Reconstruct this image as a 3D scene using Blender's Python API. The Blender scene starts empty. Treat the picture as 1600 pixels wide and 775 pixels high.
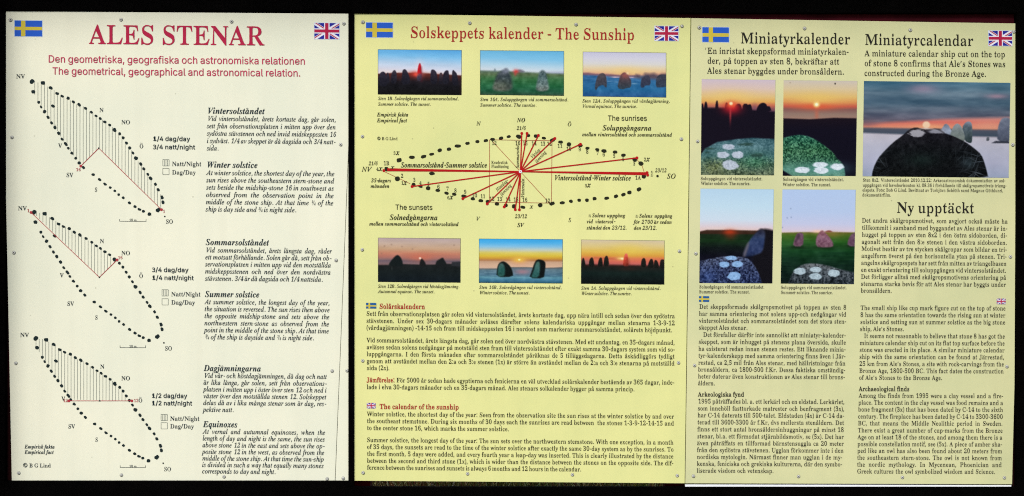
import bpy, math, random
import numpy as np
from mathutils import Vector
from mathutils.geometry import tessellate_polygon

# ------------------------------------------------------------------ scale, camera, sky, sun, exposure
S = 0.00133                 # metres per photograph pixel on the face of the board
CZ = 0.75                   # height of the lens above the grass
CAM_D = 3.0
SUN_EL, SUN_AZ = 40.0, -24.0  # degrees; azimuth measured from straight behind the camera, to the right

scene = bpy.context.scene
COL = scene.collection
cam_data = bpy.data.cameras.new("camera")
cam = bpy.data.objects.new("camera", cam_data)
COL.objects.link(cam)
cam.location = (0.0, -CAM_D, CZ)
cam.rotation_euler = (math.radians(90), 0, 0)
cam_data.sensor_width = 36.0
cam_data.lens = 36.0 * CAM_D / (1600 * S)
cam_data.clip_start = 0.05
cam_data.clip_end = 2000.0
scene.camera = cam

world = bpy.data.worlds.new("World")
scene.world = world
world.use_nodes = True
wn = world.node_tree.nodes
wl = world.node_tree.links
bg = wn["Background"]
sky = wn.new("ShaderNodeTexSky")
sky.sky_type = 'NISHITA'
sky.sun_disc = False
sky.sun_elevation = math.radians(SUN_EL)
sky.sun_rotation = math.radians(180 - SUN_AZ)
sky.dust_density = 1.0
wl.new(sky.outputs["Color"], bg.inputs["Color"])
bg.inputs["Strength"].default_value = 0.06

sun_data = bpy.data.lights.new("sun", 'SUN')
sun_data.energy = 1.5
sun_data.angle = math.radians(24)
sun_data.color = (1.0, 0.985, 0.90)
sun = bpy.data.objects.new("sun", sun_data)
COL.objects.link(sun)
el, az = math.radians(SUN_EL), math.radians(SUN_AZ)
to_sun = Vector((math.sin(az) * math.cos(el), -math.cos(az) * math.cos(el), math.sin(el)))
sun.rotation_euler = (-to_sun).to_track_quat('-Z', 'Y').to_euler()
sun.location = (2, -6, 5)

scene.view_settings.view_transform = 'Standard'
scene.view_settings.look = 'None'
scene.view_settings.exposure = 1.12
scene.view_settings.gamma = 1.0
scene.cycles.max_bounces = 4
scene.cycles.use_light_tree = False
scene.cycles.use_denoising = False
scene.cycles.pixel_filter_type = 'BLACKMAN_HARRIS'
scene.cycles.filter_width = 1.1
scene.cycles.denoiser = "OPENIMAGEDENOISE"
scene.cycles.denoising_input_passes = "RGB_ALBEDO_NORMAL"
scene.cycles.denoising_prefilter = "ACCURATE"


# ------------------------------------------------------------------ helpers
def lin(c):
    c = np.asarray(c, dtype=float) / 255.0
    return np.where(c <= 0.04045, c / 12.92, ((c + 0.055) / 1.055) ** 2.4)


def X(px):
    return (px - 800.0) * S


def Z(py):
    return CZ + (387.5 - py) * S


def tag(o, label=None, cat=None, group=None, kind=None):
    if label: o["label"] = label
    if cat: o["category"] = cat
    if group: o["group"] = group
    if kind: o["kind"] = kind
    return o


def empty(name, loc, label, cat, group=None):
    o = bpy.data.objects.new(name, None)
    o.location = loc
    o.empty_display_size = 0.1
    COL.objects.link(o)
    return tag(o, label, cat, group)


def origin(parent):
    o = Vector((0, 0, 0))
    while parent is not None:
        o += Vector(parent.location)
        parent = parent.parent
    return o


def link_mesh(name, verts, faces, mats, parent=None, mat_idx=None, smooth=False):
    off = origin(parent)
    me = bpy.data.meshes.new(name)
    me.from_pydata([(v[0] - off.x, v[1] - off.y, v[2] - off.z) for v in verts], [], faces)
    for m in (mats if isinstance(mats, (list, tuple)) else [mats]):
        me.materials.append(m)
    if mat_idx is not None:
        me.polygons.foreach_set("material_index", mat_idx)
    if smooth:
        me.polygons.foreach_set("use_smooth", [True] * len(me.polygons))
    me.update()
    o = bpy.data.objects.new(name, me)
    COL.objects.link(o)
    if parent is not None:
        o.parent = parent
    return o


def material(name, rgb, rough=0.6, spec=0.2, metal=0.0, var=0.0, scale=8.0, var_rgb=None, bump=0.0, specks=0.0):
    """Principled material, its colour broken up by noise in object space."""
    m = bpy.data.materials.new(name)
    m.use_nodes = True
    n, l = m.node_tree.nodes, m.node_tree.links
    p = n["Principled BSDF"]
    p.inputs["Roughness"].default_value = rough
    p.inputs["Specular IOR Level"].default_value = spec
    p.inputs["Metallic"].default_value = metal
    c = tuple(lin(rgb)) + (1,)
    p.inputs["Base Color"].default_value = c
    if var > 0 or specks > 0 or bump > 0:
        tc = n.new("ShaderNodeTexCoord")
        nz = n.new("ShaderNodeTexNoise")
        nz.inputs["Scale"].default_value = scale
        nz.inputs["Detail"].default_value = 5
        nz.inputs["Roughness"].default_value = 0.6
        l.new(tc.outputs["Object"], nz.inputs["Vector"])
        c2 = tuple(lin(var_rgb)) + (1,) if var_rgb else tuple(x * (1 - var) for x in c[:3]) + (1,)
        mr = n.new("ShaderNodeMapRange")
        mr.inputs["From Min"].default_value = 0.35
        mr.inputs["From Max"].default_value = 0.65
        l.new(nz.outputs["Fac"], mr.inputs["Value"])
        mx = n.new("ShaderNodeMix")
        mx.data_type = 'RGBA'
        mx.inputs[6].default_value = c
        mx.inputs[7].default_value = c2
        l.new(mr.outputs["Result"], mx.inputs[0])
        out = mx.outputs[2]
        if specks > 0:                                   # faint rain runs and rubbed patches
            mp = n.new("ShaderNodeMapping")
            mp.inputs["Scale"].default_value = (34, 1, 1.1)
            l.new(tc.outputs["Object"], mp.inputs["Vector"])
            rn = n.new("ShaderNodeTexNoise")
            rn.inputs["Scale"].default_value = 1.0
            rn.inputs["Detail"].default_value = 6
            l.new(mp.outputs[0], rn.inputs["Vector"])
            rr = n.new("ShaderNodeMapRange")
            rr.inputs["From Min"].default_value = 0.48
            rr.inputs["From Max"].default_value = 0.80
            rr.inputs["To Max"].default_value = 0.16
            l.new(rn.outputs["Fac"], rr.inputs["Value"])
            m3 = n.new("ShaderNodeMix"); m3.data_type = 'RGBA'
            m3.inputs[7].default_value = tuple(x * 0.72 for x in c[:3]) + (1,)
            l.new(rr.outputs["Result"], m3.inputs[0]); l.new(out, m3.inputs[6])
            out = m3.outputs[2]
        if specks > 0:                                   # fly specks and grit on the print
            vo = n.new("ShaderNodeTexVoronoi")
            vo.inputs["Scale"].default_value = 24
            vo.inputs["Randomness"].default_value = 1.0
            l.new(tc.outputs["Object"], vo.inputs["Vector"])
            sr = n.new("ShaderNodeMapRange")
            sr.inputs["From Min"].default_value = 0.02
            sr.inputs["From Max"].default_value = 0.045
            sr.inputs["To Min"].default_value = specks
            sr.inputs["To Max"].default_value = 0.0
            l.new(vo.outputs["Distance"], sr.inputs["Value"])
            gt = n.new("ShaderNodeMath"); gt.operation = 'GREATER_THAN'
            gt.inputs[1].default_value = 0.62
            sx = n.new("ShaderNodeSeparateColor")
            l.new(vo.outputs["Color"], sx.inputs[0])
            l.new(sx.outputs[0], gt.inputs[0])
            mu = n.new("ShaderNodeMath"); mu.operation = 'MULTIPLY'
            l.new(gt.outputs[0], mu.inputs[0]); l.new(sr.outputs["Result"], mu.inputs[1])
            m2 = n.new("ShaderNodeMix"); m2.data_type = 'RGBA'
            m2.inputs[7].default_value = tuple(lin((95, 90, 70))) + (1,)
            l.new(mu.outputs[0], m2.inputs[0]); l.new(out, m2.inputs[6])
            out = m2.outputs[2]
        l.new(out, p.inputs["Base Color"])
        if bump > 0:
            b = n.new("ShaderNodeBump")
            b.inputs["Strength"].default_value = bump
            b.inputs["Distance"].default_value = 0.002
            l.new(nz.outputs["Fac"], b.inputs["Height"])
            l.new(b.outputs["Normal"], p.inputs["Normal"])
    return m


def colour_attr_material(name, rough=0.5, spec=0.2):
    m = bpy.data.materials.new(name)
    m.use_nodes = True
    n, l = m.node_tree.nodes, m.node_tree.links
    a = n.new("ShaderNodeAttribute")
    a.attribute_name = "ink"
    p = n["Principled BSDF"]
    p.inputs["Roughness"].default_value = rough
    p.inputs["Specular IOR Level"].default_value = spec
    l.new(a.outputs["Color"], p.inputs["Base Color"])
    return m


def box(v, f, x0, x1, y0, y1, z0, z1):
    b = len(v)
    v += [(x, y, z) for z in (z0, z1) for y in (y0, y1) for x in (x0, x1)]
    f += [tuple(b + i for i in q) for q in ((0, 2, 3, 1), (4, 5, 7, 6), (0, 1, 5, 4), (2, 6, 7, 3), (0, 4, 6, 2), (1, 3, 7, 5))]


def pbox(v, f, px0, px1, py0, py1, y0, y1):
    box(v, f, X(px0), X(px1), y0, y1, Z(py1), Z(py0))


def prism(poly, y0, y1):
    """Plate with the outline poly (photograph pixels, clockwise on screen)."""
    n = len(poly)
    v = [(X(a), y0, Z(b)) for a, b in poly] + [(X(a), y1, Z(b)) for a, b in poly]
    f = [tuple(range(n)), tuple(range(2 * n - 1, n - 1, -1))]
    f += [(i, i + n, (i + 1) % n + n, (i + 1) % n) for i in range(n)]
    return v, f


class Ink:
    """Flat printed shapes, collected into ONE mesh of a part."""
    def __init__(self, depth):
        self.d, self.v, self.f, self.mi = depth, [], [], []

    def tri(self, pts, tris, d=None, mi=0):
        b = len(self.v)
        y = -(self.d if d is None else d)
        self.v += [(X(p[0]), y, Z(p[1])) for p in pts]
        self.f += [(b + i, b + j, b + k) for i, j, k in tris]
        self.mi += [mi] * len(tris)

    def poly(self, pts, d=None, mi=0):
        if len(pts) < 3: return
        self.tri(pts, tessellate_polygon([[Vector((p[0], p[1], 0)) for p in pts]]), d, mi)

    def line(self, a, b, w, w2=None, d=None, mi=0):
        w2 = w if w2 is None else w2
        dx, dy = b[0] - a[0], b[1] - a[1]
        L = math.hypot(dx, dy) or 1
        nx, ny = -dy / L / 2, dx / L / 2
        self.tri([(a[0] + nx * w, a[1] + ny * w), (b[0] + nx * w2, b[1] + ny * w2),
                  (b[0] - nx * w2, b[1] - ny * w2), (a[0] - nx * w, a[1] - ny * w)], [(0, 1, 2), (0, 2, 3)], d, mi)

    def blob(self, x, y, rx, ry, rot=0.0, seed=0, rough=0.16, d=None, mi=0, n=12):
        r = random.Random(seed)
        c, s = math.cos(rot), math.sin(rot)
        pts = []
        for i in range(n):
            t = 2 * math.pi * i / n
            k = 1 + r.uniform(-rough, rough)
            # a squarish stone rather than a true ellipse
            e = (abs(math.cos(t)) ** 2.6 + abs(math.sin(t)) ** 2.6) ** (-1 / 2.6)
            u, w = rx * k * e * math.cos(t), ry * k * e * math.sin(t)
            pts.append((x + u * c - w * s, y + u * s + w * c))
        self.tri(pts, [(0, i, i + 1) for i in range(1, n - 1)], d, mi)

    def dot(self, x, y, r, d=None, mi=0):
        self.blob(x, y, r, r, 0, 0, 0.0, d, mi, 14)

    def done(self, name, mats, parent):
        o = link_mesh(name, self.v, self.f, mats, parent, self.mi)
        return o


# ------------------------------------------------------------------ lettering: glyph outlines as numbers (cap height 455 of 1000)
_A = ''.join(chr(i) for i in range(35, 127) if chr(i) not in '\\"')
GLYPH_DATA = r"""B0,[*V(E)x(M)^(f)>)0)))d(y*E(u+0(y+w)),X)>-/)^-T)x-l*W-t+4-l+M-T+m-/,&,X,3+w,7+/,3*D,&)c+m)0+L(f+3(M!*V(z+()*+:)Q+B*5+E+/+B,)+:,i+(-3*W-@**-3)t,i)j,))g+/)j*5)t)Q**)*
B1,[)D(M)<(w)m(y*/({*9)$*A)E*A-%)W,N)O,?)8,:)&,>(~,I(~,Z({,s)I-(*+-L*W-p+2-o+/)E+6)&+@({+a(y,5(w,-(M
B2,[(v(M(v)<)x*G*`+6+&+t+/,W++,x*}-2*l->*G-B)y-<)f-')[,`)i,*)@,-).,9(~,O(y,q(}--)--D)B-X)`-h)u-q*H-t+2-m+R-U+p-0+z,[+r,,+U+U+$*t*.)})G)@+2)C+R)F+_)N+g)]+m)o+n**,@**,,(M
B3,[*=(E)j(H)S(Q)8(`)$(q(u))(m)?(m)W(u)j)()u)D)w)A)O)L)6)f)&*:(}*p)*+%)5+2)F+;)`+>*%+7*F+#*b*^*t)~*z)V*{)W+N**+P*Y+V*u+j+(,,+-,S+*,t*{-/*j-=*D-B)}-?)m-5)[,k)h,6)=,9),,D(|,X(w,v)$-=)@-Z)_-n*G-t+/-m+P-V+p-2+z,^+s,2+]+k+;+N*n+?+I+1+c*|+x*f,**I,/*$,+)Y+|)9+j({+R(f+((M
B4,[)|(M)l(w*+(y*Z)$*g)1*k)I*k)p(g)p(g*A*p-m+V-l+V*F,F*F,F)p+V)p+V)I+Z)1+g)$,:(y,L(w,;(M!)+*E*k*F*k+_*l,C*p-%*W,m*G,P*7,4*++}
B5,[*?(E)k(H)V(Q)<(`)+(r({)*(t)@(t)V({)g)-)p)I)r)G)J)X),)j)$*7(}*l)+*})7+.)J+7)f+:*.+4*X*~*w*a+,*++2)Z+/)?+&)++4)@-l+n-l,&,F+U,F+S,`+M,q+9,w)[,x)P+[)r+d*B+g+0+^+V+B+{*o,**.,&)a+w)>+d(~+L(i+$(M
B6,[*`(E*-(L)q(_)O)#)6)P)&*0(}*y)$+S),,*);,X)O-%)k-E*1-_*G-o*x-t+F-r+U-j+l-]+{-L,(-9,+-%,(,l+{,Y+m,L+@,I+L,t+@-8+4-A*p-D*B-9*',t)n,<)e+P*8+b*u+j+S+a+n+C,-*r,6*5,-)N+k(u+J(Q!*`({+*)%+<)7+G)X+K*.+G*^+;*}+'+2*Z+8*'+.)e*v)k*$){)H*7))
B7,[)j(N+c,y)_,w)F,p)>,W);,3(o,4)#-l,8-l,8-G*=(M
B8,[*R(E)x(J)_(W)>(m)(),(w)L(s)p(y*=)2*_)Q*y)z+2)V+G)<+e)+,*)&,P)*,q)5-2)I-M)g-b*#-p*Z-t+@-l+]-Q+x-*,%,U+{,/+j+n+%+C+Y+)+|*e,3*A,:)u,.):+h(j+B(N!*g+_+*+m+9,#+C,9+F,V+?,z+*-:*w-B*T-D*0-?)z-0)n,v)k,X)o,:)~,%!*U(u+&(z+>)/+M)H+R)i+M**+;*A*y*W*6*o)f*J)Z*1)V)n)])J)l)0*((z
B9,[*3(E)h(H)Z(Q)F(_)8(p)#):)$)V)3)e)L)G)W)0)i(}*<(y*u)1+9)q+G*~*b*]*W*R*5*O)Y*X)?*t)#+F(v,(({,V),-#)C-E)c-_)x-o*K-t*}-n+9-[+[-<+v,l,*,1,0+D,%*6+s)d+_):+D(u*~([*f(K!*N+,*v+/+-+8+G+V+B,C+3,v*z-5*Q->*(-8)q-$)e,])a,,)h+T)}+6
BA->(U(M(D(f(h(j(o(r)#)A*f-_*~-_,W)M,s(v-$(k-7(f-7(M+2(M*}(f+Z(m+i)#+^)E+I)w)`)w)G):)D)/)?)&)C(n)l(g)y(f)h(M!)j*=+>*=*K+{
BB-D(o(M(^(e)/(k)A(t)J)))M)G)M,T)H-$)6-6(]-=(n-S*u-T+^-P,#-C,G-.,],k,d,B,W+l,2+G+P+6,>*~,k*U,z)z,n)?,J(p+}(U+*(L!*C+>*U+?+5+D+T+R+e+n+j,=+f,e+Z-#+E-2*s-7*R-5*H-0*C,l!*x(m+O(s+i)(+v)G+z)v+t*I+c*h+B*x*`*~*C+#*C)7*K(u*W(o
BC-^+@(A*X(I*1(a)^)*):)])$*;(y+#)$+g);,E)_,v*1-?*Z-W+B-_+x-X,G-E,i-@,z-G-)-_-A-^-A+q-*+q,o,N,T,y,+-7+H-@*l-8*I,{*0,P)}+p)x*})~*4*2)W*M)0*s(t+U(m,*(r,L)%,m)?-7)d-K)N,i(o,3(L
BD-z(s(M(b(e)1(j)A(q)J)$)L)@)L,Z)I,{)?-0)--9(]-=(m-S*v-T+j-N,;-:,m,t-4,E-I+h-P+#-F*+-))E,T(r+~(U*}(L!*y(m+S(s+t)',1)B,H*&,P+$,K+n,<,J+~,s+Y-.*|-6*V-4*J-.*C,e*C)=*J(u*V(o
BE-C(m(M([(d).(i)A(q)K)&)N)C)N,U)J,y)A-0)/-8(^-=(o-S,f-S,w+},a+|,R,W,>,x+t-.+'-3*T-1*G-(*C,i*C+8*[+9+1+>+D+O+Q+m+],@+s,@+s)i+[)i+M*N+D*a+7*m*R*u*C*v*C)8*F)%*M(w*~(q+Z(s,+({,E).,X)C,k)a,}*,-:*,,j(M
BF,y(n(M(n(e)/(l)A(u)J)+)M)I)M,[)J,y)@--).-6(m-=(m-S,a-S,r+},Z+},R,H,D,d,9,x,'-*+Z-2+%-4*T-3*F-,*C,s*C+9*W+:+.+@+A+P+N+n+X,B+q,A+q)i+Y)i+N*A+A*a+.*q*V*w*C*x*C)F*H(}*Q(s*_(l+C(e+2(M
BG.*+K(B*`(I*5(a)a)))<)Z)&*:(z+$)&+h)<,F)`,w*3-@*Z-W+@-_+z-X,J-E,i-A,x-G-)-_-A-^-A+q-*+p,u,<,h,],U,x,;-0+u-<+I-@*m-8*J,{*2,P*#+q)z+#*')~*@);*Z(y*{(h+S(b,%(e,:(o,D)$,H)<,H)u,E*3,;*A,&*I+O*M+a*d-q*d.%*M-T*I-D*B-<*4-9)v-9(l,L(L
BH.9(n(M(](e)/(j)A(s)J)()M)F)M,`)J,z)A-.)/-7(^-=(o-S+#-S+#-=*Y-5*G-&*C,`*C+<,G+<,G,`,C-&,2-5+h-=+h-S-x-S.,-=-Z-7-H-.-@,{-=,`-=)F-@)*-I(u-Z(k.,(e-x(M+h(M+V(e,((j,;(r,D)',G)F,G*u*C*u*C)F*F)(*O(s*b(j+4(e+#(M
BI+D(l(M(l(e)-(l)@(t)J)')N)@)N,h)K-$)B-1)/-8(Z-=(l-S+&-S+6-=*d-8*P-1*F-$*C,h*C)C*H)#*Z(o+'(e+'(M
BJ,.)c'g)A'j)6's(x(%(d(8(_(N(Z(h(_)#(d)5(h)@(})D)8)@)<)6)A)%)D(l)=(M):(=)C(0)^(,*$(/*0(9*;(g*;,R*6,}*.-,)~-3)R-=)R-S+m-S+m-=+F-4+<--+5-#+1,R+1)M++(q*u(D*W($*?'m
BK.,(o(M(^(e)0(j)B(s)K)()N)F)N,`)K,z)A-.)0-7(_-=(o-S+$-S+$-=*Y-5*H-&*C,`*C+,+~,],<,u,H-+,@-7+`-=+p-S-b-S-s-=-_-<,|-),@,J+Q+]-K)&-c(m.((e.((M+f(M+U(e+q(g,3(i,?(t,.)5*g*m*C*`*C)F*F)(*O(s*b(j+4(e+$(M
BL-3(n(M(](e)/(j)A(s)J)()M)F)M,`)J,{)A-/)/-8(^-=(o-S++-S+<-=*^-7*P-1*H-(*C,_*C)H*F)&*T(t+)(q+^(t,,(|,D)0,W)G,i)h,{*8-7*7,i(M
BM/M(m(M([(e)-(j)7(s):)()=)D)=,c)I-')7-6(]-=(m-S*E-T+}*,-X-T//-S//-=.o-7.^--.T,y.Q,_.Q)K.U(}.g(l/?(e/.(M,~(M,~(e-G(m-X)#-^)I-Z,p+c(M+J(M)b,f)b)E)f)&)g(q)t(i*F(e*6(M
BN-x,u(B)d,>)d)D)g)')h(s)q(j*D(e*3(M(q(M(`(e)6(l)=(|)>)D)N,h)'-7(q-=(q-S*)-T,i*F,i,^,h-%,`-5,=-=,=-S-[-S-m-=->-8-5-/-5,{-2,^-2(B
BO.;+D(A*m(F*P(T*((k)b),)E)P)/)z(~*L(z+#(~+T)/,')E,P)b,u*'-7*R-M*p-Z+H-`+{-[,<-M,e-7-+,v-G,R-],)-j+U-o+#-j*L-])z-G)P-*),,e(k,9(T+x(F!+F(a+|(i,A)&,[)P,i*1,n+#,f,$,M,g,&-3+E-@*l-8*I,{*0,P)~+q)z+#*&)~*>):*f(n
BP-+(n(M(](e)/(j)A(s)J)()M)F)M,`)J,z)A-.)/-7(^-=(o-S*o-T+a-P,&-E,E-2,],u,l,U,p,0,f+V,E+,+}*m+/*e*C*f*C)F*F)(*O(s*b(j+4(e+#(M!*C+(*d+)+@+.+]+>+m+[+r,-+m,Z+a,y+H-.*q-4*J-.*C,s
BQ.;,_'3+e'@+5'i*c(L*4(b)i)$)H)I)1)u)#*J(z+#(~+T)/,')E,P)b,u*'-7*R-M*p-Z+H-`+{-[,<-M,e-7-+,v-G,R-],)-j+U-o+#-d*0-A)H,k(p+}(O,>(&,e'h-E'_-y'f-k'M-?'9!+F(a+z(i,A)&,[)P,j*1,o+#,g,$,M,g,&-3+E-@*l-8*I,{*0,P)~+q)z+#*&)~*>):*f(n
BR-c(n(M(](e)/(j)A(s)J)()M)F)M,`)J,z)A-.)/-7(^-=(o-S*r-T+s-M,F-6,l,k,y,2,m+Z,J+4+m*z-+)*-@(n-`(f-m(e-](M,D(L*r*l*C*l*C)F*F)(*O(s*b(j+4(e+#(M!*C+,*f+-+E+3+e+D+w+c+},4+t,h+Y-*+#-4*W-2*J--*C,f
BS,k(y(B(y*;)6*;)K)U)])))~(l*_(d+.(i+G(x+X)2+a)N+V)u+-*6*J*U)s*t)O+9);+_)4,0)3,W)=,z)R-9)w-N*+-[*S-`+&-Z+L-M+Y-K+j-J+v-N+}-_,:-_,:+|,#+|+s,E+g,d+W,|+E-2+*->*]-B*7-=)~-0)n,y)g,a)i,J)r,7*I+r+/+S+p++,(*q,4*W,>){,;)Q,/)-+r(k+J(T+1(F*Z(B*7(D*%(M)f(V)J(X)=(T)5(B
BT-0)`(M)N(e)~(j*6(s*@)(*C)F*C-7*0-6)M-/)2,u(},Q(q+{(X+{(i-S,r-S-&+z,l+z,X,`,<-*+Q-6+9-7+9)F+<)'+F(r+Y(i,/(e+z(M
BU-v+7(?*?(J)v(k)V)E)L*5)L,`)I,z)?-.).-7(]-=(m-S*~-S*~-=*W-5*F-&*A,`*A*&*G)N*X)+*v(r+S(k,9(z,])J,j*:,j,_,g,z,e-.,Z-7,)-=,:-S-V-S-V-=-<-6-6-,-5,x-2,_-2*O-()P,Z(o,,(K
BV-5*l(@)/,`(u-+(f-6(O-=(O-S*`-S*q-=*3-6*(-.*%-#*.,`+A*-,=,`,G,~,H-.,D-5+h-=+x-S-5-S-F-=-#-9,w-2,f,b+((@
BW/6*B(B)#,l(n-1(a-9(>-=(N-S*A-S*A-=)~-5)w-/)u-#)|,Z*y*7+z,E+l,s+c-)+X-3+2-=+2-S-3-S-3-=,l-6,`-$,f,h-d*D.H,V.P,{.R-,.P-4.3-=.3-S/5-S/5-=/'-6/#-,.q,_-J(B-2(B+}+q*[(B
BX-a(j(M(j(e)6(r)P):*j*k)P,e)2-/)#-9(g-<([-=(m-S+%-S+6-=*{-<*T-6*K-(*V,k+G+e,#,[,;-&,9-6+r-=+r-S-F-S-V-=-Q-<-&-8,o--,L,W+J+H,u)0-0(p-L(f-](e-L(M+;(M+*(e+1(f+d(l+p(z+`)B*n*M*')D)n(~)q(m*:(e*:(M
BY-3)i(M)W(e**(j*<(s*E)(*H)F*H*L)1,f(|-%(m-3(_-8(P-<(P-S*[-S*m-<*X-;*3-6*(-)*0,n+6+%,.,T,C,|,A-4+p-;+d-<+t-S-3-S-3-=,u-.,g,j+=*e+=)F+@)(+J(s+](j,/(e+z(M
BZ-C(s(M(s(]+b-5*r-3)v-))b,x)R,d)D,F)5+y(z+z)<-S,n-S,n-C*&(p+-(r+{(z,H)5,b)_,y*A-4*A,n(M
Ba,<+<(B+#(G*x(X*q(p*$(N)U(C)2(I)+(Y(x(r(s)4(})`)?*%)t*A*o*Z*o+0*l+G*b+W*R+`*.+d)f+_)X+Q)[+A)c+&)a*p)]*b)W*X)B*U)-*X))*c)&*s)#++)%+C),+X)C+j)b+w)r,$*<,&*}+|+9+g+O+C+V*n+V)4+X({+n(w,'(~+|(l+[(L!*-(w*U(}*o)6*o*@*/*.)j)o)_)I)g)&
Bb,M(y(B)-,i)'-3(g->(g-S)s-S)s+Y*W+x*x,&+@+}+M+n+g+U+y+6,(*l,,*@,()k+u)>+b(v+?(Y++(H*Z(B*;(L)^(i)-(A!*R(c*x(k+1)(+>)T+B*:+>*p+4+8*}+L*R+S*(+I)y+>)s+0)s):)x(y*8(i
Bc+e*6(B)j(G)Y(W)=(r)()7(w)`(r*0(w*`)(+.)=+P)_+l)x+}*I,'*x+~+,+m+C+S+H+4+G*~+D*o+?*f++*c*r*i*m*z*k+9*k+E*k+N*a+`*B+e){+Y)d+6)X*U)_)r)r)C*3)(*g({++)'+M)A+`)2+*(c*k(J
Bd,V*&(B)^(G)P(W)8(q)%)6(v)^(r*-(v*_)&+.):+Q)T+l)c+}*,,&*I+x+++[++,v+)-**}-4*W->*W-S+r-S+r)A+w(|,%(u,8(o,H(X+`(R++(C++(t*I(O!*C(q*R(t*r(}+#)0++)B+++0+&+>*w+I*H+T)|+M)k+7)a*l)^*3)a)W)j)1){(x
Be+m*4(B)h(G)W(W)<(r)')8(v)c(r*7(w*e)'+1)9+R)V+m)k+}*7,&*^+x+3+Z+G+*+L*H+L*=)]*=)g)X*')0*b)#+)).+N)O+`)>+*(i*Y(K!)]*^*p*^*o*r*a+R*R+a*8+e)x+[)e+=)]*f
Bf*q(m(M(m(d)*(j)4(u)7)>)7+Q(^+Q(^+y)7+y)7,F)?,w)T-?)n-V*H-_*r-Y*}-J+:-3+;,u+9,`+6,P+1,F+#,C*b,N*_,[*_,l*c-/*e-5*d-9*_->*N-@*4-=**-5)|,k)|+y*b+y*b+Q)|+Q)|)6*#(z**(m*:(g*e(d*T(M
Bg,+*,&w)K&{)2'.(p'E(e'b(r(%)G(7)%(M(v(o(z),)%)B)9)U)j)d)9)z(~*A(u*o(y+2))+M);+d)Z+u)l,#*7,&*a,#*}+t+o+s+z+H+@+I+O+.+U*g+Q*H+F*/+5)v*w)f*j)[*F)X*6)X*&)Y)f)P)Z)G)T)=)W)/)~)**J)*+E(}+O(q+a(`+k(H+n(++o'Y+F'7*y&~!*7)v*W){*e*.*n*G*p*n*m+8*g+Q*Y+`*7+e)v+`)g+Q)]+8)Z*n)]*G)h*.)v){!*:';*y'@+8'P+H'j+F'w+@(#*g(*)T(*)@'v)9'd)>'T)K'G)e'>
Bh,b(q(M(q(c)/(m)7)-)7,s)0-4)&-:(q->(q-S)|-S)|+M*g+u+2,&+U+v+s+P+}*o+})-,((m,2(h,R(d,B(M*s(M*b(d*v(e+1(n+8)-+8*t+2+?+(+G*e+J*:+B)|+))|)-*'(m*0(h*Q(d*@(M
Bi*a)Z,J)C,N)?,Z)8,l)5-%)8-;)?-L)C-X)Z-])q-X)u-L)|-;*$-%)|,l)u,Z)q,N!(q(M(q(c)0(m)7)-)7+;)1+Y(s+c(s+y)}+y)})-*'(n*@(c*@(M
Bj*m)`,K)H,O)D,[)>,m):-')>-<)E-N)I-Z)`-_)w-Z){-N*&-<**-'*&,n){,[)w,O!(t&w(S'$()'?($'Q($'f(&'x()(+(-(4(B(7(Z(,(^'{(_'j(Y'R(V'D(^'=(p':)0'>):'I)B'w)B+8):+Y).+`(d+d(u+y*,+y*,(:*$'a)j':)P&~
Bk,K(p(M(p(c)0(n)7)-)7,r)2-4)(-9(s->(s-S)|-S)|*F*{+9+,+I+7+T+8+^*k+a*f+c*v+y,0+y,0+c+l+W+U+@*|*l,0(v,>(i,O(d,O(M*{(M*k(d*z(e+6(h+<(q+4)$*C*))|){)|)-*'(n*@(c*@(M
Bl*b(q(M(q(c)0(m)7)-)7,r)2-4)(-:(b->(s-S)}-S)})-*'(n*@(c*@(M
Bm.X(q(M(q(c)/(m)7)-)7+<)0+Y)&+`(a+d(q+y){+y){+K*e+t++,&+W+|+c+h+w+H,_+t-+,&-M+v-k+P-t*o-t)--{(m.((h.I(d.8(M,l(M,l(d,|(h-)(m-0)--0*t-*+?,}+G,^+J,D+B+w+++w)-+}(m,+(h,:(d,:(M*p(M*p(d+$(h+-(m+4)-+4*t+.+?+%+G*b+J*7+B){+)){)-*%(n*.(h*>(d*>(M
Bn,b(q(M(q(c)/(m)7)-)7+<)0+Y)&+`(a+d(q+y)|+y)|+N*g+u+2,&+U+v+s+P+}*o+})-,((m,2(h,R(d,B(M*s(M*b(d*v(e+1(n+8)-+8*t+2+?+(+G*e+J*:+B)|+))|)-*'(m*0(h*Q(d*@(M
Bo,4*C(B)r(G)Z(X):(s)()9(v)c(q*4(v*c)(+0):+R)X+m)r+}*B,&*o+}+++m+J+R+]+1+k*d+o*4+k)a+])8+J(r+)(W*p(G!*C(`*b(g*t(z+&)G+(*4+%*~*s+L*a+a*C+g*$+`)n+L)`*~)]*4)`)G)n(z*$(g
Bp,W(p&y(p'2)+'9)5'G)7'l)7+2)1+X(r+e(r+y)x+y)x+I*N+i*g+|+%,'+J+~+V+m+o+S,%+2,1*g,4*:,1)g,%)<+n(t+U(Y+G(H*~(B*_(M)|(n)|'r*$'J*3'9*R'3*R&y!*^(q+*(x+<)2+F)Y+I*4+F*k+>+5+.+J*b+Q*H+G)|+))|);*4(z
Bq,P*V&y*V'3*~'<+*'F+,'X+,(j*G(M*((C)_(H)Q(W)9(p)&)4(w)Z(s**(x*[)*++)>+O)a+l)t+}*D,'*d+y+A+]+r,(,','+r'X+y'<,''7,I'3,8&y!*M(s*x(|+')++,)9+,+0+'+L*g+]*L+c*(+Z)o+C)a*t)]*6)a)Y)k)3)~(z
Br+_(q(M(q(c)0(m)7)-)7+:)1+Y(s+c(s+y)z+y)z+?*L+Z*d+p*p+~+(,&+D+~+F+s+O+a+S+I+R+6+P+'+K*y+;*u*|*~*v+6*]+?*L+;*.+.*%*v)~*Z)~)-*$(w*+(m*R(d*R(M
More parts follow.
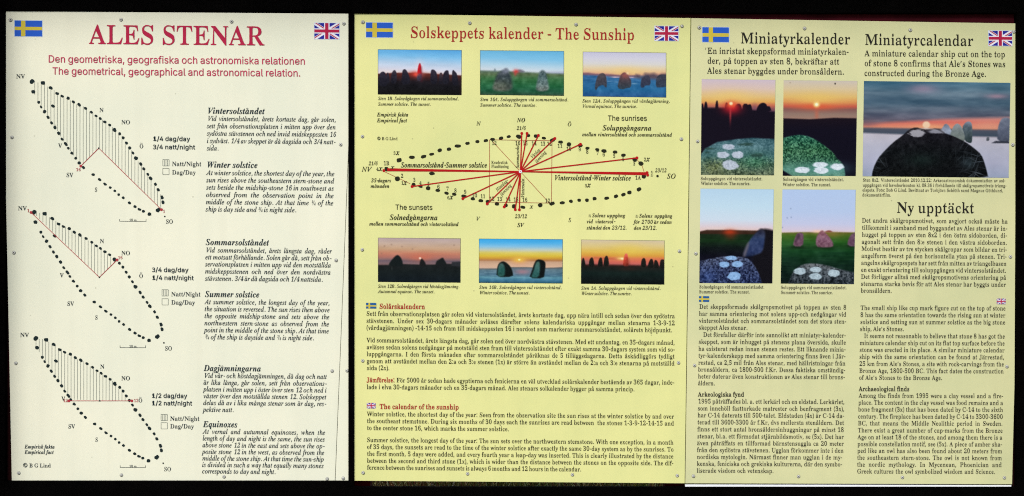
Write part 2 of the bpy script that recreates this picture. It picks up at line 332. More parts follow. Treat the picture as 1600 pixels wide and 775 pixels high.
Bs+`*1(B)m(F)Y(R)?(U)4(Q)+(D(r(D(r)b)-)c):):)H({)Z(i*$(d*D(g*Q(o*[({*a)/*[)G*C)Z)n)t)O*+)9*A),*Z)'*w)'+D)<+f)T+|*','*B,$*T+w*_+v*o+u*w+x*~,'+6,&+6*v*|*u*o+;*b+Q*Q+`*1+d)r+b)f+Z)^+O)X+C)^+*){*r*L*[*k*I+#*4+/)v+3)T+3)'*x(`*`(I
Bt+#)r(C)K(H)D(X)7(s)3)<)3+S(b+S(s+m)R,X)t-4*--4)y+y*d+y*d+S)y+S)y)G)~))*))#*A(}*T))*v)C*|)8*R(f*3(K
Bu,[)y(B)M(I)D(`)5)')0)U)0+6)*+W(|+_(j+d(j+y)v+y)v)@*#)%*.({*K(y*v)$+1)8+1+6+)+X*z+_*T+d*f+y+v+y+v);+~({,>(q,O(Z+e(S+1(C+1(v*_(a*G(P*<(E
Bv+r*%(C))+5(u+V(k+^([+c([+y*0+y*A+c*0+b)p+^)i+R)k+L*R)t+(+=+-+O+,+]*t+d*t+y+c+y+c+e+[+]+U+S+F+0*=(C
Bw-<)m(C(o+F(e+Y(S+c(S+y)s+y)s+c)`+^)Z+S)[+I)`+=*@)y*{+**q+G*f+]*O+d*O+y+v+y+v+c+a+]+Y+R+Z+M+[+F,2*+,`+@,e+R,d+^,U+d,U+y-9+y-9+e-1+Y-(+?+s(C+^(C*|*[*)(C
Bx,#(c(M(c(b(w(q)0)0)~*#)-+D(w+Y(c+c(c+y*5+y*F+d)|+_)u+W)~+E*N*m*x+B+*+U+++_*a+d*q+y+i+y+i+f+W+V+@+:*S*R+U(x+a(j+r(c+r(M*C(M*2(d*Y(h*b(p*U).*&)d)Y)0)H(s)F(h)b(d)o(c)^(M
By+l)*&w(k&{(i'+(['?(V'W(W'j(['z(`()(q(,)1'~)3'q)4'`)3'Z)3'T)6'N)K'L)U'R)e'd)t(%*#(K)'+8(w+P(n+[(U+b(Y+c(Y+y*.+y*?+c)p+^)i+Q)j+K)m+A*S)q*~+1+(+D+*+P+)+^*c+c*s+y+^+y+^+c+X+_+S+U+E+0*?(6)z'I)X'3)J'%
Bz+e(k(M(k(`*O+])w+Z)M+W)<+L)/+7)$*p(h*q(~+y+D+y+D+b)f(l*2(n*g(r*|)$+0)<+@)e+V)d+=(M
IA-X'Q(M'T(a(&(m(K)0)]*S,E-i,Z-h,K)/,N(x,V(m,g(f-)(a-&(L*s(M*w(b+$(c+=(f+K(o+R)$+V)C+Z*4)|*3)m*,);)L)#)*(w(t(y(l(~(g)I(a)D(L!*/*S+]*T+g,N
IB-@()(M(.(b(5(c(N(f(`(o(k)$(u)?)m,g)s--)q-9)k-@)A-J)F-_+?-`,<-S,s-0-*,Q,x+y,P+Q+o+:,=+&,Y*],d*+,])[,H)6,((t+X(^+%(P*F(K!*[+G+>+N+k+c,),(,1,U,),|+k-6+=->*|-<*r-4*j,~*],P*D+M*G+H!*3(k*q(s+B)0+])X+f*2+`*V+M*p+.*~*]+'*@+&*5*w)j)<)g).)e(~)g(t)m(o
IC-a*u(A*<(G)g(X)?(v(})A(j)q(d*M(i+#(y+U)6,))V,T)},{*L->+7-_,%-j,P-e-&-W-7-S-A-W-L-e-b-c-D,---,--,,;-,,E-&,o,q-0,S-C,,-I+`-C+8-3*o,u*M,S*1,*)x+V)j+#)e*I)n)e*+)4*S(s++(i+d(r,=)1,t)b-+)Q,Y(|,*(Z+R(G
ID.)('(M(-(b(3(c(M(f(_(n(j)#(t)?)m,g)s-,)q-8)j-@)@-J)F-_+F-`,*-Y,b-G-2-*-S,_-i,--o+O-j*u-X*A-<)m,s)C,C(|+i(b+*(Q*A(K!*D(l*y(q+J)%+q)?,5)a,N*,,a*X,l+-,o+_,f,E,K,u+{-5+=-?*{-;*n--*b,f)m)M)e)&)h(x)q(r*'(n
IE-O()(M(.(b(4(c(N(f(_(n(j(~(t)@)m,g)s-,)q-8)k-@)A-J)F-_-F-^-2,L,y,L,x,R,q-%,h-0,W-8+u->+;->*{-;*o-0*e,p*>+F*r+H+A+L+]+W+o+j+},.,7,-+c*7+M*8+M*U+I*t+:+$*p+'*8+()l)G)g)2)e)$)g(w)m(r*4(m*b(n+2(p+V(x+v)),4)<,L)V,d)z,z)x,G(L
IF,{(,(M(1(b(7(c(W(h(j(x(x)@)q,g)v-,)t-8)n-@)C-J)I-_-3-^,y,C,c,C,b,M,b,S,^,v,Q-.,:-9+s-=+=-=*y-8*p-)*d,X*D+D*e+F+?+K+`+`+y,-,3,,+a*3+I*3+J*G+K*X+H*n+A*y+1+#*o+%*=+&)q)9)n),)m(~)o(p)v(i*H(`*F(L
IG.K+4(A*P(G)u(Y)G(w)%)B(l)s(e*O(k+&(z+W)6,+)V,V)},}*L-@+8-`,+-j,Z-f-)-X-J-L-Z-H-m-M-~-d.5-c-r,'-^,'-M,_-1-),e-A,/-I+Q-?*y,~*L,O*)+o)n+,)g*G)p)`*0).*^(k+>(a+_(d+|(o,5)#,@)7,X*9,[*G,]*S,Z*`,S*f+|*n,%+&.9+%.5*n-i*f-W*S-Q*C-K**-.(q,3(L
IH.6()(M(.(b(4(c(S(h(g(x(t)?)m,g)s-,)q-8)k-@)A-J)F-_+R-^+N-H+G-G+.-D*z-<*n-+*c,i*F+[*D+O*F+I*T+G,I+G,V+I,[+S,y,g-#-,,}-8,v-@,L-J,Q-_._-^.Y-H.P-G.8-D.)-<-y-,-o,l,w)D,r)0,p(~,s(r,y(k-F(a-B(L+5(M+:(b+@(c+a(h+s(w,$)?,J*p,K*u,K*x,H+#,;+$*F+$*9*~*4*u)k)D)g)0)e(~)g(r)m(k*;(a*6(L
II+4(,(M(1(b(7(c(W(h(j(x(x)?)q,g)v-,)t-8)n-@)C-J)I-_+W-^+S-H+J-G+2-D+#-<*s-,*i,l)q)D)k(~)m(r)s(k*@(a*;(L
IJ+@(g(A(F(E(,(S'x(i'r)&'~)D(/)N(@)Q(])F(i)-(h)#(e(w(c(k(e(b(m(_(w(c(~(n)*)&)3)C*',b*/--*--9*%-@)P-H)V-_+j-^+e-H+G-E+7->+,-0+#,q*9){)~)9)a(g):(J
IK-O()(M(.(b(4(c(S(h(g(x(t)?)m,g)s-,)q-8)k-@)A-J)F-_+Q-^+K-H+C-G+,-E*z->*o-/*e,o*A+G*@+C*?+@*@+>*C+@,0,j,L-),T-:,N-D,7-G,.-I,2-_.(-^-~-I-x-H-]-B-<-/,8,B+$+F,L)=,s(o-)(f-D(a-?(L+%(M++(b+3(c+Q(h+V(m+X(v+S)*+E)B*=*{*:+#*5*y)j)>)e)#)h(r)o(j*A(a*<(L
IL-J(3(M(7(b(>(c(W(f(i(n(t)#)#)?)w,g)|,{)}-,){-8)t-@)J-J)O-_+[-^+U-I+9-E+)-=*y-,*o,l)y)P)r)4)p)()r(x)w(r*?(m*o(m+h(v,))',A):,q)~-*)},X(L
IM.}('(M(,(b(Q(h(e(x(r)?)o,g)u-,)s-8)l-@)B-J)H-_*s-_+E)g-w-_/H-^/C-H/:-G.~-D.o-<.c-,.X,l-a)D-[)0-Z(~-](r-c(k.1(a.,(L+|(M,%(`,H(h,[(z,l)I-h,i*y(L*h(L*7,i)H)[)>)%)@(r)G(j)q(`)l(L
IN-~,2(A*4,T)G)H)A)0)?(|)B(p)H(j)u(a)p(L()(M(.(b(L(f(^(n(j(~(t)?)q,o)s,v)t,})q-.)i-;)[-D)J-G)A-I)F-_*S-_,E)g-.,c-3,{-5-.-3-;-,-A,[-J,`-_.K-^.F-I-~-C-k-3-[,l,G(A
IO.2*c(A*-(F)[(V)6(q(w)9(f)e(`*<(d*k(q+=))+k)D,9)e,`*--&*U-A+%-W+Q-e,#-j,X-d-)-S-M-8-i,p-y,D.#+n-r*|-P*/,z)F,;(m+R(L!*d(`+((e+G(r+f),,&)H,U*6,v+1-%,/,{,d,i--,K-C,$-K+^-F+;-6*u,y*U,W*:,/)~+[)f*m)^*#)d)I)x)#*:(h
IP,x()(M(.(b(5(c(N(f(_(n(j(~(t)?)m,g)s-,)q-9)k-@)A-J)F-_+K-`,@-S,s-.-(,M,~,%,k+^,M+@,'+*+R*y*x*t*;*u*2*n)h)4)f)+)e)#)h(q)p(j*E(a*?(L!*[+6+:+>+e+U+~+{,*,P,%,s+s-.+X-<+3-A*v-;*h,x*A+E*?+=*B+8
IQ.2+f'$+6')*['6*('C)b'G)='@(l')(_'9*#(L)M(`)%))(h)Z(`*<(d*m(r+@)*+n)E,<)f,c*.-(*V-C+$-W+N-e+y-j,Q-d-#-S-H-:-d,s-u,G-{+r-q+'-R*;,~)T,>(x+N(P*Y(C*A(=)z($*)((*;((*i(#+E'q,<'^,m'l-J(;-[(--1'Y,e';,:'*!*b(a+8(k+h).,7)b,[*K,u+<,~,,,w,b,e-+,F-B+z-I+V-D+4-5*p,x*Q,V*7,.)|+[)e*l)])})d)I)w)#*9(h
IR-L()(M(.(b(5(c(N(f(`(o(k)$(u)?)m,g)s--)q-9)k-@)A-J)F-_+Y-`,=-X,l-C--,~-7,P-'+q,S+C+g+(,I)L,g(s,v(g--(c-4(a-/(L+v(L*t*{*i*z*J*{*6*~)o)M)g)#)i(q)o(i*5(c*A(a*<(L!*e+>+E+E+q+[,/+~,8,O,.,z+m-6+:-?*~-<*q-1*g,r*=+>*M+?
IS,U*3(B)a(G)-(U)%(X({(X(n(T(c(D(N(E(f*/({*0)*)O)?)&)_(i*,(a*B(d*V(l*h(z*u)0*})F+$)_*y*#*e*E*M*a*/+#)V+f)J,')F,E)K,i)X-+)o-E*/-X*Q-f*x-j+<-h+Z-a+p-Y+y-W,)-Z,4-g,H-f,2,1+{,1+s,g+b-.+H-B+'-I*e-D*N-6*@,{*;,]*>,I*G,5*i+f+++E+K*~+j*O+s)t+n)M+_)++F(k+'(T*^(F
IT--(~(M)%(b).(c)S(i)j(}){)P*y-+*{-5*y-;*o-=*^-=)u-4)`-))O,v)3,@(x,B);-_-[-^-D,>-/,>-.,M-.,W-*,w,{-.,e-9,>-=,#-=+u-:+p-.*q)Q*h(|*j(p*r(i+A(c+M(a+G(L
IU-u*c(A*#(J)L(e)-)2(~)g).*P)g,j)l--)j-:)c-A)3-J)8-_+O-^+L-I+A-H+'-D*r-9*e-%*Y,a*'*Z)s)c)y)@*/)&*K(r*s(m+:(p+X({+s)0,*)G,<)n,P*Q-#,H---%-+-6-%-@,S-J,W-_.G-^.D-I.7-H-v-A-c-+-Y,p-N,G,w*<,d)^,K)0,.(j+f(R+:(E
IV->)@(B)O,p)M--)F-<)8-D(}-G(r-I(u-_+'-^*~-J*u-I*[-F*M-=*F-+*B,g*1)Y,`,_,y-$-$-7,~-?,y-D,Q-I,U-_.8-^.2-H.--G-x-C-g-7-8,b)V(A
IW/#)C(B)Q,o)O--)G-=)8-E(t-K(w-_+)-^+%-J*x-I*^-F*P-=*I-+*E,g*5)n+{,H+},p+{--+t-<+f-E+O-H+E-J+I-_-N-^-I-I-&-C,u-1,o,_,`)s.I,[.],}.c-7.Y-B.2-J.9-_/t-^/p-I/k-H/Y-D/H-8.{,`,&(B+n(B+~+r)W(A
IX-T'h(M'm(`(?(p(n)9*[+&*-,U)u-,)_-@)6-H),-J)2-_+Q-^+M-H+>-G*~-B*v-1*~,j+B+[,L,g,f-',m-9,f-D,J-H,=-J,C-_.7-^.1-I.,-H-t-D-`-9-,,i+P+8,()Q,<(|,P(i,x(c-&(a,}(L*X(M*[(b*l(c+1(h+7(n+:(y+8)-+3)?*j*^)^)L)D).)<(u)F(g)s(^)m(L
IY-%({(M)%(a)R(h)f(v)r)8*:*d)X,P)A-()'-@(X-J(^-_*{-^*u-H*I-A*C-;*@-0*B-#*G,o*}+/,+,M,L,w,W-4,U-<,M-B,>-E+}-I,&-_-u-^-p-G-Z-B-H-6,r,`+0*e*g)6*d))*b(z*e(m*m(g+F(`+A(L
IZ-T(@(L(>(],?->+#-;*:-3*#-()k,u)I,@)4,A)Y-_-T-^-U-Q)R(n*h(q+U(t,%)#,D)8,X)S,o)z-))y,Z(L
Ia,:)'(C(i(H(S(W(G(q(C)5(I)n(^*K(}+&)K+U)|+v*Q,%*x+w+'+]+,+y+i+x+,)N+#(~+$(z+'(y+7)'+Y)J+j)=+3(X*_(C*D(L*;(h*V)g*9)0)r(d)M(K!)H(w)U(z)e))*-)O*N*)*g*e*o+@*i+]*R+f*7+^)v+E)[*{)E*H)6)o)1)?)6)#
Ib,8)G(C(}(G(`(Q(L(b(E(u(H)()G,z)K-1)K-=)G-I)2-K(~-M)'-a)R-g)o-n*6-v*A-s*C-j)`+>){+c*F+z*q,%+=+z+]+e+q+C+x*u+s*J+e)}+N)U+1)2*k(p*C(W)t(H!)T(_)x(g*>(|*])B*u)o+**B+/*n+++/*|+D*k+Q*T+U*8+O)y+9)a*r)N*?)2)6)-(x)6(f
Ic+j)X(C),(K(f(e(P)/(I)c(L*)(V*K(|+/)W+b*.+z*b,%+%+}+<+r+K+`+P+I+F+++8*}+(*z*j+&*a+>*d+M*l+Y*o+_*q+a*n+d*a+f*?+_)|+J)`+*)J*]);*/)7)a);)?)F)&)X(r)p(m*E({+#)L+4);*_(h*.(L
Id,G)2(C(n(I(U(Z(F(w(A)>(D)b(O*+(x*w)T+Z*)+x*Z,%+#+{+0+j+I-*+K-3+L-<+G-H+2-K+#-M+'-a+p-n,8-v,C-l,B-c,A-]+6)D+1)0+/(~+1(v+8(t+L)$+r)K,')=+J(X+1(H*t(C*U(M*J(l*b)b*F)-*#(c)Z(K!)P(r)`(u)q)$*:)M*[*+*s*h*|+B*t+_*l+e*a+g*B+`)~+G)a*~)F*J)4)q)/)C)1)/)8(})B(t
Ie+_)M(D)%(L(a(b(L))(E)X(I)z(S*A(z+))V+_*,+y*^,%*{+~+5+s+C+a+G+I+:*z*o*S*/*6)7*%)5)k)4)W):)1)M(w)m(p*?(}*x)K+-)<*f(r*B(X)x(I!):*;)o*K*>*f*W+**a+N*[+`*N+e*;+a*'+S)Z*~
If*b'|&i'h&l'W&u'M'&'I'7'Q'P'i'Y(#'S(*'?(('3(%'-(('*(4'/(@'A(L'c(W(8)7+W(R+W(X+t)<+t)B,:)W,z)x-M*D-l*r-v+1-r+F-g+T-U+Y-?+O-%+2,x*w-$*o-;*p-C*r-J*t-P*q-V*i-Y*T-P*C-6*5,c*#+s*r+s*n+V)z+V)a*/)>(V(x'S(_'-(A&q
Ig+^)4&i(_&o(7'$'z'?'r'b'|(,(?(N(n(i(X(u(P).(a)L)))o(b*0(T*](Y+#(h+B)$+])B+r)f,#*2,'*k+x+6+l+f+k+f+E+7+F+=+++8*e+)*E*n*+*P)s*.)g)d)b)I)e)<)W)8)L)B)?)h)0*;({*a(h*x(L+$()*{'c*k'E*Q'-*0&w)c&l!)f)|)x*$*,*/*H*Z*R+8*P+M*H+]*<+f*-+i)x+e)g+Y)I+.)A*n)>*P)B*5)O*%!)@',)w'3*9'J*C'p*A'}*9(-)w(B)Q(Q)+(^([(9(M'l(U'H(p'3
Ih,F+Q(E+8(I+$(W*s(m*o),*r)P*{*%+-*f+3+++6+B+0+Z*|+c*]+W*;+5){*c)k*6)H(L(b(M)T,b)Y-%)Q-7)4-=)+-?)2-a*O-`*9,E*-+n){+>)z+?*?+n*g,.+6,8+^,0+v+s+~+J+{+.+s*a+c)t+])Q+Z)4+_(|+k(w+z(z,6)),F(m+x(N
Ii*K)p,j)S,u)F-5)S-P)p-^*1-Q*>-5*2,u!(r(C(S(N(J(n(M)+(U)L)&+1))+>)*+G))+P)$+U(]+](a+o)5+v)T+{)t,%*#+v*#+n)|+g):)B)5)))7(y)=(v)Q)&)w)N*,)?)a(j);(M
Ij*H)r,j)U,u)H-5)U-P)r-^*3-Q*@-5*4,u!'z&i'e&l'S&w'H'*'D'<'L'T'c'^'y'U(%'@($'6(#'-($'*(%')(0'3(>'U(O(7(c)9),+8)-+?)-+E)(+U(^+](b+o)1+v)M+{)m,%)x+})z+q)E)-),(+(k'D(H&w
Ik,7*u(D*a(H*P(V*5)2)l*6)H)t(~(L(=(M)U-()Y-;)T-I)<-K).-M)3-b)b-i*$-p*7-t*E-v*P-k*L-Y)M*;*Y+3*s+I*z+W*u+^*Z+d*b+v,:+u,6+b,1+a+g+V+8+:*D*Y*w)@+()'+7(z+K)(+m)I+}):+c(q+H(W+/(I
Il*G(p(D(R(N(H(k(L),(W)Z)Q-&)T-9)R-E)N-J)*-Q),-d)]-k){-p*?-v*K-m*H-Y):)H)3)')5(z)9(x)K)')p)L*%)=)c(r)F(X),(I
Im.T,~(D,a(O,V(p,_)D-**v-1+=-.+I-$+M,p+I,[+=,.*i+])}+@);+'(L*D(M+$*g+.+@+++J*~+M*c+B*:*})m*J)Q)t):)9(}(L(>(M(|*p))+3),+F)*+O)%+T([+](`+o)R+{)f,$)s,%*#+v)~+m)|+g)S*P*0+A*l+q+F,%+j+u+v+T+`*W,7+D,p+q-J,%-m+u-y+S-w+;-o*x-C)5-B).-A)'-B({-F(y-Z))-g)8-})Q.1)A-j(k-G(M
In,P*y(B*[(M*P(l*l*(+++=+(+I*|+M*a+B*>+$)v*T)W*%)>)F)#(L(?(M)$*y),+E)&+S(g+W(^+Y(`+l)7+t)X+z)z,%*%+|*%+s)U*P*#+1*R+]*}+w+F,$+i+u+u+V+r+:+k*x+C)L+=)4+;)&+<(z+B(x+U)(+w)U,-)H+g(n+C(M
Io,C)_(C)/(K(f(c(M),(E)[(J*'(X*N(n*t).+:)N+W)s+n*=+|*e,%+9+z+`+b+x+<,$*i+|*E+q)~+H);*j(d*7(K!)g(a*$(f*<(u*S)0*i)M+,*7+7*}+1+H*}+_*`+f*A+_*#+G)b+#)I*O)9)y)3)H)7)+)A(r)Q(f
Ip,8'F&o'J'&'h'*'w'1(%'?(-'V)%++)(+9)*+E))+O)&+S([+Z(`+m)2+t)Q+z)s,%)~+x)}+j)j+=*++c*S+z*},%+E+{+c+h+t+H+z*}+v*R+h*(+R)[+7)7*s(s*N(Y*'(I)Z(D);(G)*(Q(u'Y(n':(p'1(w'+)G'$)B&n!)Z(_)t(d*1(s*I)-*`)J+$*5+0+#+-+:+%+K*t+U*c+X*C+P*&+8)j*n)W*:)>)4);)():(y)A(f
Iq,7)A&m)D'%)k'*){'6*,'[*d)Z*G)*)}(c)U(L).(E(k(K(S(^(D(z(?)D(C)k(O*6(z+$):+D)Y+^*.+x*^,%+,+v+<+X+B+y,$+x*s'd*m'I*k';*m'1*q'++5'&+@'%+?&m!)O(t)i(z*))1*G)T*f*-*|*e+(+7+%+J*z+Y*p+b*a+e*K+a*5+T)e+')C*E)4)s)/)G)2)2)8)#)B(v
Ir*{(>(M(x*m)&+B)%+M(}+Q(X+X(Z+l)/+u)N+{)m,%)w+})y+s)Q*R)z+A*G+q*j,%+)+w+3+Z+/+G+&+8*t+.*c+**J+3*C+F)q*`)F)b(~(L
Is+7)C(C(p(J(V(Q(P(O(J(H(5(I(D)d(X)c(a)7(n(w)%(f)<(`)O(d)_(o)j)$)m)9)h)P)X)k)C**)/*F(y*g(r+-(y+N)0+j)M+{)q,%*A+z*[+s*c+u*h,#*|+~*n*m*Y*m*L+B*9+])x+f)k+c)a+[)Y+P)V+D)]+.)o*n*(*R*;*7*M)q*T)N*P)3*F(v*5(b){(Q)a(F
It*U(r(C(T(M(J(k(L(~(P)4)2+W(_+W(b+l)0+})U,@){,r*6,p)y+s*V+s*O+V)r+V)=)B)7(~)9(w)<(u)N)$)r)I*')9)K(W
Iu,P)#(C(j(F(Z(Q(Q(b(N(w(Q):(^)k(}+%)%+7)&+H)%+Q(}+V(X+[([+o)/+w)N+|)n,%){+z){+o)y+f)B)_)9)>)7)+):(z)E(v)V({)n)/*F)l*x*h+@+y,#+x+E)P+<)$+>(x+B(v+W)&+{)N,/)@+h(j+C(M*y(C*Z(M*P(l*Z)G*t*/*J)D)y(m)N(M
Iv+i).(D(}*D(w+%(o+F(c+T(O+X(E+Z(H+n(l+u)(+{)9,$)H,$)X+])c*V)f)4*9)n*c*G*}*r+)+-*}+:*m+K*e+`*p+y+/,&+?,#+L+t+V+R+I*{+#*:*>)G)C(C
Iw-G(}(D(w*H(t+((l+I(a+V(O+[(H+](I+p(n+w))+|):,%)H,%)W+X)]*E)Y)U+*,%+=,%+T)@+~)y,S*a,c+/,W+?,L+M,H+_,R+x,l,%,|+~-,+s-6+P,}*i,>)h+2(C*|(D*f*s)5(D
Ix+V*5(C)}(F)o(P)Z).)R)j)()((](U(G(I(/(E'r(N'h(h'q)#(-)-(@)((N)#(Y)((j)9)H*/)4+3)(+O(l+W(]+W(I+V(K+k)3+z)G,$)V,%)e+{)l+j)z*n*F+Q*b+q*t+}+.,$+I+x+S+`+J+H+3+?*{+D*s+G*p+H*d+B*(*N*<)M*B)7*G)(*L({*R(y*f))+-)P+=)@*d(Y
Iy+M($&i'd&r'W'.'b'E'{'N(3'H(F'C(U'L(n'j)>(J(w*H(o*r(h+1(V+O(J+W(3+](5+n(W+t(p+z)6,%)D+p)P+B)a*N)r)3*A*'*]*V*i*r*m+(*j+5*`+?*S+H*L+`*V+x*q,%+&+}+4+s+?+P+4*x*q*6*O)X*$(q)Q(+(|'J(N&z(9&m
Iz+I*)(C)g(F)?(N(^(Z(L(W(8(J(4(H(,(F'{(R(+(g*Q+A*/+;)_+B)<+I)%+B(l+)(Y+1(t+m)*+{)>,$)^+~*(+v*K+o*a+l+%+v+:,%+G+u+D+l+>+d(q)))6)0)j)**7)#*R)-*k)P*})G*g(f*L(J
ZA--'g(N'g(d(((m(C)','-Z,;-Y,+)N,+)E,2)$,F(m,j(d,j(N*K(N*K(d*j(l*{(z+()2++)L+-*$)V*#)')D(s),(n(z(x(m)=(d)=(N!)n*C+.*D+6,(
ZB-7(.(N(.(c(P(i(f(|(w)K)h,V)l,h)m,x)k-))c-0)=-9)=-N*y-O+w-I,W-7,y,t-(,E,v+l,K+E+b+/,7*v,U*R,`*&,Z)^,L);,2(y+g(b+1(R*E(M!*d+:+9+B+]+Y+s+~+z,P+s,s+_-++<-2+(--*z,y*P+:*Z+;!*@(k*m(s+4)0+K)X+R*/+H*Y++*r*U*{*K*{)})?)x(~*%(p
ZC-A*e(A*/(G)^(W)9(s(z):(j)h(d*>(h*q(u+F)-+v)G,F)i,m*3-0*u-P+_-[,1-W,f-L,r-J,|-H---L-8-[-K-Z-.+q,u+s,o,Q,],y,@-5+u-=+G-3*y,s*S,C*3+^)y*o)q*()x)R*2),*S(q+$(i+W(r,*)2,T)c,i)P,4(p+Q(M
ZD-n(.(N(.(c(P(i(f(|(w)K)h,U)m,v)k-()c-0)=-9)=-N+<-O,--H,i-1-8,f-R,0-Z+F-U*l-D*8-))d,`):,$(l+9(T*5(M!*C(i*n(o+8)#+Z)=+w)a,2*.,C*^,N+4,Q+j,F,V,#-&+E-4+2-2+&-,*u,m)|)B)y)3)w)&*$(o
ZE-B(.(N(.(c(P(i(f(|(w)K)h,V)l,h)m,v)k-()c-0)=-9)=-N-:-N,},&,h,&,h,.,a,[,K,y,'--+L-3+1-0+$-)*x,q*P+<*c+=+@+D+d+Y,#,),5,(+a)|+P)|+Q*0+Q*<+L*Z+>*n+&*x*]*{*S*{*J*{)})=)y)-)w(}*$(o*G(k+?(v+a)'+~)<,=)Y,X*%,k*$,C(M
ZF-#(.(N(.(c(P(i(f(|(w)K)h,V)l,h)m,x)j-()b-0)=-9)=-N-4-N,v,$,b,%,a,0,Y,[,E,x+|-,+E-2+)-,*y,p*P+9*Y+:*d+:+0+>+O+K+g+a+x,',/,&+Z)z+K){+K*-+K*8+C*c+7*n+&*u*I*z*#)F)y)$){(t*'(l*K(c*K(N
ZG-}*x(A*<(G)f(X)>(u(|)@(k)o(e*I(i*|(v+P)/+~)K,K)o,q*=-2+'-Q+r-[,A-W,u-L-+-H-7-L-A-[-S-Z-6+z,~+z,v,T,b,z,B-5+t-<+H-3*z,r*R,B*1+])w*p)o**)w)O*2)'*W(k+-(c+J(f+_(p+m)&+w)@,-*+,3*M,0*Y,(*a+]*h+]*|-f*|-f*g-`*f-M*b-B*X-3*/,q(n+w(L
ZH.*(.(N(.(c(P(i(f(|(w)K)h,V)l,h)m,x)j-()b-0)=-9)=-N+[-N+[-9+8-3+$,|*p,P*O+=,9+>,X,U,^,y,Z-(,R-0,.-9,.-N.L-N.L-9.*-4-q-#-a,T,p)F,j)%,l(t,t(l-<(c-<(N*{(N*{(c+A(i+V(|+h)K,0*v*G*u*#)F)y)%*((l*K(c*K(N
ZI+8(.(N(.(c(P(i(f(|(w)K)h,V)l,h)m,x)b-0)=-9)=-N+[-N+[-9+7-2+#,}*o,P)~)F)x)%*'(l*K(c*K(N
ZJ+j(q'c(9'k't(('i(P'l(d'v(u())$(=)((Z(y(c(l(f(](d(N(_(?(V(0(Z(*(f(((v(+)&(5)8(d*<,V*@,h*A,v*>-(*6-0)m-9)n-N,/-N,/-9+h-3+S,|+C,P*H(|*3(F)r(#)I'j
ZK-3(.(N(.(c(P(i(f(|(w)K)h,V)l,h)m,v)k-()c-0)=-9)=-N+[-N+[-9+8-3+$,|*p,P*N+0*N+0*N+1*S+4+p,D,;,l,H-',?-3,$-;,$-N-U-N-U-9-O-8-6-.,k,k+?+J,F)/,Y(o,y(e,y(N*q(N*q(e*|(f+9(k+@(y+1)F*M*q*I*t*F*p*#)F)y)$){(t*'(l*K(c*K(N
ZL-2(.(N(.(c(P(i(f(|(w)K)h,U)m,v)k-')c-0)=-9)=-N+[-N+[-9+8-3*~,{*o,P*#)G)w(|){(t*)(p*;(m*V(l+7(s+j)*,6)L,W*#,o)~,C(M
ZM.z*U(C**,K):)F)4)$)7(t)?(l)d(c)d(N(,(N(,(c(O(i(e(|(v)K)g,U)l,x)i-()a-0)<-9)<-N*|-N+F)}-_-O/B-N/B-9.{-3.f,|.T,P-d)F-`)5-_)%-k(l.3(c.2(N+p(N+p(c,8(j,L({,S)0,])K-N,W*j(B
ZN-^+u(B*&,@):)F)4)%)?(l)d(c)d(N(,(N(,(c(O(i(e(|(v)K)b,G)h,a)i,p)f-$)^-.)5-9)5-N*`-O,7*',v,V,{,j,|,v,z-(,q-0,L-9,L-N.(-N.(-9-b-3-K,}-:,P,.(B
ZO-h*M(A)g(L)2(o(n)I(c*4(h*g(v+=)1+o)O,@)s,j*?-/+$-P+k-[,R-P-+-/-L,U-W+l-R+9-E*b-/*/,m)],I)4+|(n+8(L!*R(a*~(m+I)4+n)n,1*a,F+W,N,B,I,h,<-',&-7+f-=+L-8+3-+*b,T*6+])u*Y)k)])o)6)|(w*5(g
ZP,~(.(N(.(c(P(i(f(|(w)K)h,V)l,h)m,x)k-()c-0)=-9)=-N+B-O,;-C,o,{-$,>,z+u,h+S,K+7,'+#+N*r*^*n*F*o*#)F)y)$){(t*'(l*K(c*K(N!*b+0+6+8+Y+P+p+w+w,O+p,r+]-++;-1+%-+*v,l*M+0*W+1
ZQ-h+B&x*y&|*J',)Z'<)-'5(p'-(i'2(e';(y'S){(I)G(`)#)'(j)T(c*1(g*a(r+4))+a)A,.)_,T*%,v*J-5*s-I+@-V+j-[,S-P-+-0-J,W-U+m-Q+<-E*j-3*=,v)p,X)J,7))+p(k+I(V*~(I*V(D*B(A)}($*-(&*W(#+0's,$'c,^'p-3(>-A(,,x'V,M'5+z&~!*O(b*p(h+2(z+N)<+h)c,4*l,G+`,N,D,F,t,0-4+f-=+:-1*o,j*K,/*++:)r*C)k)Y)r)**+(k
ZR-6(.(N(.(c(P(i(f(|(w)K)h,V)l,h)m,v)k-()c-0)=-9)=-N+<-O,*-I,^-6,{,q-),B,}+u,d+Q,:+5+_+$,;)3,E({,Q(p,v(e,v(N+H(M*]*v*H*w*#)F)y)$){(t*'(l*K(c*K(N!*`+8+5+@+Y+W+p+}+x,P+q,t+^-,+<-3+'-.*y,s*N+7*V+8
ZS,U*4(A)e(F)/(W(w([(i(V(Z(E(F(F(k*-)#*-)#*&)))J)=)$)](i*+(a*A(d*T(m*s)/*~)V*t){*W*B*(*o)W+?)@+f):,4)>,X)L,x)c-6*#-J*D-W*k-[+7-W+h-J+x-F,,-K,9-Y,M-X,,,$+t,$+t,.+t,5+q,Q+i,j+Z,}+I-0+5-:*{-=*`-8*I-)*9,o*4,T*@,0*`+i*w+T+2+?+f*`+t*=+y)s+n)8+N(h*x(J
ZT,x(|(N(|(d)J(o)V({)`)2*g-2*]-1*6-+)n,t)N,U)5,+)#,,)<-N-?-N-+,#,s,#,f,_,H-%+w-0+s-1*l)3*i)#*l(s*s(m+<(d+<(N
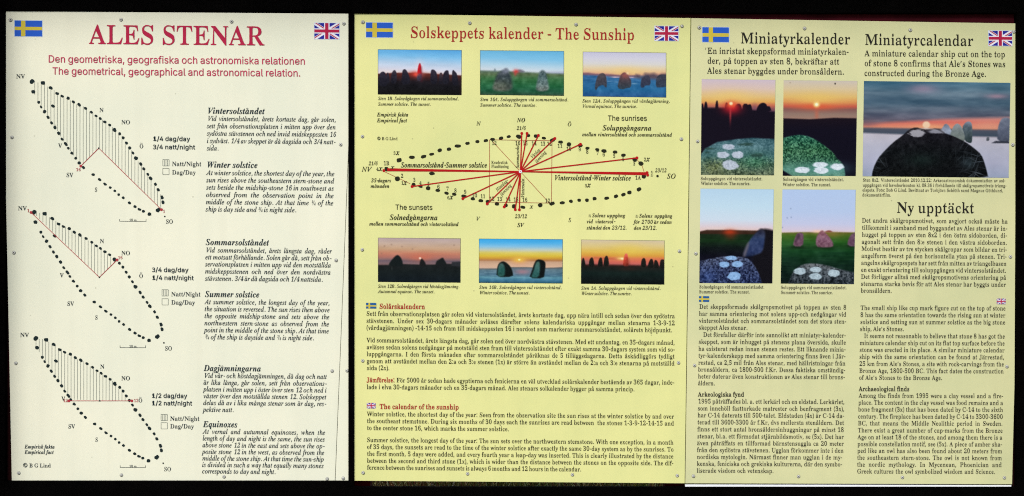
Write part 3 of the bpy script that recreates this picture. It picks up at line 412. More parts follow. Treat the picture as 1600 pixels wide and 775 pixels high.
ZU-h*[(A)w(I)F(d)))/({)b),*M)c,_)g,m)h,x)e-*)]-2)7-;)7-N+Q-N+Q-:+0-4*x-$*j,[*,*2*#)W*))<*9)'*R(u*r(p+5(t+P(~+j)6,#)T,J*^,p,%,~,n,q--,H-9,H-N-z-N-z-9-f-2-W-'-;,?,_*9,J)Z,3)-+s(h+R(Q+-(E
ZV,t)7(C)I,T)F,p);-')*-3(l-9(l-N+%-N+%-8*_-0*P,}*M,m*J,Q*>)t,D,L,Y,h,a-$,V-2,7-9,7-N-j-N-j-7-f-6-R-3-C-),},a)M(B
ZW.S)D(B)F,L)C,m);-&)+-2(n-7(o-N*q-N*q-8*[-2*Q-(*I,V*F*=+g,T+h,k+f,~+]-.+N-5+8-9+8-N-8-N-8-9-$-5,u-.,l,j,i,%,d*@.0,f.6,t.8-#./-3-q-8-m-9-m-N/4-N/4-9.z-2.i-'.I,W+t(B+^(B+g+x)X(B
ZX,a'j(N'j(d'l(e(((i(=(s(i)?*/*k)U,c)L,z)@-,)/-5(r-9(r-N+--N+--:*c-2*Z-)*W,x*X,m*],a*y+_+i,Q,%,p,--(,&-4+i-8+e-9+e-N-9-N-9-:,|-1,e,},4,M+(+<+W)]+m)',((l,I(d,I(N*2(N*2(d*S(m*^)%*^)+*])1*;*G)B)K)/)5)((z)2(l)T(d)T(N
ZY,A(g(N(g(d)6(o)C({)K)2)p*a)r*h)r*n)q*u)o*|)7,i)'-.(h-8(h-N*i-N*i-9*E-3*>--*<,~*=,x*>,o*m+3+c,F+u,d+{,z+q-1+T-8+L-9+L-N-)-N-)-:,e--,E,h*y*k*T);*P)%*S(s*[(l+'(d+'(N
ZZ,t(H(N(H(e+]-1+9-/*H-&*),u)j,c)7,()#,+)H-N,o-N,o-0)b(k*:(m*x(s+O)*+y)J,@)},T)|,.(M
Za,4)*(D(i(J(P([(A(x(<)>(@)d(J*.(p*x)-+<)H+V)t+p*?+y*b+m*q+L*{+r+j+q+1)a+()>+$)-+')#+-(}+A),+])P+m)D+I(l+'(N*`(D*?(P*4(s*6)**;)=*$(u)f(Y)I(I!)R(})b)%)q)/*2)U*I*.*Y*f*`+7*Y+M*F+T*7+P*'+D)d*t)I*8);)h)7)F)>)*
Zb,&)B(C(s(I(Q(Y(D(o(H)*)G,])O-$)H-3)0-7)%-8)%-O)h-W*W-b)w+A*E+k*u+y+7+s+N+a+_+C+d*x+`*R+T*,+-)@*m(~*N(e)x(K!)P(c)c(f)t(p*8)8*R)k*e*F*l*z*c+:*M+C*5+<)|+%)j*Z)W*#)C)9)<(r)A(g
Zc+T)R(C)&(J(b(a(L)((F)V(L*-(`*`)#+1)L+W){+q*M+y*n+t+++f+;+P+A+8+>+$+5*p+&*f*p*c*T*m*I+-*O+B*V+R*R+Z*G+]*7+X*&+K)b*x)J*:)A)X)D)=)N)*)^({)q(w*=)**g)Y*z)I*R(n*'(N
Zd,2),(C(j(I(S(](D({(@)G(K*/(m*s)B+R)n+o*>+y*X+u*o+i+,,c+0,t+1-$+/-.+)-2*g-7*g-N+N-W,;-b+-)G+()1+&)&+-(}+>),+X)Q+j)C+5(Z*z(I*a(C*I(H*;(Y*6(t*=)>*%(u)g(Y)K(I!)U(~)e)&)t)1*5)Z*M*5*^*k*c+8*^+P*K+W*0+I)o+$)S*M)@)s)8)D)@)+
Ze+L)L(C)$(J(`(a(K))(D)W(H)}(U*G(i*l)&+1)B+N)c+f*(+t*J+y*j+u+%+g+4+R+9+7+.*k*j*E*4*')D)p)A)M)D)8)M)))[({)p(x*8)**^)X*r)I*M(n*#(N!)J*/*&*H*L*q*W+,*Z+C*T+U*E+[*/+S)t+9)^*i
Zf*['j&x'Q&}'>'-'1'@'-'W'7't'P($'h'v'q'^'l'H'f'@'i';'q':'~'=(-'G(@'l(S(T(j)_)0+P(^+P(c+r)6+r)P,_)s-8*@-X*n-d+1-`+G-S+U-B+Z-++Q,i+6,_*z,i*p-&*v-8*{-C*y-F*q-G*_-?*M-'*++q*e+q*a+P*'+P)`)f)L(s)7(2(z'](]'9(9'#
Zg+j)B&x(g&~(>'1($'J'x'i'}(&(1(:(q(V(U(k(L)((P):([)K)-)h(e*+([*?(X*W(^*x(l+9)'+S)D+h)g+u*/+y*c+q+3+W+o+V+l+5+E+5+G+,+H*|+C*Y+4*<*y)~*Z)k*7)_)l)Z)I)])<)R)8)I)>)@)S)7)})+*P(t*s([+%(E+)(,+$'j*q'O*X':*8'*)n&|!)j)v){)z*/*+*H*W*R+5*K+R*6+[*%+W)p+I)V*w)L*>)S*#!)J':)j'=*&'H*6'W*;'j*5'{*$(-)2(H(f(/(X'n(_'Y(o'I),'=
Zh,I*m(C*R(I*C([*>(z*F)J*[*4*s*z*y+5*v+>*m+@*G+.)z*Q)R)X)5(M(<(N)F,[)L,u)N-$)G-2)/-6)$-7)$-N)d-U*V-b)i*c*0+8*R+]*t+r+<+y+X+s+j+a+p+B+k*y+Z*C+:)?+7)6+6).+8)&+?)#+R)0+q)Z,%)O+[(q+6(O
Zi*])z,T)h,W)X,c)O,r)K-))O-;)X-K)h-U)z-Y*/-U*>-K*H-;*K-)*H,r*>,c*/,W!)&(D(m(H(^(S(S(d(P(z(S)6(Y)M(|*o)'+,))+<)#+H(j+L(d+M(c+d)N+n*1+x)O)J)J),)L)%)T)#)h).*()R*6)F)o(n)K(O
Zj*L)~,T)l,W)],c)R,r)O-))R-;)]-K)l-U)~-Y*3-U*B-K*L-;*O-)*L,r*B,c*3,W!'j&w'N&{'8'+')'='$'U'.'s'H'~'a'u'k'['e'H'_'='b':'k'9'z'=(*'I(>(')*+-),+5)-+<)&+H(n+L(g+M(f+d)Q+n*4+x)H(p).'~(k'G(B'&
Zk,'*g(C*I(K*3(c)})5)m*&)V)r)5(M(<(N)F,[)L,u)N-$)G-2)/-6)$-7)$-N)d-U*V-b)a*A*8*k*X++*i+>*o+J*h+V*N+[*N+r+~+r+~+[+l+V+]+P+<+:*X*c*e)w*p)E*})*+/(~+A),+S)L+e)B+H(k++(M
Zl*G(y(C(c(F(R(Q(H(c(E(y(G)3(M)K)A,X)K-')D-3)/-7))-8)(-M*Q-b)E)J)A)9)?)+)A)$)H(})])-)y)Q*+)D)S(Z)9(I
Zm.;,a(D,G(J,7(],2({,:)J,O*5,g*z,m+6,j+>,a+A,C+5,#*o+]*1+:)2+%(M*2(N*v*z*|+6*y+>*p+A*_+=*L+0*#*V)W)`)7(M(A(N(z*o)&+0)(+<(}+H(i+L(b+M(a+d*2+x)k*`*2+7*T+[*w+r+?+y+[+s+n+a+s+C+k*w,.+D,L+b,l+s-/+y-L+s-^+a-d+C-_*z-N*D-.)@-+)6-*)/-,)&-3)$-F)/-Q)=-a)S-q)F-;(],}(J
Zn,I*p(C*U(I*F([*A(z*H)J*_*4*v*z*|+5*y+>*p+@*K+/*#*V)W)`)7(M(A(N(z*o)&+0)(+<(}+H(i+L(b+M(a+d*2+x)k*`*2+7*T+[*w+r+?+y+[+s+n+a+s+B+n*|+^*C+8).+;)&+C)#+V)/+p)R,$)E+I([+0(I
Zo+|)U(C)*(K(d(b(L)*(E)W(I)~(U*H(h*m)$+2)@+O)a+f*'+t*I+y*y+r+@+[+U+7+^*f+Y*@+N)w+<)Q+$)0*d(o*C(W){(H!)](b)l(f){(r*;)@*Q){*b*Z*h+/*_+Q*F+]*7+X*(+M)h+#)P*E)A)e);)0)C(l
Zp,.']&z']'4'x'<(*'M(1'f)$+$)(+;(|+I(`+N(`+d)J+p*++x)s+4*I+h+#+y+@+s+V+b+f+E+k*{+g*Q+Z*'+G)Z+/)6*o(r*O(X*.(H)h(C)N(G):(S)&'g(~'J)%'@)+':)L'4)L&z!)[(c)l(g)|(r*>)>*W)t*i*N*p*z*h+9*U+A*6+5)v*j)^*')L)B)D(w)J(h
Zq,%)?&z)?'4)X'8)g'D)q'b*:)0*$(m)h(U)N(H)1(C(p(I(X(](J({(F)G(Q*/(s*s)H+R)r+o*A+y*^+s*v+b*{+s+o+r*i'm*c'M*e'A*l';+0'4+/&z!)[(~)k)&)y)0*:)W*R*0*c*h*j+;*d+P*Q+W*7+K)x+))_*Y)M*,)?)D)F)*
Zr+D(A(N(z*o)&+0)(+<(}+H(i+L(b+M(a+d*2+x)i*Z**+4*E+Y*_+q*y+y+:+m+C+H+A+3+9+#+,*u*w*q*d*w*S+**N+-*8*y)v*G)U)U)7(M
Zs+<)P(C(m(Q(`(T(S(Q(J(F(7(J(I)f(^)b(i)-)#(l)F(c)c(k)m)*)g)A)S)^)9)~(w*R(l+#(s+D)*+a)F+s)j+x*N+m*T+k*Z+j*g+m*o+v+%+u*s*e*`*g*Q+9*<+S)|+])b+S)W+>)^+')r*g*-*L*@*1*R)k*Y)G*V).*L(s*=(_*)(P)l(F
Zt*S(o(C(T(I(E(Z(@(x(A)*(D)<(}+N(]+N(]+k)C,5)|,v*=,u)|+n*U+n*N+N)u+N)C)[)<)A)9).);)$)B(})V).)v)W*+)J)k({)N(])2(I
Zu,I)#(C(c(I(P([(J(z(O)A(_)y(v*o(~+<(x+H(d+L(]+M([+d)>+m*,+x)G)C)B)*)E(~)N(|)s)2*@)i*h*b+*+p+|+o+;).+=)'+D)$+V)/+c)=+r)S,&)F+K([+2(I*r(C*_(G*O(Q*E(c*B(y*O)Y*.)()i(`)F(J
Zv+[)$(D)$(j(}*5(v+#(j+D(U+N(N+N(M+e)V+y)a+h)j+;)r)l)q)Q*9)|*R*D*f*p*W+.*K+=*H+N*J+`*S+m*a+v*q+y+%+v+3+l+;+]+>+H+4*w*s*?*A)Y)W(i)4(D
Zw--)$(C)$(j(}*4(v*~(j+D(U+N(N+N(M+e)V+y)h+I)r)}+$+y+5+x+J)O+n)z,**C,8*`,=*q,9*|,.+-+}+=+y+O,(+n,5+w,E+z,V+w,e+l,m+[,p+G,_*g,,)q+5(h*s(D*_(C*M*I)9(D
Zx+n(O(B(=(E(.(M(%(['~(n(%)#(-)1(9):(I)=(c)6(w)0)&)3)0)@)S)x)>+,)3+K(v+R(q+R(a+S(a+h),+o)I+t)^+x)l+y)x+v*%+l*++[*0+B*7*y*m+c+)+t+D+z+U+w+c+n+l+a+o+O+e+1+M+&+@+)+0+/+'+2*z+4*j+.*[*x*>*P*R)L*^)-*o)#+%)-+1)9+?)J+M)=*v(X*_(H*D(C*+(J)u(^)g)#)[)N);(w(v(O
Zy+X(2&w'y&z'i'('_'6'Z'H'^'X'g'g(''r(H'f(e'Y(v'b)/'v)@(3)G(J)C(n):)N).*6(|*o(q+8(h+I(_+O(O+P(F+P(F+h(g+n)$+s)J+y)Y+j)g+>)v*P*.)D*X*;*g*n*c*z*T+**F+9*A+K*D+^*M+m*Z+v*m+y*~+v+/+l+8+]+;+G+1*u*r*0*I)=)u(I)?'`(f'.(K&|
Zz+C*4'u)_($)-(@(b(R(J(H(9(<(/(@(+(J(.(R*8++)B+))&+'(s*z(f*^(S*_(q+p+4+n),)?)G)3)[(y)x(I*'(8*5(3*>(5*B(9*A(<*>(@*7(Q*5([*?(w*Y)%*u(w*~(X*y(A*k(,*R'z
S,*V(w'4)9)<*#)<)I'4
S.*V)T(L)C(O)4(Y)*(i)'(z)*)0)4)>)C)H)T)L)g)H)v)>*$)0*'(z*$(i)v(Y)g(O
S/+8+*.C)<'`(_'`*L.C
S1-N)A(P)A),,l),,l(P!+S.++S(P*o(P*o-I*l-I)K,J)K-4*a.+
S2-N)5(P)5)$+)+$+Y+Y+w,+,$,W+},r+t-,+e-=+P-J*{-U*_-R*F-H*3-:*%-&)x,k)u,N)7,N)<,z)K-C)e-c*)-z*P.-*|.2+K.-+r-{,5-d,M-F,]-$,b,X,W+~,4+B+J*N*3)1*3).,j).,j(P
S3-N*u(I*G(M){(Z)W(o);).)))P(})z)c)z)i)a)t)L**)<*?)0*v)'+R)2+i)?+{)R,))j,-*+,**F+|*_+k*t+R+)+1+3*d+7*7+7*7+k+`-I+`-M);-M);.+,X.+,X-V*n+U*n+a+G+`+t+S,<+<,W*y,h*T,n*+,h)],V)7,<(u+u(]+I(N
S4-N(y)_(y*8+6.++w.+)c*@)c*=-&*=-&)_!+Y(P+Y)o+Y*,+Y+~,;+~,;(P
SD.$*v(P)U(P)U).*r).+O)4+~)F,F)d,`*/,o*a,t+>,o+x,`,M,F,t,$-5+R-G*x-M)R-M)R.+*|.++f.#,E-h,t-B-:,l-P,--W+>-P*O-:)m,s)9,C(p+c(X!)s.+)s(P)1(P)1.+
ST-J(q-M(q.+-*.+-*-M+@-M+@(P*[(P*[-M
Sa,j*:(G)t(K)S(U)9(g)%(~(t)>(o)b(s*$(|*;)/*M)C*[)s*n*L*w+)*~+H+*+P+2+S+>+S+@+J+i+/,&*_,/*/,&)l+m)Y+Q(z+c).,&)D,>)^,P){,[*],e+.,`+^,L+r,;,&,$,1+b,5+:,5(P+T(P+T))+O))+;(j*r(Q!*D(~*e)&+#)0+7)?+F)R+O)i+S*$+S*X+B*P+&*J*c*E*I*B)|*9)]*%)T)r)Q)_)[)=)x))
Sc,q*j(H*9(N)k(a)G)#)-)J(y){(s*U(y+2)-+c)G,.)k,L*9,_*j,e+C,^+q,H,8,&,N+T+o+E+b+a+M+w+1,)*j,.*G,)*++v)r+_)b+A)X*{)U*U)X*1)b)k)r)N*+)7*G)(*j)#+2))+N)7+d)N+p)k,O)[,9)-+r(f+D(O
Sd-1*^(H*1(N)e(a)D(~),)I(x){(s*W(x+4),+e)D,0)f,M*1,_*_,e+#,b+<,Y+_,>+r,#+w,#+w.+,X.+,X(P+y(P+y)0+s)0+_(p+;(T*~(K!*h)$++)(+F)6+[)K+k)i+u*0+x*W+u+$+l+F+[+c+F+x+,,)*h,.*F,)*++w)r+b)b+D)X*~)U*W)X*1)c)k)r)M*+)7*F)(
Se,y*o(H*;(N)k(a)G)#)-)J(y)z(s*U(x+1),+b)F,-)i,K*7,_*h,e+I,Z+f,M,#,9,9+{,I+Y,T+1,W*],W*C)@*C)@*x,6*x+v*e+s+,+j+L+Z+f+F+z+,,**h,.*G,**,+y)s+f)c+M)X+0)U*n)U*L)Y*%)d)`)v)E*1)2*M)'*o)#+=)*+])>+r)_,Q)P,E)4,3(x+w(d+Z(T+8(K
Sf+=+#,`+#,+(V,+(V,`!)F(P)F-9)I-V)U-p)g.')}.5*U.@*y.=+2.7*~-^*r-b*^-d*E-`*4-U*+-D*(-,*((P
Sg-2*j&p*B&s)|&{)G'=)('g)Z(')p'j*4'S*j'J+8'O+Y'a+p'}+w(J+w)9+r)9+_(z+;(a*~(X*^(U*2(Z)g(l)E)*),)O(x)~(s*Y(x+5),+e)E,0)f,M*2,_*_,e+#,c+<,Y+`,>+t,#+y,#+y,`,X,`,X(G,S'v,B'Q,('6+c'#+:&t!*h)0+,)4+G)@+])T+l)o+u*4+x*[+u+&+l+G+]+c+G+x+,,)*h,.*F,)*++x)r+b)c+E)X+$)U*[)X*5)c)q)r)U*+)A*F)4
Sh-#)h*~)h(P)*(P)*.+)h.+)h+_)[+_)r,0*2,N*U,`*~,e+G,a+g,U,%,A,9,%,E+],I+/,I(P+h(P+h+*+b+R+P+p+5,'*m,-*R,**;+}*'+o)t+Z)k+@
Si*A)*(P)*,`)h,`)h(P!)I-D)8-G)+-P(}-^(z-m(}-})+..)8.7)I.:)Y.7)h..)q-})t-m)q-^)h-P)Y-G
Sj*A)*,`)h,`)h(2)e'm)['Q)K':)6'*(v&|(T&x(F&x(F'T(R'T(j'X(y'd)''v)*(3!)H-D)8-G)*-P(}-^(z-m(}-})*..)8.7)H.:)Y.7)h..)q-})t-m)q-^)h-P)Y-G
Sk,b)d*#)d*o)o*o+[,`,L,`*R*b*K*b!)*(P)*.+)h.+)h(P!+f(P*.*T*Y+$,X(P
Sl*W*%(N)Z(S)?(e)/)$)*)I)*.+)h.+)h)X)n)3)x)+*,))*:)**D)+*O(S*<(O
Sm/5)*(P)*,`)f,`)f+g)b+g)l,')z,>*F,]*v,g+@,a+_,M+u,/,%+g+x+g,&,%,5,;,b,[->,g-^,d-{,X.8,F.K,,.W+h.[+>.[(P-z(P-z+=-t+a-c+y-H,*-,,.,p,,,Z,$,=+b,3+6,3(P+Q(P+Q+C+L+`+<+w+$,**b,.*8,$*&+s)t+a)k+I)h+-)h(P
Sn-#)h*~)h(P)*(P)*,`)f,`)f+_)[+_)r,0*2,N*U,`*~,e+G,a+g,U,%,A,9,%,E+],I+/,I(P+h(P+h+*+b+R+P+p+5,'*m,-*R,**;+}*'+o)t+Z)k+@
So-(*j(H*9(N)k(a)G)#)-)J(y){(s*U(y+2)-+c)G,.)k,L*9,_*j,e+?,_+k,L,1,.,K+c,]+2,b*U,]){,K)J,1)#+k(a+?(N!*j)#+1)(+M)7+d)N+s)k+|*1,#*U+|*{+s+A+d+_+M+v+1,)*j,.*G,)*++v)r+_)b+A)X*{)U*U)X*1)b)k)r)N*+)7*G)(
Sp-1)*&x)*,`)f,`)f,#)l,#*#,>*E,Y*`,b+$,e+Q,_+y,M,=,0,V+e,f+4,k*W,f){,V)I,>(~+y(a+Q(N+$(H*a(K*G(T*$(p)l)0)h)0)h&x!*w)$+<)(+V)7+m)M+|)k,)*1,,*W,)*~+|+D+m+b+W+w+<,)*w,.*V,)*;+x*&+c)s+F)j+$)g*W)j*0)s)i*&)K*<)6*V)(
Sr+B)*(P)*,`)f,`)f,%)i,%)x,?*2,S*O,a*p,f+$,e+2,e+2,&+%,(*j,**P,'*9+{*&+m)t+[)k+E)h+,)h(P
Ss,Q*P(H*+(K)f(S)I(c)3(w(~)4(u)S)S)a)_)D)r)1*0)&*O(~*t)'+3)3+E)F+K)]+H)o+=)~+,*-*o*5*/*D)^*T)=*k)*+,)$+Q)(+q)6,0)L,F)i,V*/,b*U,e*z,b+=,X+V,J+k,7,(+b+K+T+A+j+2+|*v,,*U,1*6,-)y+})h+k)c+T)f+A)r+2*F*z+$*l+R*]+r*E,)*(,/)a,*)@+x)$+b(i+C(V*z(K
St*~*g,`*g,+(V,+(V,`!)6-a)t-a)t)W)v)A)~)2*0)**D)'*S)(*e)+*p(R*Z(M*B(L)s(R)Q(f)=)))6)R
Su-#*P(K*,(O)i([)N(p):)0).)T)**%)*,`)h,`)h**)m)_*#)@*>)-*c)'*})*+8)3+K)B+Z)V+e)p+h*3+h,`,I,`,I(P+j(P+j)Q+s)Q+^)$+@(b*y(P
Sy,j)$&|)2'U)<'T)^'R)x'b*1(,*=(O(b,`)I,`*?*5*U)L*i(f*R(f*e)L*{*5+q,`,W,`*g'r*K'@*%'#)P&v)6&x
S©/P*G+=*L+e*[,,*s,J+6,c+Y,r,%,w,G,s,g,g-',T-=,=-M+}-U+^,u+^,l+u,X,,,@,8,%,<+i,9+S,0+2+k+)+U+&+=+)+%+2*l+S*K+i*B,%*?,?*C,V*O,g*b,p*z-P*z-H*Y-9*=-$*&,f)p,G)d,%)a+Y)f+6)t*s*0*[*N*L*r!+~(H+I(M*s(]*F(v){):)Z)b)A*3)2*e)-+=)2+s)A,H)Z,v){-A*F-b*s-z+I.-+~.3,W.----z-Z-b.&-A.F,v._,H.n+s.s+=.n*e._*3.F)b.&):-Z(v--(],W(M!+~)(,K),,r)8-9)K-W)e-q*'.(*J.3*q.7+=.3+g.(,1-q,T-W,s-9-0,r-C,K-O+~-R+U-O+/-C*h-0*I,s*0,T)y,1)m+g)i+=)m*q)y*J*0*'*I)e*h)K+/)8+U),
N(*d)t'A)F(%)((m(r)^(l*R(r+H)(,:)F-()t-j*O-j*&-&)d,8)R+G)L*S)R)b)d(q*&((*O'A
N)*d(f'A)3(()P(q)c)b)i*S)c+G)P,8)2-&(e-j)A-j)n-(*1,:*C+H*I*R*C)^*1(m)n(%)A'A
N,*N(m'T)$(M)2)C)r)C)w)<)^(H)<'T
N-*s(l*4(l*i*W*i*W*4
N.*N)N(G)1(Q)((`)%(u)().)1)<)N)F)m)<)w).)z(u)w(`)m(Q
N/+9(W(P*S-j+2-j)5(P
N3,e*<(I)Q(O(o(d(o)@)T)(*=(|*u)&+?)9+T)W+[*$+R*J+8*e*i*t*0*y)]*y)]+P*0+P*e+V+/+j+F,*+N,O+H,o+6-**v-9*Q->*--;)k-2)3,q(r->)U-a*#-m*Q-p+7-h+f-N,&-(,/,S,(,(+p+b+P+J+'+<+'+9+Y+,+~*q,7*M,>)~,9)V,*)3+n(r+I([*w(N
N:*N)N+U)1+a)(+o)%,()(,=)1,K)N,U)m,K)w,=)z,()w+o)m+a!)N(G)1(Q)((`)%(u)().)1)<)N)F)m)<)w).)z(u)w(`)m(Q"""


def _num(s):
    return (_A.index(s[0]) * len(_A) + _A.index(s[1]) - 500) / 1000.0


GL = {}
for row in GLYPH_DATA.split('\n'):
    st, ch, adv, rest = row[0], row[1], row[2:4], row[4:]
    cs = []
    for c in rest.split('!'):
        cs.append([(_num(c[i:i + 2]), _num(c[i + 2:i + 4])) for i in range(0, len(c), 4)])
    GL[(st, ch)] = (_num(adv), cs)
SLANT = {'B': 0.0, 'R': 0.0, 'I': 0.21, 'Z': 0.21, 'S': 0.0, 'H': 0.0}
BASE = {'B': 'B', 'R': 'B', 'I': 'I', 'Z': 'Z', 'S': 'S', 'H': 'S'}
_cache = {}


def area(c):
    return sum(c[i - 1][0] * c[i][1] - c[i][0] * c[i - 1][1] for i in range(len(c))) / 2


def ring(x, y, r, n=10, cw=True):
    return [(x + r * math.cos(2 * math.pi * i / n * (-1 if cw else 1)), y + r * math.sin(2 * math.pi * i / n * (-1 if cw else 1))) for i in range(n)]


def slant(cs, k):
    return [[(x + k * y, y) for x, y in c] for c in cs]


def contours(st, ch):
    """advance and outlines (filled ones clockwise) of one character."""
    b = BASE[st]
    if ch in 'åäöÅÄÖ':
        adv, cs = contours(st, {'å': 'a', 'ä': 'a', 'ö': 'o', 'Å': 'A', 'Ä': 'A', 'Ö': 'O'}[ch])
        xs = [p[0] for c in cs for p in c]
        top = max(p[1] for c in cs for p in c)
        cx = (min(xs) + max(xs)) / 2 + (SLANT[st] * 0.09 if ch.islower() else SLANT[st] * 0.1)
        if ch in 'åÅ':
            r = 0.072 if ch == 'å' else 0.07
            y = top + (r + 0.022 if ch == 'å' else r - 0.01)
            cs = cs + [ring(cx, y, r), ring(cx, y, r - 0.03, cw=False)]
        else:
            y = top + 0.072
            cs = cs + [ring(cx - 0.078, y + 0.012, 0.041), ring(cx + 0.078, y + 0.012, 0.041)]
        return adv, cs
    if ch in '½¼¾':
        n, d = {'½': '12', '¼': '14', '¾': '34'}[ch]
        out = []
        for k, (q, dx, dy) in enumerate(((n, 0.0, 0.2), (d, 0.25, 0.0))):
            a, cs = contours(st, q)
            out += [[(x * 0.55 + dx, y * 0.55 + dy) for x, y in c] for c in cs]
        out.append([(0.12, 0.0), (0.31, 0.455), (0.34, 0.455), (0.15, 0.0)])
        return 0.44, out
    if ch == "'" or ch == '’':
        a, cs = contours(st, ',')
        return a, [[(x, y + 0.36) for x, y in c] for c in cs]
    if ch == '©':
        return GL[('S', ch)]
    if b == 'S' and ch == '3':
        adv, cs = GL[('N', '3')]
        return adv * 1.03, [[(x * 1.03, y * 1.03) for x, y in c] for c in cs]
    if (b, ch) in GL:
        if ch.islower() and b in 'BIZ':                 # old-style proportions: small x-height, tall ascenders
            def f(y): return y * 1.06 if y < 0 else (y * 0.97 if y < 0.32 else 0.3104 + (y - 0.32) * 1.20)
            adv, cs = GL[(b, ch)]
            return adv, [[(x, f(y)) for x, y in c] for c in cs]
        return GL[(b, ch)]
    if ch.isdigit():
        a, cs = GL[('B', ch)]
        if st == 'I':                                   # lighter figures for the light italic
            cs = [[(x * 0.93, y) for x, y in c] for c in cs]
            a *= 0.93
        return a, slant(cs, SLANT[st])
    a, cs = GL[('N', ch)]
    k = 1.12 if st in 'BZ' else 1.0
    return a, slant([[(x * k, y * k) for x, y in c] for c in cs], SLANT[st])


def inside(p, c):
    r = False
    for i in range(len(c)):
        (x0, y0), (x1, y1) = c[i - 1], c[i]
        if (y0 > p[1]) != (y1 > p[1]) and p[0] < x0 + (p[1] - y0) / (y1 - y0) * (x1 - x0):
            r = not r
    return r


def glyph(st, ch):
    """advance and list of (points, triangles) of one character."""
    if (st, ch) in _cache: return _cache[(st, ch)]
    if ch == ' ':
        _cache[(st, ch)] = (0.0, [])
        return _cache[(st, ch)]
    adv, cs = contours(st, ch)
    outs = [c for c in cs if area(c) < 0]
    holes = [c for c in cs if area(c) >= 0]
    res = []
    for c in outs:
        sw = {'H': 0.0135, 'S': 0.0035, 'B': 0.009}.get(st, 0)       # the grotesque, and its bold: outlines swollen
        if sw: c = swell(c, sw)
        hs = [swell(h, sw) if sw else h for h in holes if inside(h[0], c)]
        loops = [c] + hs
        flat = [p for l in loops for p in l]
        res.append((flat, tessellate_polygon([[Vector((p[0], p[1], 0)) for p in l] for l in loops])))
    _cache[(st, ch)] = (adv + (0.02 if st == 'H' else 0.0), res)
    return _cache[(st, ch)]


def swell(c, k):
    o = []
    for i in range(len(c)):
        p, q, r = c[i - 1], c[i], c[(i + 1) % len(c)]
        def nr(a, b):
            dx, dy = b[0] - a[0], b[1] - a[1]
            L = math.hypot(dx, dy) or 1
            return -dy / L, dx / L
        a, b = nr(p, q), nr(q, r)
        nx, ny = a[0] + b[0], a[1] + b[1]
        L = math.hypot(nx, ny)
        if L < 0.3: o.append(q)
        else:
            m = min(1.6, 2 / L)
            o.append((q[0] + k * m * nx / L, q[1] + k * m * ny / L))
    return o


CAPH = {'B': 0.455, 'R': 0.455, 'I': 0.46, 'Z': 0.451, 'S': 0.509, 'H': 0.509}
SP = 0.165
NARROW = {'B': 0.99, 'R': 1.0, 'I': 0.94, 'Z': 0.95, 'S': 1.0, 'H': 1.0}


def width(st, text):
    return sum(glyph(st, c)[0] for c in text if c != ' '), text.count(' ')


def write(ink, text, st, cap, x0, y, x1=None, slope=0.0, kx=None, rot=0.0, anchor=None):
    """One line of print. cap = cap height in pixels; x1 = right end (fitted by the word spaces when kx is given)."""
    sz = cap / CAPH[st]
    wg, ns = width(st, text)
    wg *= sz
    sp = SP * sz
    if x1 is None:
        k = kx or 1.0
    else:
        W = x1 - x0
        if kx is None or ns == 0:
            k = W / (wg + ns * sp)
            if kx is not None and ns == 0: k = W / wg
            sp *= k
        else:
            k = kx
            sp = (W - k * wg) / ns
            lo = 0.105 * sz
            if sp < lo:
                k = (W - ns * lo) / wg
                sp = lo
            hi = 0.30 * sz
            if sp > hi:                                  # open the letters a little before the gaps grow
                k = min(kx * 1.05, (W - ns * hi) / wg)
                sp = (W - k * wg) / ns
    if x1 is None: sp *= k
    if anchor == 'c':
        x0 -= (wg * k + ns * sp) / 2
    cr, sr = math.cos(rot), math.sin(rot)
    x = 0.0
    for ch in text:
        if ch == ' ':
            x += sp
            continue
        adv, parts = glyph(st, ch)
        g = NARROW[st] if cap < 10 else 1.0             # small print: narrower letters set wider apart
        for j, (pts, tris) in enumerate(parts):
            q = []
            for a, b in pts:
                u, w = x + (a * g + adv * (1 - g) / 2) * sz * k, -b * sz
                w += slope * u
                q.append((x0 + u * cr - w * sr, y + u * sr + w * cr))
            ink.tri(q, tris, ink.d + 0.000012 * j)
        x += adv * sz * k
    return x0 + x


def block(name, parent, mat, st, cap, lines, slope, label=None, d=0.0008):
    """A paragraph: lines = (text, x0, baseline, x1 or None). Returns the part."""
    ink = Ink(d)
    ks = []
    for t, x0, y, x1 in lines:
        if x1:
            wg, ns = width(st, t)
            sz = cap / CAPH[st]
            ks.append((x1 - x0) / ((wg + ns * 0.175) * sz))
    k = sorted(ks)[len(ks) // 2] if ks else 1.0
    if len(ks) > 3: k = sorted(ks)[int(len(ks) * 0.4)]
    for t, x0, y, x1 in lines:
        write(ink, t, st, cap, x0, y, x1, slope(y) if callable(slope) else slope, k if len(lines) > 1 else None)
    o = ink.done(name, mat, parent)
    if label: o["label"] = label
    return o


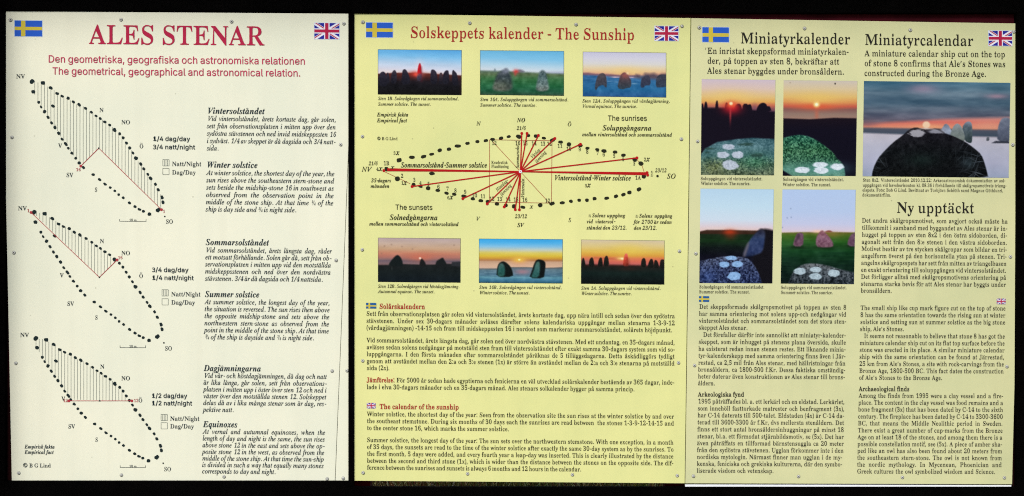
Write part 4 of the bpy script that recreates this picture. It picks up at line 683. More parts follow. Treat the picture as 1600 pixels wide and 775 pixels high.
# ------------------------------------------------------------------ materials
M = dict(
    cream=material("cream_print_sheet", (233, 229, 208), 0.42, 0.2, var=0.05, scale=3.0, var_rgb=(222, 222, 203), specks=0.5),
    yellow=material("yellow_print_sheet", (226, 222, 152), 0.42, 0.2, var=0.05, scale=3.0, var_rgb=(211, 212, 146), specks=0.5),
    straw=material("straw_print_sheet", (214, 210, 162), 0.42, 0.2, var=0.05, scale=3.0, var_rgb=(197, 198, 153), specks=0.5),
    white=material("white_sheet", (238, 238, 242), 0.42, 0.2, var=0.04, scale=6.0),
    black=material("black_border_and_board", (5, 4, 4), 0.9, 0.02, var=0.5, scale=20.0),
    maroon=material("dark_red_painted_wood", (62, 13, 22), 0.8, 0.05, var=0.45, scale=14.0),
    trim=material("near_black_red_wood", (34, 7, 9), 0.8, 0.05, var=0.45, scale=14.0),
    red_post=material("red_brown_post", (84, 10, 10), 0.8, 0.05, var=0.4, scale=14.0),
    ink_slate=material("slate_ink", (38, 50, 56), 0.6, 0.05, var=0.12, scale=40),
    ink_olive=material("dark_olive_ink", (42, 40, 24), 0.6, 0.05, var=0.12, scale=40),
    ink_grey=material("charcoal_ink", (40, 38, 34), 0.6, 0.05, var=0.12, scale=40),
    stone_ink=material("stone_mark_ink", (30, 42, 44), 0.6, 0.05, var=0.12, scale=40),
    stone_olive=material("stone_mark_olive_ink", (40, 40, 28), 0.6, 0.05, var=0.12, scale=40),
    hatch=material("hatch_ink", (126, 131, 122), 0.6, 0.05, var=0.08, scale=40),
    crimson=material("crimson_ink", (178, 38, 72), 0.6, 0.05, var=0.06, scale=25),
    rose=material("rose_ink", (184, 56, 88), 0.6, 0.05, var=0.06, scale=25),
    red=material("red_ink", (166, 44, 42), 0.6, 0.05, var=0.06, scale=25),
    ray=material("ray_red_ink", (176, 24, 28), 0.6, 0.05, var=0.06, scale=25),
    thin_red=material("thin_red_ink", (158, 62, 44), 0.6, 0.05, var=0.06, scale=25),
    wine=material("wine_ink", (170, 58, 66), 0.6, 0.05, var=0.06, scale=25),
    fblue=material("flag_blue_ink", (44, 92, 198), 0.6, 0.05, var=0.08, scale=30),
    fblue2=material("small_flag_blue_ink", (44, 92, 150), 0.6, 0.05, var=0.08, scale=30),
    fyellow=material("flag_yellow_ink", (206, 186, 70), 0.6, 0.05, var=0.08, scale=30),
    fnavy=material("flag_navy_ink", (42, 44, 150), 0.6, 0.05, var=0.08, scale=30),
    fred=material("flag_red_ink", (176, 36, 72), 0.6, 0.05, var=0.08, scale=30),
    fwhite=material("flag_white_ink", (228, 226, 238), 0.6, 0.05, var=0.04, scale=30),
    edge=material("flag_edge_ink", (200, 214, 236), 0.6, 0.05, var=0.04, scale=30),
    steel=material("dull_steel", (200, 198, 192), 0.45, 0.5, metal=0.0, var=0.25, scale=300),
    socket=material("screw_socket", (84, 84, 82), 0.6, 0.3, metal=0.0, var=0.3, scale=300),
    photo=colour_attr_material("photo_print", 0.6, 0.05),
    grass=colour_attr_material("grass_blades", 0.7, 0.15),
)


# ------------------------------------------------------------------ ground and the notice board
q = 4.84375                  # the measurements below were read off enlargements by this factor


def slope_left(y): return 0.0088


def slope_mid(y): return float(np.interp(y, [40, 120, 500, 740], [0.0105, 0.0105, 0.0080, 0.0086]))


def slope_right(y): return float(np.interp(y, [60, 130, 480, 640, 740], [0.0112, 0.0095, 0.0060, 0.0038, 0.0034]))


def ground_material():
    m = material("meadow", (74, 78, 42), 0.9, 0.1, var=0.5, scale=3.0, var_rgb=(104, 88, 58), bump=0.6)
    return m


gv, gf = [], []
N = 60
for i in range(N + 1):
    for j in range(N + 1):
        a, b = (i / N - 0.5) * 2, (j / N - 0.5) * 2
        x, y = 300 * a * abs(a) ** 1.5, 300 * b * abs(b) ** 1.5
        h = 0.02 * math.sin(x * 1.3) * math.cos(y * 1.1) * min(1, (abs(x) + abs(y)) / 3)
        gv.append((x, y, h - 0.02))
for i in range(N):
    for j in range(N):
        k = i * (N + 1) + j
        gf.append((k, k + N + 1, k + N + 2, k + 1))
tag(link_mesh("ground", gv, gf, ground_material(), None, smooth=True), kind="structure")

rng = random.Random(11)
bv, bf, bc = [], [], []
for i in range(6500):
    x = rng.uniform(X(500), X(1110)) if i < 5500 else rng.uniform(-1.7, 1.7)
    y = 0.12 + 1.9 * rng.random() ** 1.3
    h = rng.uniform(0.10, 0.235)
    lean = rng.uniform(-0.9, 0.9) * (1.5 if rng.random() < 0.3 else 0.7)
    ly = rng.uniform(-0.5, 0.5)
    w = rng.uniform(0.0016, 0.0042)
    t = rng.random()
    patch = math.sin(x * 9.0 + 1.0) + math.sin(x * 23.0)
    if t < 0.28: c = (rng.uniform(215, 245), rng.uniform(190, 220), rng.uniform(120, 160))
    elif t < 0.28 + 0.36 + 0.14 * patch: c = (rng.uniform(110, 150), rng.uniform(120, 150), 56)
    else: c = (rng.uniform(120, 170), rng.uniform(76, 110), rng.uniform(46, 66))
    c = lin(c)
    b = len(bv)
    for k in range(4):
        s = k / 3
        px, py, pz = x + lean * h * s * s, y + ly * h * s * s, h * s * (1 - 0.25 * abs(lean) * s) - 0.02
        ww = w * (1 - 0.85 * s)
        bv += [(px - ww, py, pz), (px + ww, py, pz)]
        bc += [c, c]
    bf += [(b + 2 * k, b + 2 * k + 1, b + 2 * k + 3, b + 2 * k + 2) for k in range(3)]
go = link_mesh("grass", bv, bf, M["grass"])
at = go.data.color_attributes.new("ink", 'FLOAT_COLOR', 'POINT')
at.data.foreach_set("color", np.hstack([np.array(bc), np.ones((len(bc), 1))]).astype(np.float32).ravel())
tag(go, "long dry grass standing behind the slot under the board", None, None, "stuff")

board = empty("notice_board", (X(800), 0.03, 0.0), "notice board with dark red posts and black border strips, holding the printed panels", "notice board")


def frame_part(name, boxes, mat, label=None):
    v, f = [], []
    for b in boxes: pbox(v, f, *b)
    o = link_mesh(name, v, f, mat, board)
    bev = o.modifiers.new("bevel", 'BEVEL'); bev.width = 0.0012; bev.segments = 2; bev.limit_method = 'ANGLE'
    if label: o["label"] = label
    return o


FR, BK = -0.005, 0.007       # front and back faces of black strips standing in for the collage border
frame_part("backing_board", [(-139, 1739, -139, 748, 0.012, 0.03), (-139, 545, 748.01, 830, 0.012, 0.03), (1075, 1739, 748.01, 830, 0.012, 0.03)], M["black"])
frame_part("top_border", [(-140, 549, -140, 16.58, FR, BK), (549.01, 1740, -140, 20.8, FR, BK)], M["black"])
frame_part("side_border", [(-140, 8.6, 16.6, 950, FR, BK)], M["black"])
frame_part("side_border", [(1587.4, 1740, 20.82, 950, FR, BK)], M["black"])
frame_part("border_divider", [(544.6, 553.2, 20.82, 760.33, FR, BK)], M["black"])  # stands in for the black divider of the collage
frame_part("bottom_border", [(8.62, 544.5, 751.3, 905, FR, BK), (544.51, 1587.38, 760.35, 905, FR, BK)], M["black"])
frame_part("shade_hood", [(-170, 1770, -165, -141, -0.22, 0.05)], M["black"])  # out of view, added to cast soft shade on the panel tops
frame_part("shade_cheek", [(-60, -30, -140, 900, -0.13, FR - 0.0005)], M["black"])  # pair of unseen cheeks, added to darken the outer panel edges
frame_part("shade_cheek", [(1630, 1660, -140, 900, -0.13, FR - 0.0005)], M["black"])
frame_part("red_rail", [(786, 1586.8, 21.0, 48, 0.0075, 0.0115)], M["maroon"], "dark purple red rail along the top")
frame_part("post", [(551, 576.5, 700, 950, 0.0305, 0.075)], M["red_post"])
frame_part("post", [(1041, 1072, 700, 950, 0.0305, 0.075)], M["red_post"])
frame_part("red_trim", [(8.7, 30, 300, 770.0, 0.0075, 0.0115)], M["trim"])
frame_part("red_trim", [(1566, 1587, 300, 770.0, 0.0075, 0.0115)], M["trim"])


# ------------------------------------------------------------------ panels: sheets, screws and flags
def panel(label, outline, mat, y0=0.0, y1=0.004, bevel=0.0005):
    xs, ys = [p[0] for p in outline], [p[1] for p in outline]
    root = empty("info_panel", (X(sum(xs) / len(xs)), y1, Z(max(ys))), label, "info panel")
    v, f = prism(outline, y0, y1)
    o = link_mesh("panel_sheet", v, f, mat, root)
    b = o.modifiers.new("bevel", 'BEVEL'); b.width = bevel; b.segments = 1; b.limit_method = 'ANGLE'
    return root


left = panel("cream panel headed ALES STENAR with three stone ship plans",
             [(9.0, 17.4), (549, 21.4), (546.5, 180), (540.4, 330), (530.7, 570), (523.4, 751.0), (18.3, 751.0), (15.0, 590), (12.0, 440), (9.2, 310)], M["cream"])
strip = panel("narrow blank cream strip of the next panel beside the stone ship plans",
              [(552.5, 21.6), (552.5, 751.0), (524.1, 751.0), (531.4, 570), (541.1, 330), (547.2, 180), (549.8, 21.6)], M["cream"])
mid = panel("yellow panel headed Solskeppets kalender with six photos and a ray diagram",
            [(553.4, 21.3), (1079.2, 28.2), (1075, 380), (1070.0, 755.4), (553.4, 751.3)], M["yellow"])
right = panel("pale straw panel headed Miniatyrkalender with five larger photos",
              [(1080.2, 28.3), (1586.6, 36.6), (1586.7, 330), (1585.4, 600), (1581.6, 756.9), (1070.9, 755.4), (1076, 380)], M["straw"])
blank = panel("thin white strip of a blank panel below the pale straw panel",
              [(1070.6, 757.2), (1580.6, 758.2), (1579.6, 766), (1070.6, 766)], M["white"])


def screw_mesh():
    prof = [(0.0, 0.0006), (0.0011, 0.0006), (0.0012, 0.0019), (0.0016, 0.0021), (0.0024, 0.0019), (0.0030, 0.0013), (0.0033, 0.0009), (0.0037, 0.0008), (0.0038, 0.0)]
    n = 16
    v, f, mi = [], [], []
    for r, h in prof:
        for i in range(n):
            t = 2 * math.pi * i / n
            v.append((r * math.cos(t), -h, r * math.sin(t)))
    for k in range(len(prof) - 1):
        for i in range(n):
            j = (i + 1) % n
            f.append((k * n + i, k * n + j, (k + 1) * n + j, (k + 1) * n + i))
            mi.append(1 if k < 1 or k >= len(prof) - 3 else 0)
    me = bpy.data.meshes.new("screw")
    me.from_pydata(v, [], f)
    me.materials.append(M["steel"]); me.materials.append(M["socket"])
    me.polygons.foreach_set("material_index", mi)
    me.polygons.foreach_set("use_smooth", [True] * len(f))
    me.update()
    return me


SCREW = screw_mesh()


def screws(parent, pts):
    off = origin(parent)
    r = random.Random(len(pts))
    for x, y in pts:
        o = bpy.data.objects.new("screw", SCREW)
        COL.objects.link(o)
        o.parent = parent
        o.location = Vector((X(x), -0.0001, Z(y))) - off
        o.rotation_euler = (r.uniform(-0.12, 0.12), r.uniform(0, 3), r.uniform(-0.12, 0.12))
        k = r.uniform(0.92, 1.05)
        o.scale = (k, k, k)


screws(left, [(16.7, 31.2), (189.3, 30.8), (361.8, 33.9), (537.4, 37), (18.8, 214.6), (21.7, 394.8), (24.8, 567.5), (29.3, 739.1),
              (189.7, 742.2), (532.3, 226), (525, 406.7), (519, 579.7), (350, 745), (511.2, 748.2)])
screws(strip, [(542.2, 579), (536.2, 747.3)])
screws(mid, [(567, 34.7), (734, 36.1), (900.1, 38.4), (1065.7, 40.9), (566.4, 213.4), (1064.5, 217.3), (566, 390.2), (1061.6, 392.5),
             (566.8, 563.8), (1060.1, 566.9), (567.3, 738.7), (730.6, 740.3), (894.3, 741.8), (1058.1, 743.2)])
screws(right, [(1092.6, 43.1), (1257.2, 44.4), (1422.2, 47.1), (1584.3, 49.5), (1090, 220.8), (1582.3, 226.2), (1087.3, 396.2), (1578.7, 401.2),
               (1085.2, 571), (1573.2, 572.8), (1083.3, 743.8), (1247.7, 744.4), (1409.9, 745.9), (1569.2, 746.5)])


def sheared(x0, y0, sl):
    return lambda a, b: (a, b + sl * (a - x0))


def swedish_flag(parent, x0, y0, x1, y1, vx, hy, sl=0.01, small=False):
    f = sheared(x0, y0, sl)
    ink = Ink(0.0004)
    R = lambda a, b, c, e, d, mi: ink.tri([f(a, b), f(c, b), f(c, e), f(a, e)], [(0, 1, 2), (0, 2, 3)], d, mi)
    if not small:
        R(x0 - 0.7, y0 - 0.7, x1 + 0.7, y1 + 0.7, 0.0003, 0)
    R(x0, y0, x1, y1, 0.0004, 1)
    o = ink.done("swedish_flag", [M["edge"], M["fblue2"] if small else M["fblue"]], parent)
    ink = Ink(0.0005)
    ink.tri([f(a, b) for a, b in ((x0, hy[0]), (x1, hy[0]), (x1, hy[1]), (x0, hy[1]))], [(0, 1, 2), (0, 2, 3)])
    ink.tri([f(a, b) for a, b in ((vx[0], y0), (vx[1], y0), (vx[1], y1), (vx[0], y1))], [(0, 1, 2), (0, 2, 3)], 0.00055)
    ink.done("cross", M["fyellow"], o)


def clip(poly, x0, y0, x1, y1):
    def cut(ps, ins, at):
        out = []
        for i in range(len(ps)):
            a, b = ps[i - 1], ps[i]
            if ins(b):
                if not ins(a): out.append(at(a, b))
                out.append(b)
            elif ins(a): out.append(at(a, b))
        return out
    def ax(v): return lambda a, b: (v, a[1] + (b[1] - a[1]) * (v - a[0]) / (b[0] - a[0]))
    def ay(v): return lambda a, b: (a[0] + (b[0] - a[0]) * (v - a[1]) / (b[1] - a[1]), v)
    for ins, at in ((lambda p: p[0] >= x0, ax(x0)), (lambda p: p[0] <= x1, ax(x1)), (lambda p: p[1] >= y0, ay(y0)), (lambda p: p[1] <= y1, ay(y1))):
        if poly: poly = cut(poly, ins, at)
    return poly


def british_flag(parent, x0, y0, x1, y1, sl=0.008, small=False):
    f = sheared(x0, y0, sl)
    w, h = x1 - x0, y1 - y0
    cx, cy = (x0 + x1) / 2, (y0 + y1) / 2
    def band(ink, a, b, wd, off, d, mi=0):
        dx, dy = b[0] - a[0], b[1] - a[1]
        L = math.hypot(dx, dy); nx, ny = -dy / L, dx / L
        dx, dy = dx / L * w, dy / L * w
        a = (a[0] - dx, a[1] - dy) if a != (cx, cy) else a
        b = (b[0] + dx, b[1] + dy)
        p = [(a[0] + nx * (off + wd / 2), a[1] + ny * (off + wd / 2)), (b[0] + nx * (off + wd / 2), b[1] + ny * (off + wd / 2)),
             (b[0] + nx * (off - wd / 2), b[1] + ny * (off - wd / 2)), (a[0] + nx * (off - wd / 2), a[1] + ny * (off - wd / 2))]
        p = clip(p, x0, y0, x1, y1)
        ink.poly([f(*t) for t in p], d, mi)
    ink = Ink(0.0004)
    R = lambda i, a, b, c, e, d, mi=0: i.tri([f(a, b), f(c, b), f(c, e), f(a, e)], [(0, 1, 2), (0, 2, 3)], d, mi)
    if not small: R(ink, x0 - 0.7, y0 - 0.7, x1 + 0.7, y1 + 0.7, 0.0003, 0)
    R(ink, x0, y0, x1, y1, 0.00036, 1)
    o = ink.done("british_flag", [M["edge"], M["fnavy"]], parent)
    ink = Ink(0.0004)
    band(ink, (x0, y0), (x1, y1), h * 0.2, 0, 0.00040)
    band(ink, (x0, y1), (x1, y0), h * 0.2, 0, 0.00043)
    R(ink, cx - h * 0.17, y0, cx + h * 0.17, y1, 0.00052); R(ink, x0, cy - h * 0.16, x1, cy + h * 0.16, 0.00055)
    ink.done("white_crosses", M["fwhite"], o)
    ink = Ink(0.0004)
    for i, c in enumerate(((x0, y0), (x1, y0), (x1, y1), (x0, y1))):
        band(ink, (cx, cy), c, h * 0.065, h * 0.045 * (1 if i % 2 == 0 else 1), 0.00046)
    R(ink, cx - h * 0.105, y0, cx + h * 0.105, y1, 0.00060); R(ink, x0, cy - h * 0.095, x1, cy + h * 0.095, 0.00063)
    ink.done("red_crosses", M["fred"], o)


swedish_flag(left, 22.9, 32, 65.9, 56.6, (33, 39.8), (41.7, 47))
british_flag(left, 491.2, 35.9, 530.2, 60.8)
swedish_flag(mid, 572, 35.1, 613.7, 58.2, (581.9, 588.9), (44, 49.5))
british_flag(mid, 1023, 40.9, 1059.8, 63.5)
swedish_flag(right, 1097.4, 42.5, 1138.9, 65.5, (1107.3, 1114), (51.6, 57.2))
british_flag(right, 1544.6, 48.2, 1581.2, 71.4)
swedish_flag(mid, 572, 473.1, 588, 482, (575.8, 578.4), (476.8, 478.9), small=True)
british_flag(mid, 573, 629.4, 587, 638.2, small=True)
swedish_flag(right, 1092.1, 462.7, 1108.1, 471.5, (1095.9, 1098.4), (466.1, 468.5), small=True)
british_flag(right, 1557.2, 466.4, 1571.3, 475.3, small=True)


# ------------------------------------------------------------------ print on the cream panel
def L(ox, oy, rows):
    """rows of (text, zoomed x0, zoomed baseline, zoomed x1) -> photograph pixels."""
    return [(t, ox + a / q, oy + b / q, ox + c / q if c else None) for t, a, b, c in rows]


block("title", left, M["crimson"], 'R', 29.2, [("ALES STENAR", 139.3, 68.4, 413)], slope_left)
block("subtitle", left, M["rose"], 'S', 11.2, [("Den geometriska, geografiska och astronomiska relationen", 75, 97.5, 477.3)], 0.0085)
block("subtitle", left, M["rose"], 'S', 11.2, [("The geometrical, geographical and astronomical relation.", 81.5, 116.3, 470)], 0.0085)
H, P = ("Z", 9.4), ("I", 7.5)
SL = M["ink_slate"]
for head, paras in (
    (("Vintersolståndet", 324.4, 177.4, 413.8), L(280, 150, [
        ("Vid vintersolståndet, årets kortaste dag, går solen,", 217, 187, 1187), ("sett från observationsplatsen i mitten upp över den", 210, 243, 1186),
        ("sydöstra stävstenen och ned invid midskeppssten 16", 210, 299, 1186), ("i sydväst. 1/4 av skeppet är då dagsida och 3/4 natt-", 210, 355, 1182), ("sida.", 210, 411, None)])),
    (("Winter solstice", 323.4, 261.6, 402.8), L(280, 150, [
        ("At winter solstice, the shortest day of the year, the", 207, 597, 1176), ("sun rises above the southeastern stern-stone and", 205, 652, 1174),
        ("sets beside the midship-stone 16 in southwest as", 205, 707, 1172), ("observed from the observation point in the", 203, 763, 1170),
        ("middle of the stone ship. At that time ¼ of the", 202, 818, 1168), ("ship is day side and ¾ is night side.", 201, 873, 888)])),
    (("Sommarsolståndet", 321.3, 382.6, 420.4), L(280, 300, [
        ("Vid sommarsolståndet, årets längsta dag, råder", 203, 456, 1155), ("ett motsatt förhållande. Solen går då, sett från ob-", 198, 509, 1152),
        ("servationsplatsen i mitten upp vid den motställda", 197, 562, 1150), ("midskeppsstenen och ned över den nordvästra", 196, 616, 1148), ("stävstenen. 3/4 är då dagsida och 1/4 nattsida.", 196, 670, 1088)])),
    (("Summer solstice", 320.3, 463.8, 405.5), L(280, 450, [
        ("At summer solstice, the longest day of the year,", 194, 121, 1140), ("the situation is reversed. The sun rises then above", 193, 174, 1140),
        ("the opposite midship-stone and sets above the", 192, 227, 1138), ("northwestern stern-stone as observed from the", 191, 281, 1136),
        ("point in the middle of the stone ship. At that time", 190, 334, 1134), ("¾ of the ship is dayside and ¼ is night side.", 195, 387, 1022)])),
    (("Dagjämningarna", 318.6, 579.4, 408.2), L(280, 450, [
        ("Vid vår- och höstdagjämningen, då dag och natt", 190, 679, 1118), ("är lika långa, går solen, sett från observations-", 184, 731, 1116),
        ("platsen i mitten upp i öster över sten 12 och ned i", 184, 782, 1116), ("väster över den motställda stenen 12. Solskeppet", 184, 833, 1114),
        ("delas då av i lika många stenar som är dag, res-", 182, 884, 1112), ("pektive natt.", 181, 936, 414)])),
    (("Equinoxes", 317.4, 667.1, 371.3), L(280, 615, [
        ("At vernal and autumnal equinoxes, when the", 180, 303, 1106), ("length of day and night is the same, the sun rises", 178, 354, 1103),
        ("above stone 12 in the east and sets above the op-", 176, 405, 1100), ("posite stone 12 in the west, as observed from the", 175, 455, 1099),
        ("middle of the stone ship. At that time the sun-ship", 175, 505, 1096), ("is divided in such a way that equally many stones", 174, 554, 1094), ("corresponds to day and night.", 174, 603, 731)])),
):
    block("heading", left, SL, 'Z', 9.2, [head], slope_left)
    block("paragraph", left, SL, 'I', 7.4, paras, 0.0092)
for i, (y, rows) in enumerate(((150, [("1/4 dag/day", 1157, 339, 1440), ("3/4 natt/night", 1157, 401, 1478)]),
                               (300, [("3/4 dag/day", 1150, 604, 1428), ("1/4 natt/night", 1150, 664, 1467)]),
                               (615, [("1/2 dag/day", 1148, 31, 1418), ("1/2 natt/night", 1148, 87, 1455)]))):
    for r in L(0, y, rows):
        block("ratio_line", left, SL, 'H', 6.8, [r], 0.007)
block("caption", left, SL, 'Z', 5.7, L(0, 615, [("Empirisk fakta", 187, 414, 415), ("Empirical fact", 187, 455, 407)]), 0.006)
block("copyright_line", left, SL, 'R', 6.0, L(0, 615, [("© B G Lind", 172, 557, 385)]), 0.006)

# the three ship plans: one set of stones, laid out three times
UP = [(50, 127.4, 3.6, 3.0, -0.7), (67.1, 129.4, 3.2, 2.7, 0.1), (79.3, 137.3, 2.9, 2.2, 0.5), (89.2, 146, 3.0, 1.9, 0.4), (97.2, 150.3, 2.6, 1.8, 0.4),
      (106.5, 153.3, 2.5, 2.0, 0.4), (114.6, 159.2, 2.4, 2.0, 0.6), (123.7, 163.5, 3.2, 2.2, 0.8), (133.6, 169.2, 2.5, 1.9, 0.4), (142.8, 175.2, 2.3, 1.9, 0.4),
      (150.1, 181, 2.2, 1.7, 0.5), (156.7, 185.1, 2.4, 1.7, 0.6), (163.7, 190.5, 2.6, 1.9, 0.1), (171.3, 195.2, 2.4, 1.8, 0.3), (179, 203, 2.6, 3.0, -0.3),
      (187, 209, 2.2, 2.0, 0.7), (192.6, 215.2, 2.2, 2.2, 0.7), (197.8, 223.3, 2.3, 1.9, 0.9), (202.7, 231.1, 2.3, 2.3, 0.9), (207.7, 238.8, 2.4, 1.8, 0.9),
      (212.4, 247, 2.7, 2.6, 0.2), (220.1, 256.3, 2.7, 2.1, 0.9), (224.6, 263.8, 2.5, 2.0, 0.9), (231, 272.2, 2.3, 1.8, 0.9), (235.2, 278.4, 3.0, 2.2, 0.9),
      (243, 287.7, 2.3, 1.9, 1.0), (247.1, 296.4, 2.5, 2.1, 1.0), (253.1, 308.2, 2.9, 2.2, 1.1), (254.6, 316.1, 3.1, 2.2, 1.3)]
LOW = [(52, 143.3, 2.9, 2.6, 0), (60.5, 159.9, 2.1, 2.1, 0), (64.2, 167.1, 2.4, 1.5, 1.0), (69.6, 174.4, 2.5, 2.4, 0.3), (75.1, 183.2, 2.5, 1.9, 1.0), (80.7, 191.9, 2.4, 1.9, 1.0),
       (85.9, 199.3, 2.5, 2.1, 0.9), (91.9, 208, 2.6, 2.1, 0.9), (97, 217.3, 2.4, 1.7, 0.9), (102.8, 224.9, 3.4, 2.1, 0.9), (106.7, 231.5, 2.2, 1.8, 0.9), (112.3, 239.2, 2.4, 2.0, 0.6),
       (118.3, 247.2, 2.0, 1.9, 0.5), (123.9, 254.5, 2.5, 2.4, 0.3), (130.5, 261.7, 2.5, 2.0, 1.0), (145.3, 272.8, 2.7, 1.9, 0.1), (155.5, 280.5, 2.9, 1.9, 0.5), (164.1, 287.5, 2.6, 1.8, 0.6),
       (172.2, 292.9, 2.0, 1.9, 0.4), (179.4, 298.2, 2.0, 1.7, 0.4), (185.4, 304, 2.0, 1.9, 0.3), (192.6, 308.9, 2.1, 2.0, 0.6), (202.3, 317.1, 2.5, 1.9, 0.5), (211, 322.7, 2.4, 1.9, 0.3),
       (217.8, 327, 2.6, 1.7, 0.3), (224, 330.1, 2.2, 1.9, 0.3), (233.5, 334.5, 2.8, 2.3, 0.1)]
EXTRA = [(82.8, 165.5, 2.7, 2.1, 0.7), (247.2, 328, 3.6, 2.8, -0.6)]


def affine(src, dst):
    A = np.array([[x, y, 1] for x, y in src]); B = np.array(dst)
    return np.linalg.solve(A, B)


SRC = [(50, 127.4), (233.5, 334.5), (179, 203.1)]
plans = [
    dict(dst=SRC, letters=[("NV", 25.2, 122.4), ("N", 155.3, 175.1), ("NO", 189.5, 194), ("Ö", 217.8, 231.5), ("V", 91, 230.7), ("SV", 103.6, 276.5), ("S", 148, 299.5), ("SO", 259.1, 349.3)],
         bar=(186.6, 228.5, 345.6, 342.3), red=[("16", 118.8, 267.2), ("1", 254.4, 332.3)], path=[(126.3, 259.4), (154.4, 231.5), (252.3, 327.5)], dots=[(126.3, 259.4), (252.3, 327.5)], h0=263, h1=1222, legend=(150, 1232, 481, 547, 1301, 529, 593)),
    dict(dst=[(53.3, 331.6), (232.9, 531.8), (178.8, 405.5)], letters=[("NV", 28.1, 328.5), ("N", 155.9, 379.7), ("NO", 189.5, 398.5), ("Ö", 217.2, 434.2), ("V", 93.5, 433.2), ("SV", 104.9, 477.5), ("S", 148.6, 499.1), ("SO", 257.6, 547.4)],
         bar=(187.3, 227.7, 542.9, 539.6), red=[("1", 42.5, 331.3), ("16", 184.2, 404.8)], path=[(48.5, 331.8), (155.3, 433.2), (183, 406.1)], dots=[(48.5, 331.8), (183, 406.1)], h0=276, h1=862, legend=(450, 1226, 12, 80, 1295, 62, 124)),
    dict(dst=[(55.9, 528.7), (232.1, 719.9), (179.4, 599.7)], letters=[("NV", 31.4, 526.4), ("N", 156.5, 575.9), ("NO", 189.5, 594.1), ("Ö", 216.2, 628.6), ("V", 96, 626), ("SV", 106.5, 669.3), ("S", 148.9, 690), ("SO", 256.2, 736)],
         bar=(187.5, 227.5, 730.2, 727), red=[("12", 98.6, 628), ("12", 209, 628)], path=[(107.6, 626.2), (206, 626.2)], dots=[(107.6, 626.2), (206, 626.2)], h0=273, h1=960, legend=(615, 1219, 156, 219, 1287, 204, 262)),
]
for pi, pl in enumerate(plans):
    Am = affine(SRC, pl["dst"])
    T = lambda x, y: tuple(np.array([x, y, 1]) @ Am)
    ink = Ink(0.0005)
    for si, (x, y, rx, ry, ro) in enumerate(UP + LOW + EXTRA):
        a, b = T(x, y)
        ink.blob(a, b, rx * 1.06, ry * 1.08, ro, si, 0.14)
    a, b = T(257.5, 338.2)
    ink.dot(a, b, 1.2)
    dia = ink.done("ship_diagram", M["stone_ink"], left)
    ink = Ink(0.0007)
    cpt = pl["path"][1] if len(pl["path"]) == 3 else (156, 626.2)
    ink.dot(cpt[0], cpt[1], 1.2)
    ink.done("observation_point", M["stone_ink"], dia)
    # hatching between the stones and the red sight line
    up = [T(x, y) for x, y, *_ in UP] + [T(255.5, 330)]
    lo = [T(x, y) for x, y, *_ in LOW[:14]]
    path = pl["path"]
    if pi == 0: low = lo + path[0:]
    elif pi == 1: low = [(53, 333.5)] + path[1:]
    else: low = lo[:11] + path
    ink = Ink(0.0004)
    ux, uy = zip(*up); lx, ly = zip(*low)
    o = np.argsort(lx)
    n = 0
    x = pl["h0"] / q
    while x <= pl["h1"] / q + 0.5:
        yt = float(np.interp(x, ux, uy)) + (1.0 if n % 3 else -1.0)
        if x < ux[1]: yt = min(yt, uy[0] + 1) - (0 if n else 0)
        yb = float(np.interp(x, np.array(lx)[o], np.array(ly)[o]))
        if yb - yt > 2: ink.line((x, yt), (x - 0.1, yb), 0.62)
        x += 24.45 / q * (1.0 if pi != 2 else 0.985)
        n += 1
    ink.done("hatching", M["hatch"], dia)
    ink = Ink(0.0006)
    for a, b in zip(path, path[1:]): ink.line(a, b, 0.95)
    for a, b in pl["dots"]: ink.dot(a, b, 2.1, 0.00065)
    ink.done("sight_line", M["wine"], dia)
    for t, x, y in pl["letters"]:
        ink = Ink(0.0008)
        write(ink, t, 'R', 6.5, x, y, x + {"NV": 13.6, "N": 6.6, "NO": 14, "Ö": 6.4, "V": 5.7, "SV": 10.5, "S": 4.1, "SO": 11.3}[t])
        ink.done("compass_letter", SL, dia)
    for t, x, y in pl["red"]:
        ink = Ink(0.0008)
        write(ink, t, 'R', 4.6, x, y, kx=0.98)
        ink.done("stone_number", M["wine"], dia)
    ink = Ink(0.0006)
    x0, x1, y, yt = pl["bar"]
    ink.line((x0, y), (x1, y + 0.2), 0.55); ink.line((x0 + 0.3, yt), (x0 + 0.3, y + 0.2), 0.55, d=0.00063); ink.line((x1 - 0.3, yt), (x1 - 0.3, y + 0.3), 0.55, d=0.00063)
    write(ink, "10 m", 'R', 3.6, (x0 + x1) / 2 + 0.2, y - 0.2, anchor='c')
    ink.done("scale_bar", SL, dia)
    oy, bx, b0, b1, tx, t0, t1 = pl["legend"]
    ink = Ink(0.0006)
    for k, by in enumerate((b0, b1)):
        x0, y0, s = bx / q, oy + by / q, 9.8
        for a, b, c, e in ((0, 0, s, 0), (0, s, s, s)): ink.line((x0 + a, y0 + b), (x0 + c, y0 + e), 0.6)
        for a in ((0, s) if k else (0, s / 4, s / 2, 3 * s / 4, s)): ink.line((x0 + a, y0), (x0 + a, y0 + s), 0.6, d=0.00063)
    lg = ink.done("legend", M["hatch"], left)
    ink = Ink(0.0008)
    for t, y, e in (("Natt/Night", t0, 1.0), ("Dag/Day", t1, 1.0)): write(ink, t, 'R', 6.7, tx / q, oy + y / q, None, 0.006, kx=0.985)
    ink.done("legend_text", SL, lg)


